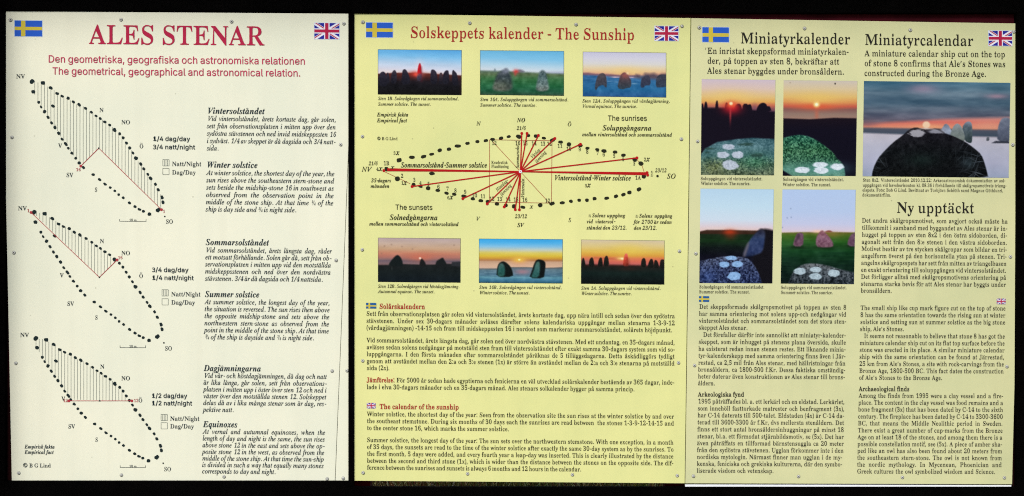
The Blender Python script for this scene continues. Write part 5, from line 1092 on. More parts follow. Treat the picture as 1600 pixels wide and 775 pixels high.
# ------------------------------------------------------------------ print on the yellow panel
OL = M["ink_olive"]
block("title", mid, M["red"], 'R', 17.2, [("Solskeppets kalender - The Sunship", 640.7, 58.8, 991.6)], slope_mid)
small = ("I", 4.9)
for rows in ([("Sten 1B. Solnedgången vid sommarsolstånd.", 590.6, 156.1, 716.9), ("Summer solstice. The sunset.", 590.6, 164.9, 673.2)],
             [("Sten 16A. Soluppgången vid sommarsolstånd.", 750, 157.6, 888.2), ("Summer solstice. The sunrise.", 750, 166.3, 838.4)],
             [("Sten 12A. Soluppgången vid vårdagjämning.", 909.8, 159.9, 1046.9), ("Vernal equinox. The sunrise.", 909.8, 168.2, 995.8)],
             [("Sten 12B. Solnedgången vid höstdagjämning.", 590.6, 449.5, 718), ("Autumnal equinox. The sunset.", 590.6, 457.6, 679.1)],
             [("Sten 16B. Solnedgången vid vintersolstånd.", 748.5, 451.1, 877.8), ("Winter solstice. The sunset.", 749.3, 459.5, 827.6)],
             [("Sten 1A. Soluppgången vid vintersolstånd.", 907.8, 452.4, 1032.3), ("Winter solstice. The sunrise.", 908.2, 460.7, 987.2)]):
    block("caption", mid, OL, 'I', 5.0, rows, 0.004)
block("caption", mid, OL, 'Z', 5.8, [("Empirisk fakta", 589.1, 181.8, 638.1), ("Empirical fact", 589.1, 190.9, 636)], 0.002)
block("copyright_line", mid, OL, 'R', 4.6, [("© B G Lind", 589, 218.7, 621.2)], 0.003)
block("heading", mid, OL, 'S', 8.0, [("The sunrises", 949.3, 188.4, 1011)], 0.004)
block("heading", mid, OL, 'Z', 8.0, [("Soluppgångarna", 941.4, 203.5, 1018.2)], 0.005)
block("caption", mid, OL, 'Z', 5.7, [("mellan vintersolstånd och sommarsolstånd", 909.6, 212.6, 1050)], 0.006)
block("heading", mid, OL, 'S', 8.0, [("The sunsets", 617.4, 327.5, 676)], 0.004)
block("heading", mid, OL, 'Z', 8.2, [("Solnedgångarna", 608.7, 343.4, 684.1)], 0.005)
block("caption", mid, OL, 'Z', 5.7, [("mellan sommarsolstånd och vintersolstånd", 577, 352.2, 716.5)], 0.006)
block("footnote", mid, OL, 'Z', 5.7, [("Solens uppgång", 924.9, 339.2, 976.9), ("vid vintersol-", 916.6, 348.6, 961), ("ståndet den 23/12.", 916.6, 358.4, 979)], 0.003)
block("footnote", mid, OL, 'Z', 5.7, [("Solens uppgång", 998.6, 339.9, 1050.4), ("för 2700 är sedan", 990.3, 349.4, 1049.8), ("den 23/12.", 990.3, 358.8, 1026)], 0.003)
block("footnote_mark", mid, OL, 'I', 3.6, [("1)", 918.7, 338.8, 923)], 0)
block("footnote_mark", mid, OL, 'I', 3.6, [("2)", 992.4, 339.4, 996.8)], 0)

# ray diagram
a5, a8, b3, b8 = (540, 150), (800, 150), (540, 300), (800, 300)


def pz(o, x, y): return (o[0] + x / q, o[1] + y / q)


ink = Ink(0.0005)
ST = [(a5, 405, 485, 20, 16, -0.3), (a5, 502, 464, 22, 12, 0), (a5, 590, 458, 21, 12, -0.3), (a5, 651, 440, 18, 10, -0.15), (a5, 712, 411, 17, 13, -0.3), (a5, 782, 402, 17, 12, -0.1),
      (a5, 848, 378, 23, 12, 0.05), (a5, 923, 358, 17, 11, -0.1), (a5, 997, 345, 16, 11, -0.1), (a5, 1061, 337, 17, 11, -0.2), (a5, 1113, 328, 18, 11, 0), (a5, 1176, 319, 17, 12, -0.4),
      (a5, 1234, 307, 16, 10, -0.15), (a5, 1309, 307, 21, 15, 0.4), (a5, 1382, 299, 15, 11, 0), (a5, 1441, 303, 17, 13, 0), (a5, 1501, 319, 16, 10, 0.1),
      (a8, 306, 333, 19, 14, -0.4), (a8, 367, 348, 18, 11, 0), (a8, 431, 366, 16, 16, 0.1), (a8, 516, 374, 18, 13, 0), (a8, 571, 394, 16, 11, 0), (a8, 645, 405, 16, 10, 0.1),
      (a8, 696, 415, 21, 13, 0.15), (a8, 780, 424, 17, 12, 0.1), (a8, 843, 448, 17, 12, -0.1), (a8, 928, 481, 18, 15, 0.5), (a8, 975, 511, 19, 16, 0.4), (a8, 997, 608, 17, 16, 0),
      (a8, 961, 706, 19, 14, -0.5), (a8, 888, 730, 17, 13, -0.2), (a8, 843, 746, 18, 12, -0.4), (a8, 787, 758, 17, 12, -0.4), (a8, 716, 773, 19, 12, -0.2),
      (b8, 624, 50, 15, 13, 0), (b8, 567, 62, 14, 13, 0.2), (b8, 508, 62, 14, 12, 0), (b8, 446, 70, 15, 12, 0.1), (b8, 381, 81, 20, 11, -0.1), (b8, 303, 87, 21, 13, -0.4), (b8, 214, 99, 18, 15, -0.5),
      (b3, 1342, 115, 19, 11, 0.2), (b3, 1275, 108, 16, 16, 0), (b3, 1212, 100, 15, 14, 0), (b3, 1146, 90, 17, 13, 0), (b3, 1075, 72, 16, 13, 0), (b3, 1023, 65, 18, 12, 0.1), (b3, 963, 51, 17, 11, 0.1),
      (b3, 895, 30, 20, 11, 0.1), (b3, 822, 17, 17, 11, 0.2), (b3, 764, 8, 17, 11, 0.3), (a5, 697, 714, 18, 11, 0.1),
      (a5, 392, 626, 19, 18, 0), (a5, 514, 670, 15, 13, 0), (a5, 566, 684, 16, 10, 0.3), (a5, 624, 697, 17, 15, 0), (a5, 653, 586, 21, 12, 0), (a5, 309, 553, 15, 17, 0)]
for i, (o, x, y, rx, ry, ro) in enumerate(ST):
    ink.blob(*pz(o, x, y), rx / q, ry / q, ro, i + 50, 0.09)
ink.dot(*pz(a8, 1101, 606), 1.9)
ray = ink.done("ray_diagram", M["stone_olive"], mid)
C = pz(a5, 1323, 572)
for i, (e, wd) in enumerate(((pz(a5, 315, 558), 23 / q), (pz(a8, 1015, 588), 23 / q))):
    ink = Ink(0.0006 + 0.00001 * i)
    ink.line(e, C, wd, 9 / q)
    ink.done("solstice_beam", M["ray"], ray)
tips = [pz(a5, 503, 685), pz(b3, 887, 50), pz(b3, 1072, 90), pz(b3, 1200, 112), pz(b3, 1284, 133), pz(b3, 1315, 134),
        pz(a5, 1333, 283), pz(a5, 1373, 283), pz(a5, 1459, 298), pz(a8, 324, 321), pz(a8, 518, 365), pz(a8, 945, 468)]
for i, t in enumerate(tips + [pz(a5, 289, 564), pz(a8, 1022, 580), pz(a8, 1026, 598)]):
    ink = Ink(0.00062 + 0.00001 * i)
    if i < len(tips): ink.line(C, t, 1.95, 1.85)
    ink.dot(t[0], t[1], 2.2, ink.d + 0.000003)
    ink.done("ray" if i < len(tips) else "ray_end", M["ray"], ray)
ink = Ink(0.0009)
ink.dot(C[0], C[1], 2.4)
ink.dot(C[0], C[1], 0.7, 0.00092, 1)
ink.done("centre_ring", [M["fwhite"], M["ray"]], ray)
c0, c1, c2, c3 = pz(a5, 1090, 331), pz(a8, 303, 338), pz(b8, 298, 84), pz(b3, 1088, 76)
for i, (a, b) in enumerate(((c0, c1), (c1, c2), (c2, c3), (c3, c0), (pz(a5, 1113, 345), C), (C, pz(b8, 280, 80)), (pz(a5, 289, 570), pz(a5, 488, 663)), (pz(a8, 945, 480), pz(a8, 985, 530)), (pz(a8, 985, 530), pz(a8, 1003, 585)))):
    ink = Ink(0.00045 + 0.000004 * i)
    ink.line(a, b, 0.75)
    ink.done("thin_line", M["thin_red"], ray)
def lettering(fn):
    ink = Ink(0.0009)
    fn(ink)
    ink.done("diagram_lettering", OL, ray)


for o, t, x0, y, x1, st, cap in ((a5, "N", 990, 222, 1022, 'I', 6), (a5, "NO", 1297, 197, 1360, 'Z', 6.2), (a5, "21/6", 1292, 256, 1362, 'Z', 5.4), (a8, "Ö", 420, 228, 450, 'I', 6),
                                 (a5, "5", 361, 443, 379, 'R', 4.6), (a5, "x", 383, 445, 408, 'Z', 8.4), (a5, "21/6", 172, 523, 241, 'Z', 5.4), (a5, "1B", 287, 523, 330, 'R', 6.2),
                                 (a5, "NV", 123, 572, 195, 'I', 7.4), (a5, "4", 231, 565, 250, 'R', 5), (a5, "x", 252, 566, 279, 'Z', 8.4), (a5, "x", 343, 553, 370, 'I', 7),
                                 (a5, "35-dagars", 190, 652, 345, 'Z', 5.6), (a5, "månaden", 189, 694, 332, 'Z', 5.6),
                                 (a5, "2", 417, 618, 437, 'R', 5.8), (a5, "1", 420, 670, 438, 'R', 5), (a5, "x", 439, 672, 465, 'Z', 8.4), (a5, "3", 511, 648, 529, 'R', 5.6), (a5, "4", 556, 673, 576, 'R', 5.6),
                                 (a5, "5", 618, 678, 636, 'R', 5.6), (a5, "6", 691, 701, 713, 'R', 5.8), (a5, "7", 761, 715, 781, 'R', 5.8), (a5, "8", 821, 729, 841, 'R', 5.8), (a5, "9", 894, 739, 915, 'R', 5.8),
                                 (b3, "6", 767, 54, 786, 'R', 4.4), (b3, "x", 788, 55, 814, 'Z', 8.4), (a5, "10", 954, 765, 996, 'R', 5.8), (a5, "11", 1020, 772, 1057, 'R', 5.8), (a5, "12", 1105, 369, 1143, 'R', 5.8),
                                 (a5, "16", 1283, 370, 1322, 'R', 5.8), (a5, "15", 1340, 371, 1378, 'R', 5.8), (a5, "14", 1406, 372, 1445, 'R', 5.8), (a5, "13", 1475, 374, 1511, 'R', 5.8), (a8, "12", 264, 374, 301, 'R', 5.8),
                                 (a8, "11", 343, 390, 382, 'R', 5.8), (a8, "10", 410, 413, 449, 'R', 5.8), (a8, "9", 502, 417, 522, 'R', 5.8), (a8, "8", 559, 435, 579, 'R', 5.8), (a8, "7", 637, 445, 657, 'R', 5.8),
                                 (a8, "6", 683, 456, 704, 'R', 5.8), (a8, "5", 763, 466, 782, 'R', 5.8), (a8, "4", 828, 491, 848, 'R', 5.8), (a8, "3", 915, 524, 933, 'R', 5.8), (a8, "2", 997, 493, 1016, 'R', 5.2),
                                 (a8, "x", 1017, 494, 1043, 'Z', 8.4), (a8, "1A", 931, 632, 975, 'R', 6), (a8, "23/12", 1080, 576, 1168, 'Z', 5.6), (a8, "1)", 1047, 583, 1066, 'I', 3.4), (a8, "2)", 1047, 607, 1066, 'I', 3.4),
                                 (a8, "SO", 1172, 624, 1240, 'I', 7.4), (a8, "3", 550, 689, 568, 'R', 4.4), (a8, "x", 570, 690, 596, 'Z', 8.4),
                                 (b3, "12", 1088, 64, 1126, 'R', 5.8), (b3, "13", 1145, 66, 1184, 'R', 5.8), (b3, "14", 1210, 69, 1248, 'R', 5.8), (b3, "15", 1270, 70, 1308, 'R', 5.8), (b3, "16", 1336, 72, 1376, 'R', 5.8),
                                 (b8, "12", 250, 79, 289, 'R', 5.8), (b3, "x", 1396, 124, 1420, 'I', 7), (b3, "23/12", 1279, 197, 1371, 'Z', 5.6), (b3, "SV", 1299, 264, 1348, 'Z', 6.2), (b3, "V", 988, 216, 1014, 'I', 6), (b8, "S", 427, 226, 447, 'Z', 6.2)):
    p, e = pz(o, x0, y), pz(o, x1, y)
    lettering(lambda ink: write(ink, t, st, cap, p[0], p[1], e[0]))
p = pz(a5, 418, 540)
lettering(lambda ink: write(ink, "Sommarsolstånd-Summer solstice", 'Z', 8.0, p[0], p[1], 761.1, 0.0015))
p = pz(a8, 322, 636)
lettering(lambda ink: write(ink, "Vintersolstånd-Winter solstice", 'Z', 7.8, p[0], p[1], 985.8, 0.004))
for t, y in (("Kvadratisk", 513), ("Planlösning", 543)):
    p = pz(a5, 1102, y)
    lettering(lambda ink: write(ink, t, 'R', 4.6, p[0], p[1], pz(a5, 1226 if y < 520 else 1234, 0)[0]))
for t, x, y, ang, ln in (("Sommarsolst.", 1312, 546, -1.57, 38), ("Vintersolst.", 1352, 768, -1.57, 31.5), ("Vårdag-", 1414, 472, -0.80, 19.5), ("jämning", 1447, 508, -0.84, 22.5),
                         ("Höstdag-", 1149, 722, -0.76, 24), ("jämning", 1182, 757, -0.80, 22.5)):
    p = pz(a5, x, y)
    wg, ns = width('I', t)
    lettering(lambda ink: write(ink, t, 'I', 5.0, p[0], p[1], None, 0, ln / (wg * 5.0 / 0.46), ang))

bm = lambda rows: [(t, x0, y, x1) for t, x0, y, x1 in rows]
E1 = 1054.4
block("heading", mid, M["red"], 'B', 7.6, [("Solårskalendern", 592.6, 482.2, 664)], 0.006)
block("paragraph", mid, OL, 'R', 6.9, [
    ("Sett från observationsplatsen går solen vid vintersolståndet, årets kortaste dag, upp nära intill och sedan över den sydöstra", 572.4, 493.2, E1),
    ("stävstenen. Under sex 30-dagars månader avläses därefter solens kalendariska uppgångar mellan stenarna 1-3-9-12", 572.4, 504.2, E1),
    ("(vårdagjämningen) -14-15 och fram till midskeppssten 16 i nordost som markerar sommarsolståndet, solårets höjdpunkt.", 572.4, 515.1, 1050.4)], slope_mid)
block("paragraph", mid, OL, 'R', 6.9, [
    ("Vid sommarsolståndet, årets längsta dag, går solen ned över nordvästra stävstenen. Med ett undantag, en 35-dagars månad,", 572.6, 534.6, E1),
    ("avläses sedan solens nedgångar på motställd sten fram till vintersolståndet efter exakt samma 30-dagars system som vid so-", 572.6, 545.4, E1),
    ("luppgångarna. I den första månaden efter sommarsolståndet påräknas de 5 tilläggsdagarna. Detta åskådliggörs tydligt", 572.7, 556.2, 1054),
    ("genom att avståndet mellan den 2:a och 3:e stenen (1x) är större än avståndet mellan de 2:a och 3:e stenarna på motställd", 572.8, 567.1, 1053.9),
    ("sida (2x).", 573, 577.9, 608.8)], slope_mid)
block("lead_word", mid, M["red"], 'B', 7.2, [("Jämförelse:", 572.8, 596.9, 616.4)], 0.008)
block("paragraph", mid, OL, 'R', 6.9, [
    ("För 5000 år sedan hade egyptierna och fenicierna en väl utvecklad solårskalender bestående av 365 dagar, inde-", 619.3, 597.2, 1053.7),
    ("lade i elva 30-dagars månader och en 35-dagars månad. Ales stenars solkalender bygger på samma princip.", 572.8, 607.7, 991.6)], slope_mid)
block("heading", mid, M["red"], 'B', 7.6, [("The calendar of the sunship", 593, 638.7, 716.9)], 0.006)
block("paragraph", mid, OL, 'R', 6.9, [
    ("Winter solstice, the shortest day of the year: Seen from the observation site the sun rises at the winter solstice by and over", 573.2, 649.9, 1053),
    ("the southeast stemstone. During six months of 30 days each the sunrises are read between  the stones 1-3-9-12-14-15 and", 573.2, 660.7, 1053),
    ("to the center stone 16, which marks the summer solstice.", 573.2, 671.6, 795.4)], slope_mid)
block("paragraph", mid, OL, 'R', 6.9, [
    ("Summer solstice, the longest day of the year: The sun sets over the northwestern stemstone. With one exception, in a month", 573.1, 690.4, 1052.3),
    ("of 35 days, the sunsets are read to the time of the winter solstice after exactly the same 30-day system as by the sunrises. To", 573.1, 701.2, 1052.5),
    ("the first month, 5 days were added, and every fourth year a leap-day was inserted. This is clearly illustrated by the distance", 573.3, 712, 1052.2),
    ("between the second and third stone (1x), which is wider than the distance between the stones on the opposite side. The dif-", 573.4, 722.8, 1052.2),
    ("ference between the sunrises and sunsets is always 6 months and 12 hours in the calendar.", 573.4, 733.5, 908.4)], slope_mid)

# ------------------------------------------------------------------ print on the pale straw panel
GR = M["ink_grey"]
block("title", right, GR, 'R', 16.6, [("Miniatyrkalender", 1157, 67.5, 1328.4)], 0.0095)
block("title", right, GR, 'R', 16.6, [("Miniatyrcalendar", 1351.2, 69.8, 1520.7)], 0.0105)
block("paragraph", right, GR, 'R', 9.3, [("En inristat skeppsformad miniatyrkalen-", 1105.0, 83.8, 1326.3), ("der, på toppen av sten 8, bekräftar att", 1105, 99.2, 1311.3), ("Ales stenar byggdes under bronsåldern.", 1104.8, 114.8, 1319.1)], 0.0075)
block("quote_mark", right, GR, 'R', 9.3, [("'", 1101.8, 83.4, 1103.6)], 0)
block("paragraph", right, GR, 'R', 9.3, [("A miniature calendar ship cut on the top", 1350.6, 87.6, 1570.5), ("of stone 8 confirms that Ale’s Stones was", 1350.4, 103, 1571.1), ("constructed during the Bronze Age.", 1350, 118.4, 1541.2)], 0.0075)
for rows in ([("Soluppgången vid vintersolståndet.", 1094.5, 281.2, 1191.3), ("Winter solstice. The sunrice.", 1095.1, 288.7, 1172.7)],
             [("Solnedgången vid vintersolståndet.", 1222.9, 282.4, 1318.5), ("Winter solstice. The sunset.", 1222.9, 290.5, 1298.5)],
             [("Solnedgången vid sommarsolståndet.", 1092.4, 450.4, 1194.4), ("Summer solstice. The sunset.", 1092, 458, 1171.5)],
             [("Soluppgången vid sommarsolståndet.", 1219.8, 451.3, 1322.8), ("Summer solstice. The sunrice.", 1219.8, 459.1, 1301.3)]):
    block("caption", right, GR, 'R', 4.9, rows, 0.004)
block("caption", right, GR, 'R', 4.9, L(1280, 150, [
    ("Sten 8x2. Vintersolståndet 2010.12.22: Arkeoastronomisk dokumentation av sol-", 329, 647, 1408), ("uppgången vid havshorisonten kl. 08.36 i förhållande till skålgropsmotivets triang-", 328, 685, 1416),
    ("elspets. Foto: Bob G Lind. Bevittnat av Torbjörn Schiöth samt Magnus Göthlund,", 326, 722, 1390), ("dokumentärfilm.", 325, 759, 543)]), 0.0045)
block("heading", right, GR, 'R', 16.2, L(1280, 300, [("Ny upptäckt", 585, 156, 1173)]), 0.006)
block("paragraph", right, GR, 'R', 6.8, L(1280, 300, [
    ("Det andra skålgropsmotivet, som avgjort också måste ha", 322, 230, 1426), ("tillkommit i samband med byggandet av Ales stenar är in-", 322, 284, 1424), ("hugget på toppen av sten 8x2 i den östra sidoborden, di-", 321, 337, 1422),
    ("agonalt sett från den 8:e stenen i den västra sidoborden.", 319, 391, 1421), ("Motivet består av tre stycken skålgropar som bildar en tri-", 319, 444, 1420), ("angelform överst på den horisontella ytan på stenen. Tri-", 317, 497, 1418),
    ("angelns skålgropsspets har sett från mitten av triangelbasen", 316, 550, 1417), ("en exakt orientering till soluppgången vid vintersolståndet.", 315, 603, 1415), ("Det förligger alltså med skålgropsmotivens orientering på", 315, 656, 1414),
    ("stenarna starka bevis för att Ales stenar har byggts under", 314, 709, 1412), ("bronsåldern.", 314, 761, 550)]), slope_right)
block("paragraph", right, GR, 'R', 6.8, L(1280, 450, [
    ("The small ship like cup mark figure cut on the top of stone", 312, 165, 1410), ("8 has the same orientation towards the rising sun at winter", 310, 218, 1408), ("solstice and setting sun at summer solstice as the big stone", 309, 271, 1408),
    ("ship, Ale’s Stones.", 307, 324, 642), ("It seems not reasonable to believe that stone 8 has got the", 338, 377, 1405), ("miniature calendar ship cut on its flat top surface before the", 305, 430, 1404),
    ("stone was erected in its place. A similar miniature calendar", 304, 482, 1402), ("ship with the same orientation can be found at Järrestad,", 303, 535, 1400), ("25 km from Ale’s Stones, a site with rock-carvings from the", 302, 588, 1398),
    ("Bronze Age, 1800-500 BC. This fact dates the construction", 301, 641, 1396), ("of Ale’s Stones to the Bronze Age.", 300, 693, 931)]), 0.0035)
block("heading", right, GR, 'B', 6.9, [("Archaeological finds", 1341.7, 610.8, 1420.8)], 0.002)
block("paragraph", right, GR, 'R', 6.8, L(1280, 615, [
    ("Among the finds from 1995 were a clay vessel and a fire-", 298, 30, 1393), ("place. The content in the clay vessel was food remains and a", 295, 82, 1391), ("bone fragment (3x) that has been dated by C-14 to the sixth", 294, 134, 1391),
    ("century. The fireplace has been dated by C-14 to 3300-3600", 292, 187, 1390), ("BC, that means the Middle Neolithic period in Sweden.", 292, 239, 1388), ("There exist a great number of cup-marks from the Bronze", 291, 292, 1388),
    ("Age on at least 18 of the stones, and among them there is a", 289, 344, 1386), ("possible constellation motif, see (5x). A piece of amber sha-", 288, 396, 1385), ("ped like an owl has also been found about 20 meters from", 287, 447, 1384),
    ("the southeastern stern-stone. The owl is not known from", 286, 499, 1382), ("the nordic mythology. In Mycenean, Phoenician and", 285, 551, 1381), ("Greek cultures the owl symbolized wisdom and Science.", 285, 603, 1332)]), 0.003)
block("paragraph", right, GR, 'R', 6.8, L(1060, 450, [
    ("Det skeppsformade skålgropsmotivet på toppen av sten 8", 157, 156, 1271), ("har samma orientering mot solens upp-och nedgångar vid", 154, 209, 1270), ("vintersolståndet och sommarsolståndet som det stora sten-", 154, 262, 1270),
    ("skeppet Ales stenar.", 153, 314, 524), ("Det förefaller därför inte sannolikt att miniatyr-kalender-", 186, 368, 1268), ("skeppet, som är inhugget på stenens plana översida, skulle", 152, 421, 1268),
    ("ha existerat redan innan stenen restes. Ett liknande minia-", 150, 474, 1266), ("tyr-kalenderskepp med samma orientering finns även i Jär-", 150, 526, 1265), ("restad, ca 2,5 mil från Ales stenar, med hällristningar från", 149, 579, 1264),
    ("bronsåldern, ca 1800-500 f.Kr. Dessa faktiska omständig-", 148, 631, 1263), ("heter daterar även konstruktionen av Ales stenar till brons-", 147, 683, 1260), ("åldern.", 147, 735, 277)]), 0.0055)
block("heading", right, GR, 'B', 6.9, L(1060, 615, [("Arkeologiska fynd", 147, 21, 497)]), 0.002)
block("paragraph", right, GR, 'R', 6.8, L(1060, 615, [
    ("1995 påträffades bl. a. ett lerkärl och en eldstad. Lerkärlet,", 148, 73, 1258), ("som innehöll fasttorkade matrester och benfragment (3x),", 145, 126, 1257), ("har C-14 daterats till 500-talet. Eldstaden (4x) är C-14 da-", 144, 178, 1255),
    ("terad till 3600-3300 år f.Kr, dvs mellersta stenåldern. Det", 143, 231, 1253), ("finns ett stort antal bronsåldersinhuggningar på minst 18", 142, 284, 1252), ("stenar, bl.a. ett förmodat stjärnbildsmotiv, se (5x). Det har", 141, 337, 1251),
    ("även påträffats en tillformad bärnstensuggla ca 20 meter", 140, 389, 1251), ("från den sydöstra stävstenen. Ugglan förkommer inte i den", 139, 441, 1250), ("nordiska mytologin. Närmast finner man ugglan i de my-", 139, 493, 1240),
    ("kenska, feniciska och grekiska kulturerna, där den symbo-", 138, 545, 1240), ("liserade visdom och vetenskap.", 137, 597, 721)]), 0.0045)


# ------------------------------------------------------------------ the photographs printed on the panels
def value_noise(rs, w, h, cell_x, cell_y, octaves=3):
    out = np.zeros((h, w)); amp, tot = 1.0, 0.0
    for o in range(octaves):
        nx, ny = max(2, int(w / cell_x * 2 ** o) + 2), max(2, int(h / cell_y * 2 ** o) + 2)
        g = rs.rand(ny, nx)
        xs, ys = np.linspace(0, nx - 1.001, w), np.linspace(0, ny - 1.001, h)
        xi, yi = xs.astype(int), ys.astype(int)
        fx, fy = xs - xi, ys - yi
        fx, fy = fx * fx * (3 - 2 * fx), fy * fy * (3 - 2 * fy)
        a = g[yi][:, xi] * (1 - fx) + g[yi][:, xi + 1] * fx
        b = g[yi + 1][:, xi] * (1 - fx) + g[yi + 1][:, xi + 1] * fx
        out += amp * (a * (1 - fy)[:, None] + b * fy[:, None]); tot += amp; amp *= 0.55
    return out / tot - 0.5


def chaikin(p, n):
    for _ in range(n):
        o = []
        for i in range(len(p)):
            a, b = p[i], p[(i + 1) % len(p)]
            o += [(a[0] * .75 + b[0] * .25, a[1] * .75 + b[1] * .25), (a[0] * .25 + b[0] * .75, a[1] * .25 + b[1] * .75)]
        p = o
    return p


class Picture:
    """A printed picture: ink colours worked out on a fine grid of points (frame = its extent in the picture's own units)."""
    def __init__(self, quad, frame, seed, res=1.7):
        self.quad = quad
        self.w = int((quad[1][0] - quad[0][0]) * res) + 2
        self.h = int((quad[3][1] - quad[0][1]) * res) + 2
        self.rs = np.random.RandomState(seed)
        fx0, fy0, fx1, fy1 = frame
        self.x, self.y = np.meshgrid(np.linspace(fx0, fx1, self.w), np.linspace(fy0, fy1, self.h))
        self.px = (fx1 - fx0) / self.w               # one grid step in picture units
        self.c = np.zeros((self.h, self.w, 3))
        self.frame = frame

    def grad(self, stops, axis='y', bend=None):
        t = self.y if axis == 'y' else self.x
        if bend is not None: t = t + bend
        ks = [s[0] for s in stops]
        self.c = np.stack([np.interp(t, ks, [s[1][i] for s in stops]) for i in range(3)], -1)
        return self

    def mix(self, m, col):
        col = np.asarray(col, dtype=float)
        self.c = self.c * (1 - m[..., None]) + col * m[..., None]

    def mask(self, pts, soft=1.0, smooth=0):
        if smooth: pts = chaikin(pts, smooth)
        ins = np.zeros(self.x.shape, bool); d = np.full(self.x.shape, 1e9)
        for i in range(len(pts)):
            (x0, y0), (x1, y1) = pts[i - 1], pts[i]
            if y0 != y1:
                ins ^= ((y0 > self.y) != (y1 > self.y)) & (self.x < x0 + (self.y - y0) / (y1 - y0) * (x1 - x0))
            ex, ey = x1 - x0, y1 - y0
            t = np.clip(((self.x - x0) * ex + (self.y - y0) * ey) / (ex * ex + ey * ey + 1e-9), 0, 1)
            d = np.minimum(d, np.hypot(self.x - x0 - t * ex, self.y - y0 - t * ey))
        sd = np.where(ins, d, -d) / (self.px * soft)
        return np.clip(sd * 0.5 + 0.5, 0, 1)

    def poly(self, pts, col, soft=1.4, smooth=0, alpha=1.0):
        m = self.mask(pts, soft, smooth) * alpha
        self.mix(m, col)
        return m

    def shade(self, pts, stops, axis='y', soft=1.4, smooth=0, tex=0.0, cell=30, tint=(1, 1, 1)):
        m = self.mask(pts, soft, smooth)
        t = self.y if axis == 'y' else self.x
        ks = [s[0] for s in stops]
        c = np.stack([np.interp(t, ks, [s[1][i] for s in stops]) for i in range(3)], -1)
        if tex: c = c + (value_noise(self.rs, self.w, self.h, cell / self.px, cell / self.px, 3) * tex * 2)[..., None] * np.array(tint)
        self.c = self.c * (1 - m[..., None]) + np.clip(c, 0, 255) * m[..., None]
        return m

    def glow(self, x, y, rx, ry, col, a=1.0, p=1.0):
        r = ((self.x - x) / rx) ** 2 + ((self.y - y) / ry) ** 2
        self.mix(np.exp(-r ** p) * a, col)

    def disc(self, x, y, rx, ry, col, soft=1.5, ragged=0.0, a=1.0):
        r = np.hypot((self.x - x) / rx, (self.y - y) / ry)
        if ragged: r = r + value_noise(self.rs, self.w, self.h, rx * 0.45 / self.px, ry * 0.45 / self.px, 2) * ragged
        self.mix(np.clip((1 - r) * min(rx, ry) / (self.px * soft) + 0.5, 0, 1) * a, col)

    def grain(self, amp, cx, cy, mask=None, tint=(1, 1, 1), oct=3):
        n = value_noise(self.rs, self.w, self.h, cx / self.px, cy / self.px, oct) * 2 * amp
        if mask is not None: n = n * mask
        self.c = self.c + n[..., None] * np.array(tint)

    def mottle(self, spots, amp, cell):
        for x, y, a, b in spots:
            self.grain(amp, cell, cell, np.clip(1.3 - np.hypot((self.x - x) / a, (self.y - y) / b), 0, 1), (1, 1, 1), 2)

    def border(self, col, n=1.0, sides='tlbr', a=0.9):
        x0, y0, x1, y1 = self.frame
        for s, d in (('l', self.x - x0), ('r', x1 - self.x), ('t', self.y - y0), ('b', y1 - self.y)):
            if s in sides: self.mix(np.clip(1.4 - d / (self.px * n), 0, 1) * a, col)

    def build(self, parent, label):
        c = np.clip(self.c, 2, 255)
        tl, tr, br, bl = self.quad
        u, v = np.meshgrid(np.linspace(0, 1, self.w), np.linspace(0, 1, self.h))
        px = (tl[0] * (1 - u) + tr[0] * u) * (1 - v) + (bl[0] * (1 - u) + br[0] * u) * v
        py = (tl[1] * (1 - u) + tr[1] * u) * (1 - v) + (bl[1] * (1 - u) + br[1] * u) * v
        off = origin(parent)
        co = np.stack([X(px) - off.x, np.full(px.shape, -0.0004 - off.y), Z(py) - off.z], -1).reshape(-1, 3)
        w, h = self.w, self.h
        i = (np.arange(h - 1)[:, None] * w + np.arange(w - 1)[None, :]).ravel()
        fs = np.stack([i, i + w, i + w + 1, i + 1], -1)
        me = bpy.data.meshes.new("printed_photo")
        me.vertices.add(len(co)); me.vertices.foreach_set("co", co.astype(np.float32).ravel())
        me.loops.add(fs.size); me.loops.foreach_set("vertex_index", fs.astype(np.int32).ravel())
        me.polygons.add(len(fs)); me.polygons.foreach_set("loop_start", np.arange(0, fs.size, 4, dtype=np.int32))
        me.update(calc_edges=True); me.validate()
        at = me.color_attributes.new("ink", 'FLOAT_COLOR', 'POINT')
        at.data.foreach_set("color", np.concatenate([lin(c) * 0.80, np.ones(c.shape[:2] + (1,))], -1).astype(np.float32).ravel())
        me.materials.append(M["photo"])
        o = bpy.data.objects.new("printed_photo", me)
        COL.objects.link(o)
        o.parent = parent
        o["label"] = label
        return o


F6 = (45, 52, 1306, 722)
EDGE = (92, 92, 66)


def stone(p, pts, top, base, tex=14, soft=1.3, smooth=1, cell=22):
    ys = [t[1] for t in pts]
    return p.shade(pts, [(min(ys), top), (max(ys), base)], soft=soft, smooth=smooth, tex=tex, cell=cell)


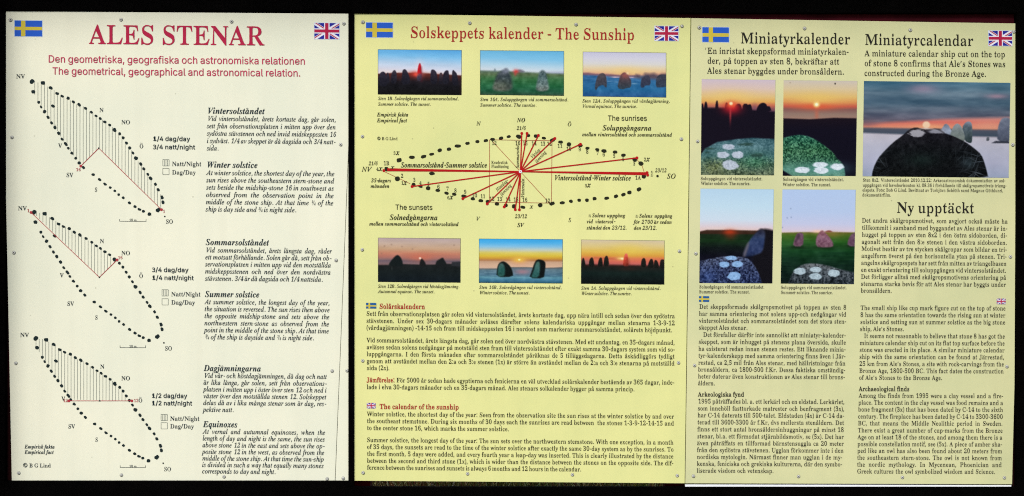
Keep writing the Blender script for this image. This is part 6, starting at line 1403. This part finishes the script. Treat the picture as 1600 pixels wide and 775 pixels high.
# sunset behind a red-lit stone
p = Picture([(590.4, 77), (721.5, 78.2), (721.3, 148.6), (590.3, 147.5)], F6, 1)
p.grad([(52, (98, 178, 240)), (140, (128, 198, 248)), (250, (190, 216, 246)), (340, (222, 224, 244)), (400, (236, 222, 226))], bend=-(p.x - 500) * 0.035)
p.grain(8, 300, 60)
p.poly([(0, 420), (300, 398), (700, 398), (1320, 432), (1320, 800), (0, 800)], (92, 38, 32), 2)
p.grain(10, 120, 14, np.clip((p.y - 390) / 20, 0, 1))
p.glow(615, 425, 90, 50, (210, 52, 44), 0.95)
p.glow(670, 415, 260, 32, (150, 56, 44), 0.4)
p.shade([(0, 470), (1320, 468), (1320, 800), (0, 800)], [(455, (46, 28, 34)), (530, (30, 24, 32)), (590, (18, 17, 24)), (722, (12, 11, 13))], tex=12, cell=60, soft=10)
DK, DB = (50, 44, 60), (22, 22, 34)
stone(p, [(62, 600), (55, 460), (85, 395), (130, 378), (165, 410), (180, 520), (190, 600)], DK, DB)
stone(p, [(165, 560), (172, 420), (195, 392), (215, 420), (225, 560)], DK, DB)
stone(p, [(235, 560), (250, 410), (280, 362), (310, 358), (332, 420), (330, 560)], (62, 54, 68), DB)
stone(p, [(395, 580), (412, 380), (430, 345), (465, 345), (505, 410), (525, 480), (530, 560)], (46, 40, 56), DB)
stone(p, [(835, 560), (838, 400), (850, 345), (890, 345), (935, 395), (945, 560)], (56, 48, 64), DB)
stone(p, [(955, 560), (970, 410), (995, 385), (1020, 410), (1020, 560)], (74, 54, 62), DB)
stone(p, [(1010, 560), (1025, 420), (1050, 370), (1085, 350), (1115, 370), (1120, 560)], DK, DB)
stone(p, [(1160, 580), (1160, 370), (1180, 345), (1205, 372), (1240, 410), (1260, 580)], DK, DB)
p.glow(672, 330, 60, 110, (252, 226, 236), 0.6)
p.shade([(625, 520), (640, 370), (655, 280), (676, 245), (695, 275), (703, 380), (712, 520)], [(240, (150, 60, 76)), (290, (206, 24, 40)), (395, (204, 30, 42)), (420, (120, 70, 90)), (450, (70, 64, 84)), (520, (52, 44, 60))], smooth=2, tex=16, cell=20)
p.poly([(690, 300), (706, 330), (712, 520), (694, 520)], (92, 20, 36), 5, 1, 0.6)
p.glow(620, 420, 34, 28, (255, 86, 66), 0.8)
p.border(EDGE, 1.0, 'tlr'); p.border((40, 36, 36), 0.8, 'b')
p.build(mid, "sunset photo with a red lit stone between dark stones")

# two stones on green grass, a red spot on the horizon
p = Picture([(750, 78.5), (881.4, 79.7), (881.2, 149.7), (750, 148.2)], F6, 2)
p.grad([(52, (112, 190, 236)), (170, (134, 202, 244)), (270, (186, 220, 244)), (340, (214, 226, 240)), (400, (222, 226, 238))], bend=-(p.x - 500) * 0.03)
p.grain(5, 300, 60)
p.poly([(1040, 378), (1320, 372), (1320, 410), (1040, 405)], (150, 158, 190), 6)
p.shade([(0, 356), (500, 364), (800, 376), (1320, 396), (1320, 800), (0, 800)], [(360, (84, 106, 92)), (410, (88, 110, 76)), (480, (62, 116, 72)), (580, (42, 108, 70)), (660, (32, 92, 64)), (722, (48, 74, 58))], tex=26, cell=70, soft=3)
p.grain(9, 160, 10, np.clip((p.y - 400) / 30, 0, 1), (0.8, 1, 0.7))
p.poly([(258, 366), (264, 334), (274, 334), (278, 366)], (90, 110, 120), 3)
p.poly([(600, 366), (620, 345), (660, 340), (720, 372)], (86, 80, 100), 4, 1)
p.glow(585, 366, 42, 34, (214, 62, 62), 0.9)
p.glow(575, 405, 18, 28, (196, 70, 66), 0.6)
p.glow(400, 655, 190, 22, (22, 62, 46), 0.7); p.glow(1000, 650, 150, 20, (22, 62, 48), 0.7)
m = p.shade([(225, 650), (250, 540), (290, 440), (320, 380), (390, 350), (440, 318), (470, 350), (505, 420), (525, 540), (530, 640), (380, 668)], [(318, (92, 100, 116)), (390, (74, 82, 92)), (460, (66, 78, 84)), (560, (84, 94, 84)), (660, (104, 106, 98))], smooth=2, tex=38, cell=36, soft=4)
p.poly([(370, 372), (405, 345), (440, 322), (465, 345), (470, 380), (420, 390)], (136, 142, 164), 5, 1, 0.8)
p.poly([(470, 420), (505, 430), (530, 620), (460, 640), (450, 560)], (48, 62, 66), 10, 2, 0.6)
p.shade([(880, 650), (890, 560), (915, 440), (935, 370), (975, 338), (1020, 355), (1050, 430), (1075, 560), (1085, 630), (1000, 662)], [(340, (80, 98, 104)), (470, (88, 112, 116)), (560, (104, 124, 124)), (660, (116, 122, 118))], smooth=2, tex=46, cell=30, soft=3)
p.border(EDGE, 1.0, 'tlr'); p.border((56, 66, 48), 0.8, 'b')
p.build(mid, "photo of two grey stones standing on green grass")

# stones in blue snow
p = Picture([(910.5, 80.7), (1041.1, 82.3), (1041, 152.4), (910.4, 150.6)], F6, 3)
p.grad([(52, (208, 206, 234)), (150, (220, 218, 236)), (230, (226, 222, 222)), (290, (236, 216, 182)), (340, (238, 200, 156)), (385, (224, 164, 138)), (410, (200, 150, 150))])
p.glow(700, 350, 260, 70, (248, 214, 140), 0.8)
p.shade([(0, 385), (200, 395), (560, 412), (1320, 405), (1320, 800), (0, 800)], [(385, (74, 110, 160)), (430, (58, 110, 164)), (520, (44, 106, 158)), (620, (40, 106, 158)), (722, (44, 92, 150))], tex=26, cell=90, soft=3)
p.grain(18, 110, 16, np.clip((p.y - 420) / 20, 0, 1) * np.clip((570 - p.y) / 60, 0, 1))
p.poly([(0, 375), (130, 370), (240, 385), (480, 388), (620, 402), (900, 398), (900, 414), (600, 418), (460, 412), (220, 398), (0, 398)], (116, 80, 104), 3)
p.glow(540, 428, 80, 9, (240, 196, 206), 0.9); p.glow(780, 430, 70, 10, (226, 184, 200), 0.8); p.glow(440, 490, 50, 8, (120, 160, 200), 0.7); p.glow(820, 520, 46, 10, (140, 176, 206), 0.7); p.glow(560, 500, 40, 8, (130, 166, 204), 0.6)
p.poly([(830, 430), (850, 385), (900, 395), (940, 420), (960, 400), (985, 365), (1050, 372), (1120, 362), (1160, 380), (1190, 395), (1240, 372), (1320, 370), (1320, 470), (1130, 450), (900, 440)], (92, 78, 92), 5)
p.grain(16, 24, 24, np.clip(1 - np.abs(p.y - 410) / 40, 0, 1) * (p.x > 830))
ST3, SB3 = (84, 72, 80), (44, 62, 78)
stone(p, [(225, 622), (240, 500), (275, 400), (340, 362), (385, 385), (405, 450), (412, 580), (385, 582), (355, 545), (300, 560), (268, 590), (255, 622)], ST3, (52, 62, 78), 16)
stone(p, [(565, 590), (590, 480), (610, 400), (660, 352), (715, 365), (745, 430), (778, 470), (776, 580), (700, 590), (650, 612)], (110, 74, 78), (42, 60, 74), 16)
p.glow(690, 400, 60, 45, (168, 88, 84), 0.75); p.glow(722, 366, 22, 20, (255, 226, 180), 0.9)
stone(p, [(912, 578), (930, 440), (960, 425), (985, 395), (1060, 400), (1075, 545), (985, 545), (970, 580)], (66, 64, 84), (46, 56, 80), 12)
stone(p, [(1145, 570), (1155, 430), (1190, 385), (1260, 375), (1340, 385), (1340, 550), (1220, 575)], (64, 66, 80), (52, 64, 84), 18)
p.border(EDGE, 1.0, 'tlr'); p.border((70, 84, 92), 0.8, 'b')
p.build(mid, "photo of dark stones in blue snow at sunrise")

# autumn equinox
p = Picture([(590.6, 371.3), (719.8, 372.5), (719.6, 441.6), (590.5, 440.4)], F6, 4)
p.grad([(52, (192, 170, 172)), (130, (204, 178, 164)), (220, (206, 166, 134)), (290, (204, 132, 108)), (345, (180, 116, 106)), (380, (142, 108, 110)), (400, (112, 94, 106)), (440, (134, 106, 112)), (470, (120, 92, 94))])
p.grain(7, 300, 50)
p.glow(690, 350, 190, 60, (220, 112, 84), 0.6)
for x, y in ((145, 178), (250, 155), (412, 185), (570, 220), (1205, 155), (100, 290)): p.glow(x, y, 14, 12, (140, 110, 96), 0.45)
DG = (18, 26, 28)
p.shade([(0, 468), (220, 464), (420, 448), (700, 456), (900, 452), (1100, 438), (1320, 440), (1320, 800), (0, 800)], [(440, (28, 30, 32)), (560, (20, 28, 30)), (722, (16, 26, 34))], tex=7, cell=80, soft=2)
p.poly([(205, 480), (225, 425), (270, 370), (330, 308), (375, 325), (412, 380), (428, 460), (428, 490)], DG, 2, 2)
p.poly([(678, 480), (684, 410), (708, 355), (740, 385), (772, 430), (778, 480)], (26, 26, 28), 2, 2)
p.poly([(918, 480), (935, 400), (985, 370), (1035, 340), (1060, 385), (1090, 430), (1090, 480)], (24, 28, 30), 2, 1)
p.poly([(1165, 470), (1175, 410), (1320, 402), (1320, 480)], (44, 46, 52), 2, 0)
p.glow(688, 358, 20, 18, (255, 216, 196), 1.0, 2)
p.glow(258, 515, 10, 30, (54, 60, 60), 0.7)
p.border(EDGE, 1.0, 'tlr'); p.border((20, 22, 18), 0.8, 'b')
p.build(mid, "dusk photo with three stones in silhouette under a pink sky")

# winter sunset with two big stones
p = Picture([(748.3, 372.8), (879.4, 373.8), (879.2, 442.9), (748.2, 441.8)], F6, 5)
p.grad([(52, (58, 170, 240)), (110, (84, 184, 244)), (170, (140, 200, 238)), (225, (206, 210, 190)), (265, (226, 208, 106)), (310, (226, 194, 66)), (350, (212, 156, 60)), (378, (184, 126, 84)), (400, (206, 166, 138)), (480, (226, 186, 160)), (520, (190, 170, 160))])
p.grain(6, 300, 40)
p.glow(655, 385, 140, 60, (236, 160, 120), 0.6)
p.glow(650, 368, 100, 40, (246, 206, 70), 0.8); p.glow(652, 368, 20, 14, (255, 246, 170), 1.0, 2)
m = p.shade([(0, 516), (320, 512), (540, 486), (760, 484), (1040, 494), (1180, 488), (1320, 478), (1320, 800), (0, 800)], [(480, (106, 112, 124)), (510, (98, 124, 138)), (600, (86, 124, 148)), (640, (96, 150, 170)), (680, (66, 122, 156)), (722, (46, 90, 112))], tex=18, cell=70, soft=2)
p.grain(22, 120, 12, np.clip((p.y - 515) / 15, 0, 1) * np.clip((690 - p.y) / 60, 0, 1))
p.glow(700, 550, 120, 42, (196, 130, 140), 0.65)
for a in (0, 1): p.poly([(0, 508), (320, 506), (540, 484), (760, 482), (1040, 490), (1180, 485), (1320, 475), (1320, 487), (1180, 497), (1040, 500), (760, 492), (540, 494), (320, 518), (0, 518)], (74, 84, 88), 2, 0, 0.5)
p.poly([(310, 632), (318, 500), (345, 420), (405, 390), (460, 412), (520, 470), (550, 540), (562, 630)], (12, 20, 20), 1.8, 1)
p.shade([(322, 626), (332, 500), (352, 436), (388, 418), (420, 440), (440, 500), (432, 628)], [(420, (78, 108, 104)), (520, (36, 88, 84)), (630, (40, 84, 78))], soft=2.5, smooth=1, tex=16, cell=30)
p.poly([(800, 645), (840, 540), (870, 440), (905, 370), (960, 358), (1035, 385), (1050, 440), (1035, 560), (1020, 648)], (12, 18, 18), 1.8, 1)
p.shade([(824, 640), (866, 540), (898, 420), (926, 392), (958, 396), (966, 480), (950, 640)], [(400, (76, 114, 104)), (500, (60, 108, 106)), (640, (36, 86, 84))], soft=2.5, smooth=1, tex=16, cell=30)
p.border((74, 90, 80), 1.0, 'tlr'); p.border((30, 50, 56), 0.8, 'b')
p.build(mid, "photo of two leaning dark stones under a blue and yellow sky")

# winter sunrise
p = Picture([(907.8, 374.3), (1038.4, 375.8), (1038, 444.6), (907.7, 443.3)], F6, 6)
p.grad([(52, (222, 204, 176)), (150, (228, 204, 138)), (230, (230, 190, 88)), (290, (224, 160, 66)), (330, (226, 126, 84)), (380, (222, 110, 92)), (430, (196, 100, 100))])
p.grain(6, 300, 40)
p.glow(760, 200, 260, 90, (240, 208, 90), 0.6)
p.poly([(250, 322), (430, 328), (660, 338), (660, 350), (420, 342), (250, 332)], (196, 96, 70), 4)
p.glow(100, 395, 120, 40, (150, 112, 116), 0.6)
p.shade([(0, 428), (480, 428), (940, 432), (1320, 440), (1320, 800), (0, 800)], [(425, (58, 30, 26)), (470, (26, 28, 26)), (560, (16, 32, 30)), (722, (8, 14, 16))], tex=8, cell=80, soft=3)
BKK, BKB = (38, 30, 26), (16, 20, 18)
for pts in ([(50, 460), (58, 360), (78, 322), (98, 350), (118, 460)], [(160, 460), (172, 350), (212, 312), (236, 350), (250, 460)], [(296, 460), (312, 350), (345, 312), (368, 345), (378, 460)],
            [(385, 460), (392, 340), (425, 286), (455, 310), (474, 450)], [(948, 460), (958, 350), (990, 314), (1024, 345), (1030, 460)], [(1048, 470), (1072, 370), (1105, 326), (1135, 350), (1150, 470)],
            [(1140, 470), (1150, 370), (1170, 342), (1205, 370), (1228, 470)], [(1232, 470), (1240, 360), (1268, 336), (1320, 350), (1320, 470)]):
    stone(p, pts, BKK, BKB, 8)
p.glow(655, 334, 70, 22, (255, 226, 130), 0.9); p.glow(668, 336, 20, 14, (255, 250, 210), 0.9)
p.shade([(676, 450), (690, 340), (706, 262), (735, 252), (752, 275), (760, 380), (766, 450)], [(255, (226, 110, 90)), (330, (226, 80, 62)), (400, (196, 62, 44)), (450, (110, 40, 34))], smooth=1, tex=24, cell=24)
p.poly([(735, 340), (756, 350), (766, 450), (722, 450)], (84, 36, 32), 8, 1, 0.6)
p.glow(760, 490, 150, 30, (54, 36, 30), 0.6)
p.border((110, 106, 70), 1.0, 'tlr'); p.border((14, 18, 14), 0.8, 'b')
p.build(mid, "orange sunrise photo with a row of dark stones and one red stone")

# ---- the five larger photographs of the straw panel
FA = (28, 20, 586, 743)
p = Picture([(1096.3, 123.6), (1211.7, 124.9), (1209.4, 273.9), (1095, 273.1)], FA, 7)
p.grad([(20, (214, 196, 212)), (90, (226, 200, 190)), (150, (232, 196, 134)), (185, (232, 176, 96)), (215, (206, 112, 86)), (240, (140, 84, 92)), (270, (100, 70, 90))])
p.glow(252, 160, 160, 60, (244, 206, 120), 0.7)
p.glow(430, 232, 26, 30, (120, 74, 96), 0.6)
NV = (18, 12, 28)
p.poly([(0, 240), (100, 236), (300, 236), (420, 250), (600, 262), (600, 760), (0, 760)], NV, 3)
for pts in ([(20, 260), (30, 205), (42, 205), (46, 260)], [(46, 260), (52, 202), (62, 186), (72, 206), (76, 260)], [(130, 260), (136, 196), (146, 176), (154, 196), (158, 260)], [(204, 260), (208, 206), (220, 192), (236, 216), (246, 260)],
            [(272, 260), (282, 216), (310, 200), (330, 215), (334, 260)], [(336, 260), (342, 205), (372, 202), (378, 212), (400, 204), (410, 230), (414, 260)], [(440, 270), (452, 225), (472, 200), (498, 192), (520, 205), (526, 222), (545, 218), (562, 262)]):
    p.poly(pts, NV, 1.6, 1)
p.glow(258, 236, 70, 44, (206, 30, 44), 0.9); p.glow(252, 212, 40, 22, (255, 110, 60), 0.8)
p.glow(248, 285, 8, 62, (196, 60, 66), 0.75); p.glow(252, 202, 14, 13, (255, 240, 190), 1.0, 2)
m = p.shade([(20, 700), (26, 590), (60, 545), (150, 494), (300, 470), (420, 460), (600, 468), (600, 760), (20, 760)], [(460, (52, 90, 100)), (520, (84, 122, 132)), (600, (74, 114, 116)), (660, (82, 108, 90)), (743, (98, 112, 90))], tex=26, cell=60, soft=2)
k = np.clip((p.y - 590) / 50, 0, 1) * m
p.grain(74, 9, 8, k, (1, 1, 0.8), 2)
p.glow(130, 690, 90, 60, (128, 132, 88), 0.5); p.grain(40, 13, 13, k * np.exp(-((p.x - 130) / 100) ** 2), (1, 1, 0.6), 2)
p.glow(430, 640, 110, 50, (56, 112, 84), 0.75); p.grain(46, 14, 12, np.exp(-((p.x - 440) / 110) ** 2 - ((p.y - 630) / 60) ** 2), (0.8, 1, 0.8), 2)
p.grain(30, 10, 8, m, (1, 1, 1), 2)
for x, y, a, b in ((90, 545, 34, 7), (385, 510, 40, 12), (455, 592, 46, 12), (330, 512, 20, 5), (75, 575, 14, 6)): p.disc(x, y, a, b, (38, 66, 60), 4, 0.9, 0.85)
for x, y, a, b in ((237, 530, 48, 22), (196, 590, 50, 26), (308, 590, 46, 28), (251, 668, 62, 40)): p.disc(x, y, a * 0.96, b * 0.96, (196, 204, 224), 2.5, 0.4, 0.93)
p.mottle(((237, 530, 48, 22), (196, 590, 50, 26), (308, 590, 46, 28), (251, 668, 62, 40)), 34, 9)
p.border((150, 146, 130), 0.7, 'tr', 0.7)
p.build(right, "sunrise photo over a pale blue boulder with four white cup marks")

p = Picture([(1224.3, 125.4), (1339.6, 126.6), (1337.2, 275), (1222.9, 274.6)], (38, 27, 593, 748), 8)
p.grad([(27, (212, 200, 190)), (90, (224, 202, 164)), (150, (230, 190, 118)), (190, (224, 150, 90)), (222, (200, 92, 76)), (245, (134, 92, 90)), (280, (150, 122, 112)), (320, (166, 130, 116))])
p.glow(290, 170, 170, 50, (240, 202, 110), 0.7); p.glow(290, 225, 150, 26, (228, 92, 60), 0.75); p.glow(290, 280, 16, 50, (206, 104, 80), 0.55)
p.glow(288, 208, 24, 22, (255, 236, 150), 1.0, 1.5); p.glow(288, 208, 12, 11, (255, 255, 226), 1.0, 2)
p.glow(426, 49, 6, 7, (40, 36, 36), 1.0, 2); p.glow(88, 45, 6, 5, (160, 140, 120), 0.6)
p.shade([(20, 314), (240, 320), (420, 308), (620, 310), (620, 770), (20, 770)], [(308, (24, 14, 26)), (400, (14, 10, 28)), (748, (12, 10, 26))], soft=2)
m = p.shade([(20, 470), (80, 450), (160, 436), (240, 450), (330, 500), (430, 580), (440, 610), (490, 650), (512, 720), (512, 770), (20, 770)], [(440, (40, 100, 82)), (560, (50, 98, 70)), (640, (56, 104, 82)), (700, (84, 138, 124)), (748, (100, 148, 130))], smooth=1, tex=26, cell=50, soft=2)
p.grain(84, 9, 9, m * np.clip((690 - p.y) / 60, 0.25, 1), (0.85, 1, 0.8), 2)
p.glow(380, 690, 150, 44, (106, 172, 170), 0.5)
for x, y, a, b in ((188, 704, 60, 25), (322, 664, 60, 22), (328, 706, 56, 28), (450, 678, 52, 26)): p.disc(x, y, a * 0.96, b * 0.96, (222, 232, 246), 2.2, 0.3, 0.97)
p.mottle(((188, 704, 60, 25), (322, 664, 60, 22), (328, 706, 56, 28), (450, 678, 52, 26)), 34, 9)
p.border((150, 146, 130), 0.7, 'tr', 0.7)
p.build(right, "sunset photo over a green mossy boulder with four white cup marks")

p = Picture([(1094.4, 294.6), (1209.1, 295.8), (1206.7, 442.8), (1092.6, 442.1)], (38, 22, 592, 740), 9)
p.grad([(22, (190, 220, 246)), (160, (202, 228, 248)), (260, (214, 228, 246)), (310, (226, 212, 226)), (340, (232, 200, 200))])
p.glow(200, 330, 200, 26, (238, 214, 208), 0.6)
p.shade([(20, 352), (90, 336), (260, 335), (470, 338), (620, 340), (620, 770), (20, 770)], [(335, (66, 44, 34)), (362, (58, 36, 26)), (372, (26, 44, 26)), (420, (18, 46, 22)), (470, (12, 22, 22)), (540, (10, 10, 26))], tex=12, cell=60, soft=2)
p.grain(9, 120, 9, np.clip((p.y - 375) / 20, 0, 1) * np.clip((500 - p.y) / 60, 0, 1), (0.4, 1, 0.4))
p.glow(265, 353, 46, 22, (206, 60, 26), 0.9); p.glow(270, 380, 40, 30, (110, 46, 24), 0.6)
p.poly([(470, 400), (500, 330), (540, 322), (620, 345), (620, 770), (500, 770), (430, 560)], (16, 14, 22), 4, 1)
m = p.shade([(362, 536), (385, 470), (420, 400), (470, 345), (500, 316), (535, 345), (528, 420), (516, 500), (470, 524), (400, 540)], [(320, (44, 40, 52)), (400, (50, 66, 106)), (500, (44, 58, 100)), (540, (30, 40, 70))], smooth=2, tex=22, cell=26, soft=3)
p.poly([(362, 536), (395, 440), (410, 425), (408, 460), (384, 536)], (120, 110, 116), 4, 1, 0.8)
m = p.shade([(20, 580), (120, 554), (230, 534), (340, 536), (420, 556), (470, 630), (500, 690), (520, 770), (20, 770)], [(530, (80, 88, 114)), (620, (50, 60, 94)), (740, (40, 52, 90))], smooth=1, tex=20, cell=40, soft=2)
p.grain(70, 11, 11, m, (0.9, 1, 1.2), 2)
p.glow(110, 690, 60, 50, (70, 100, 176), 0.4)
for x, y, a, b in ((276, 548, 44, 17), (226, 598, 42, 23), (326, 596, 42, 24), (302, 686, 52, 34)): p.disc(x, y, a * 0.96, b * 0.96, (148, 190, 240), 2.2, 0.3, 0.94)
p.mottle(((276, 548, 44, 17), (226, 598, 42, 23), (326, 596, 42, 24), (302, 686, 52, 34)), 34, 9)
p.border((120, 150, 140), 0.7, 'tr', 0.6)
p.build(right, "dusk photo of a speckled boulder with four bluish cup marks and a leaning stone")

p = Picture([(1222.5, 295.9), (1337.1, 296.4), (1334.3, 444), (1219.8, 443)], (40, 28, 594, 744), 10)
p.grad([(28, (186, 208, 246)), (200, (190, 208, 244)), (290, (204, 208, 240)), (340, (222, 206, 226)), (360, (230, 204, 206))])
for x, y in ((106, 174), (80, 245), (110, 240), (46, 318)): p.glow(x, y, 5, 6, (130, 146, 180), 0.7)
p.shade([(20, 358), (200, 352), (440, 350), (620, 352), (620, 770), (20, 770)], [(350, (112, 106, 48)), (380, (74, 110, 40)), (430, (42, 92, 36)), (500, (18, 62, 32)), (600, (12, 40, 28)), (744, (10, 26, 24))], tex=16, cell=60, soft=2)
p.grain(12, 110, 10, np.clip((p.y - 360) / 20, 0, 1), (0.7, 1, 0.5))
p.poly([(360, 352), (385, 338), (410, 338), (428, 352)], (130, 70, 62), 2, 1)
p.glow(310, 346, 40, 12, (255, 208, 190), 0.9); p.glow(410, 370, 80, 22, (150, 108, 50), 0.5)
for x, y, r in ((166, 466, 60), (366, 464, 84), (570, 456, 50)): p.glow(x, y, r, 14, (16, 36, 20), 0.85)
p.shade([(126, 460), (134, 420), (150, 370), (168, 356), (202, 358), (208, 400), (202, 462)], [(355, (118, 84, 108)), (460, (110, 76, 96))], smooth=1, tex=30, cell=22, soft=2)
p.poly([(144, 430), (158, 375), (172, 368), (182, 390), (160, 410)], (66, 48, 64), 4, 1, 0.75)
p.shade([(300, 462), (300, 390), (330, 345), (350, 336), (375, 360), (412, 400), (434, 440), (428, 464), (360, 468)], [(336, (150, 98, 106)), (400, (132, 90, 112)), (468, (120, 84, 100))], smooth=1, tex=34, cell=18, soft=2)
p.shade([(536, 455), (545, 400), (572, 358), (620, 352), (620, 460)], [(352, (116, 84, 106)), (460, (104, 74, 96))], smooth=1, tex=30, cell=22, soft=2)
m = p.shade([(90, 770), (110, 700), (140, 640), (200, 596), (280, 586), (380, 600), (480, 630), (620, 660), (620, 770)], [(586, (104, 108, 114)), (650, (66, 74, 82)), (744, (46, 54, 62))], smooth=1, tex=20, cell=40, soft=2)
p.grain(62, 12, 12, m, (1, 1, 1.05), 2)
for x, y, a, b in ((182, 650, 48, 27), (302, 636, 46, 22), (302, 688, 48, 26), (440, 662, 48, 28)): p.disc(x, y, a * 0.96, b * 0.96, (186, 206, 220), 2.2, 0.3, 0.93)
p.mottle(((182, 650, 48, 27), (302, 636, 46, 22), (302, 688, 48, 26), (440, 662, 48, 28)), 34, 9)
p.border((120, 140, 140), 0.7, 'tr', 0.6)
p.build(right, "photo of purple stones on grass and a boulder with four cup marks in front")

p = Picture([(1349.8, 126.5), (1578.8, 129.4), (1575.9, 277.8), (1347.7, 275.4)], (26, 26, 1132, 746), 11)
p.grad([(26, (70, 112, 138)), (110, (96, 120, 140)), (190, (74, 100, 122)), (240, (92, 106, 126)), (300, (92, 92, 112)), (340, (104, 90, 104)), (380, (110, 90, 100))])
p.grain(30, 300, 50, None, (1, 0.9, 0.85), 3); p.grain(14, 110, 26, None, (1, 0.95, 0.9), 3)
p.glow(470, 80, 110, 34, (166, 142, 168), 0.7); p.glow(1030, 130, 80, 18, (176, 140, 160), 0.75); p.glow(1050, 70, 120, 24, (44, 82, 104), 0.6); p.glow(640, 230, 160, 20, (118, 128, 146), 0.5); p.glow(180, 170, 150, 30, (66, 92, 116), 0.6)
p.shade([(20, 356), (200, 338), (420, 324), (640, 306), (860, 296), (1140, 288), (1140, 384), (20, 384)], [(290, (204, 142, 140)), (330, (218, 112, 102)), (380, (228, 148, 116))], soft=5)
p.glow(60, 352, 80, 24, (140, 96, 106), 0.6); p.glow(520, 366, 130, 20, (244, 178, 128), 0.6); p.glow(980, 350, 160, 40, (228, 164, 140), 0.6)
p.shade([(20, 380), (1140, 386), (1140, 445), (20, 425)], [(378, (84, 86, 102)), (425, (66, 78, 96))], soft=3)
m = p.shade([(20, 418), (300, 426), (600, 430), (860, 436), (1140, 440), (1140, 770), (20, 770)], [(418, (198, 192, 206)), (520, (188, 188, 208)), (640, (180, 182, 208)), (746, (160, 170, 198))], tex=12, cell=120, soft=3)
p.disc(502, 352, 28, 26, (244, 208, 176), 4)
m = p.shade([(1040, 476), (1040, 380), (1060, 310), (1085, 290), (1120, 290), (1150, 310), (1150, 480)], [(290, (120, 128, 150)), (400, (92, 100, 122)), (480, (60, 66, 84))], smooth=1, tex=22, cell=30, soft=2)
p.poly([(1000, 484), (1030, 468), (1140, 474), (1140, 484)], (38, 42, 56), 2)
p.shade([(956, 468), (960, 440), (970, 430), (980, 440), (980, 468)], [(430, (120, 124, 136)), (468, (64, 70, 80))], smooth=1)
p.shade([(600, 420), (630, 360), (646, 340), (670, 350), (690, 390), (740, 460), (690, 440)], [(340, (118, 122, 140)), (380, (150, 160, 184)), (440, (136, 146, 166))], smooth=1, tex=26, cell=24)
p.shade([(680, 440), (700, 370), (730, 336), (760, 350), (790, 400), (800, 475), (760, 468)], [(336, (150, 156, 166)), (400, (124, 134, 136)), (470, (110, 120, 116))], smooth=1, tex=20, cell=24)
p.shade([(770, 370), (800, 325), (835, 322), (850, 350), (852, 470), (840, 490), (792, 470), (796, 420)], [(322, (150, 160, 180)), (370, (84, 98, 110)), (480, (38, 52, 54))], smooth=1, tex=26, cell=24)
big = [(92, 770), (104, 690), (140, 610), (186, 556), (250, 490), (322, 436), (372, 388), (424, 370), (470, 384), (560, 388), (640, 412), (716, 438), (800, 478), (866, 524), (922, 572), (950, 640), (985, 770)]
m = p.shade(big, [(372, (44, 40, 44)), (420, (22, 20, 28)), (560, (10, 13, 17)), (746, (5, 7, 9))], smooth=1, tex=18, cell=30, soft=1.6)
# scratches and frost lie along the boulder's sides
r0, t0 = np.hypot(p.x - 540, p.y - 820), np.arctan2(p.y - 820, p.x - 540)
s = np.zeros_like(p.x)
for k in range(260):
    tt, rr = p.rs.uniform(-3.0, -0.15), p.rs.uniform(120, 470)
    ln, wd = p.rs.uniform(20, 70), p.rs.uniform(1.6, 3.4)
    sl = p.rs.uniform(-0.004, 0.004)
    dt = (t0 - tt - sl * (r0 - rr)) * r0
    s = np.maximum(s, np.exp(-(dt / (wd * 1.6)) ** 2 - ((r0 - rr) / ln) ** 2) * p.rs.uniform(0.3, 1.0))
side = np.clip((p.x - 690) / 150, 0, 1) * np.clip((p.y - 450) / 80, 0, 1) + np.clip((260 - p.x) / 120, 0, 1) * 0.7
p.mix(np.clip(m * s * side, 0, 1) * 0.6, (140, 152, 168))
p.mix(np.clip(m * s * (1 - side), 0, 1) * 0.15, (70, 80, 84))
p.glow(820, 640, 60, 42, (84, 104, 114), 0.45); p.glow(470, 620, 120, 50, (26, 46, 42), 0.5); p.glow(690, 700, 120, 60, (8, 10, 14), 0.7)
p.grain(9, 9, 9, m * 0.8, (1, 1, 1), 2)
p.disc(434, 416, 58, 26, (186, 184, 196), 3, 0.6, 0.85); p.disc(586, 402, 64, 15, (168, 168, 184), 3, 0.5, 0.8); p.glow(500, 381, 40, 6, (214, 196, 190), 0.9)
p.poly([(560, 378), (600, 382), (640, 408), (632, 412), (590, 390)], (56, 54, 60), 2, 0, 0.8)
p.border((170, 176, 160), 0.6, 'tr', 0.5)
p.build(right, "wide photo of a snowy field, red sky and a big dark boulder with the sun on top")
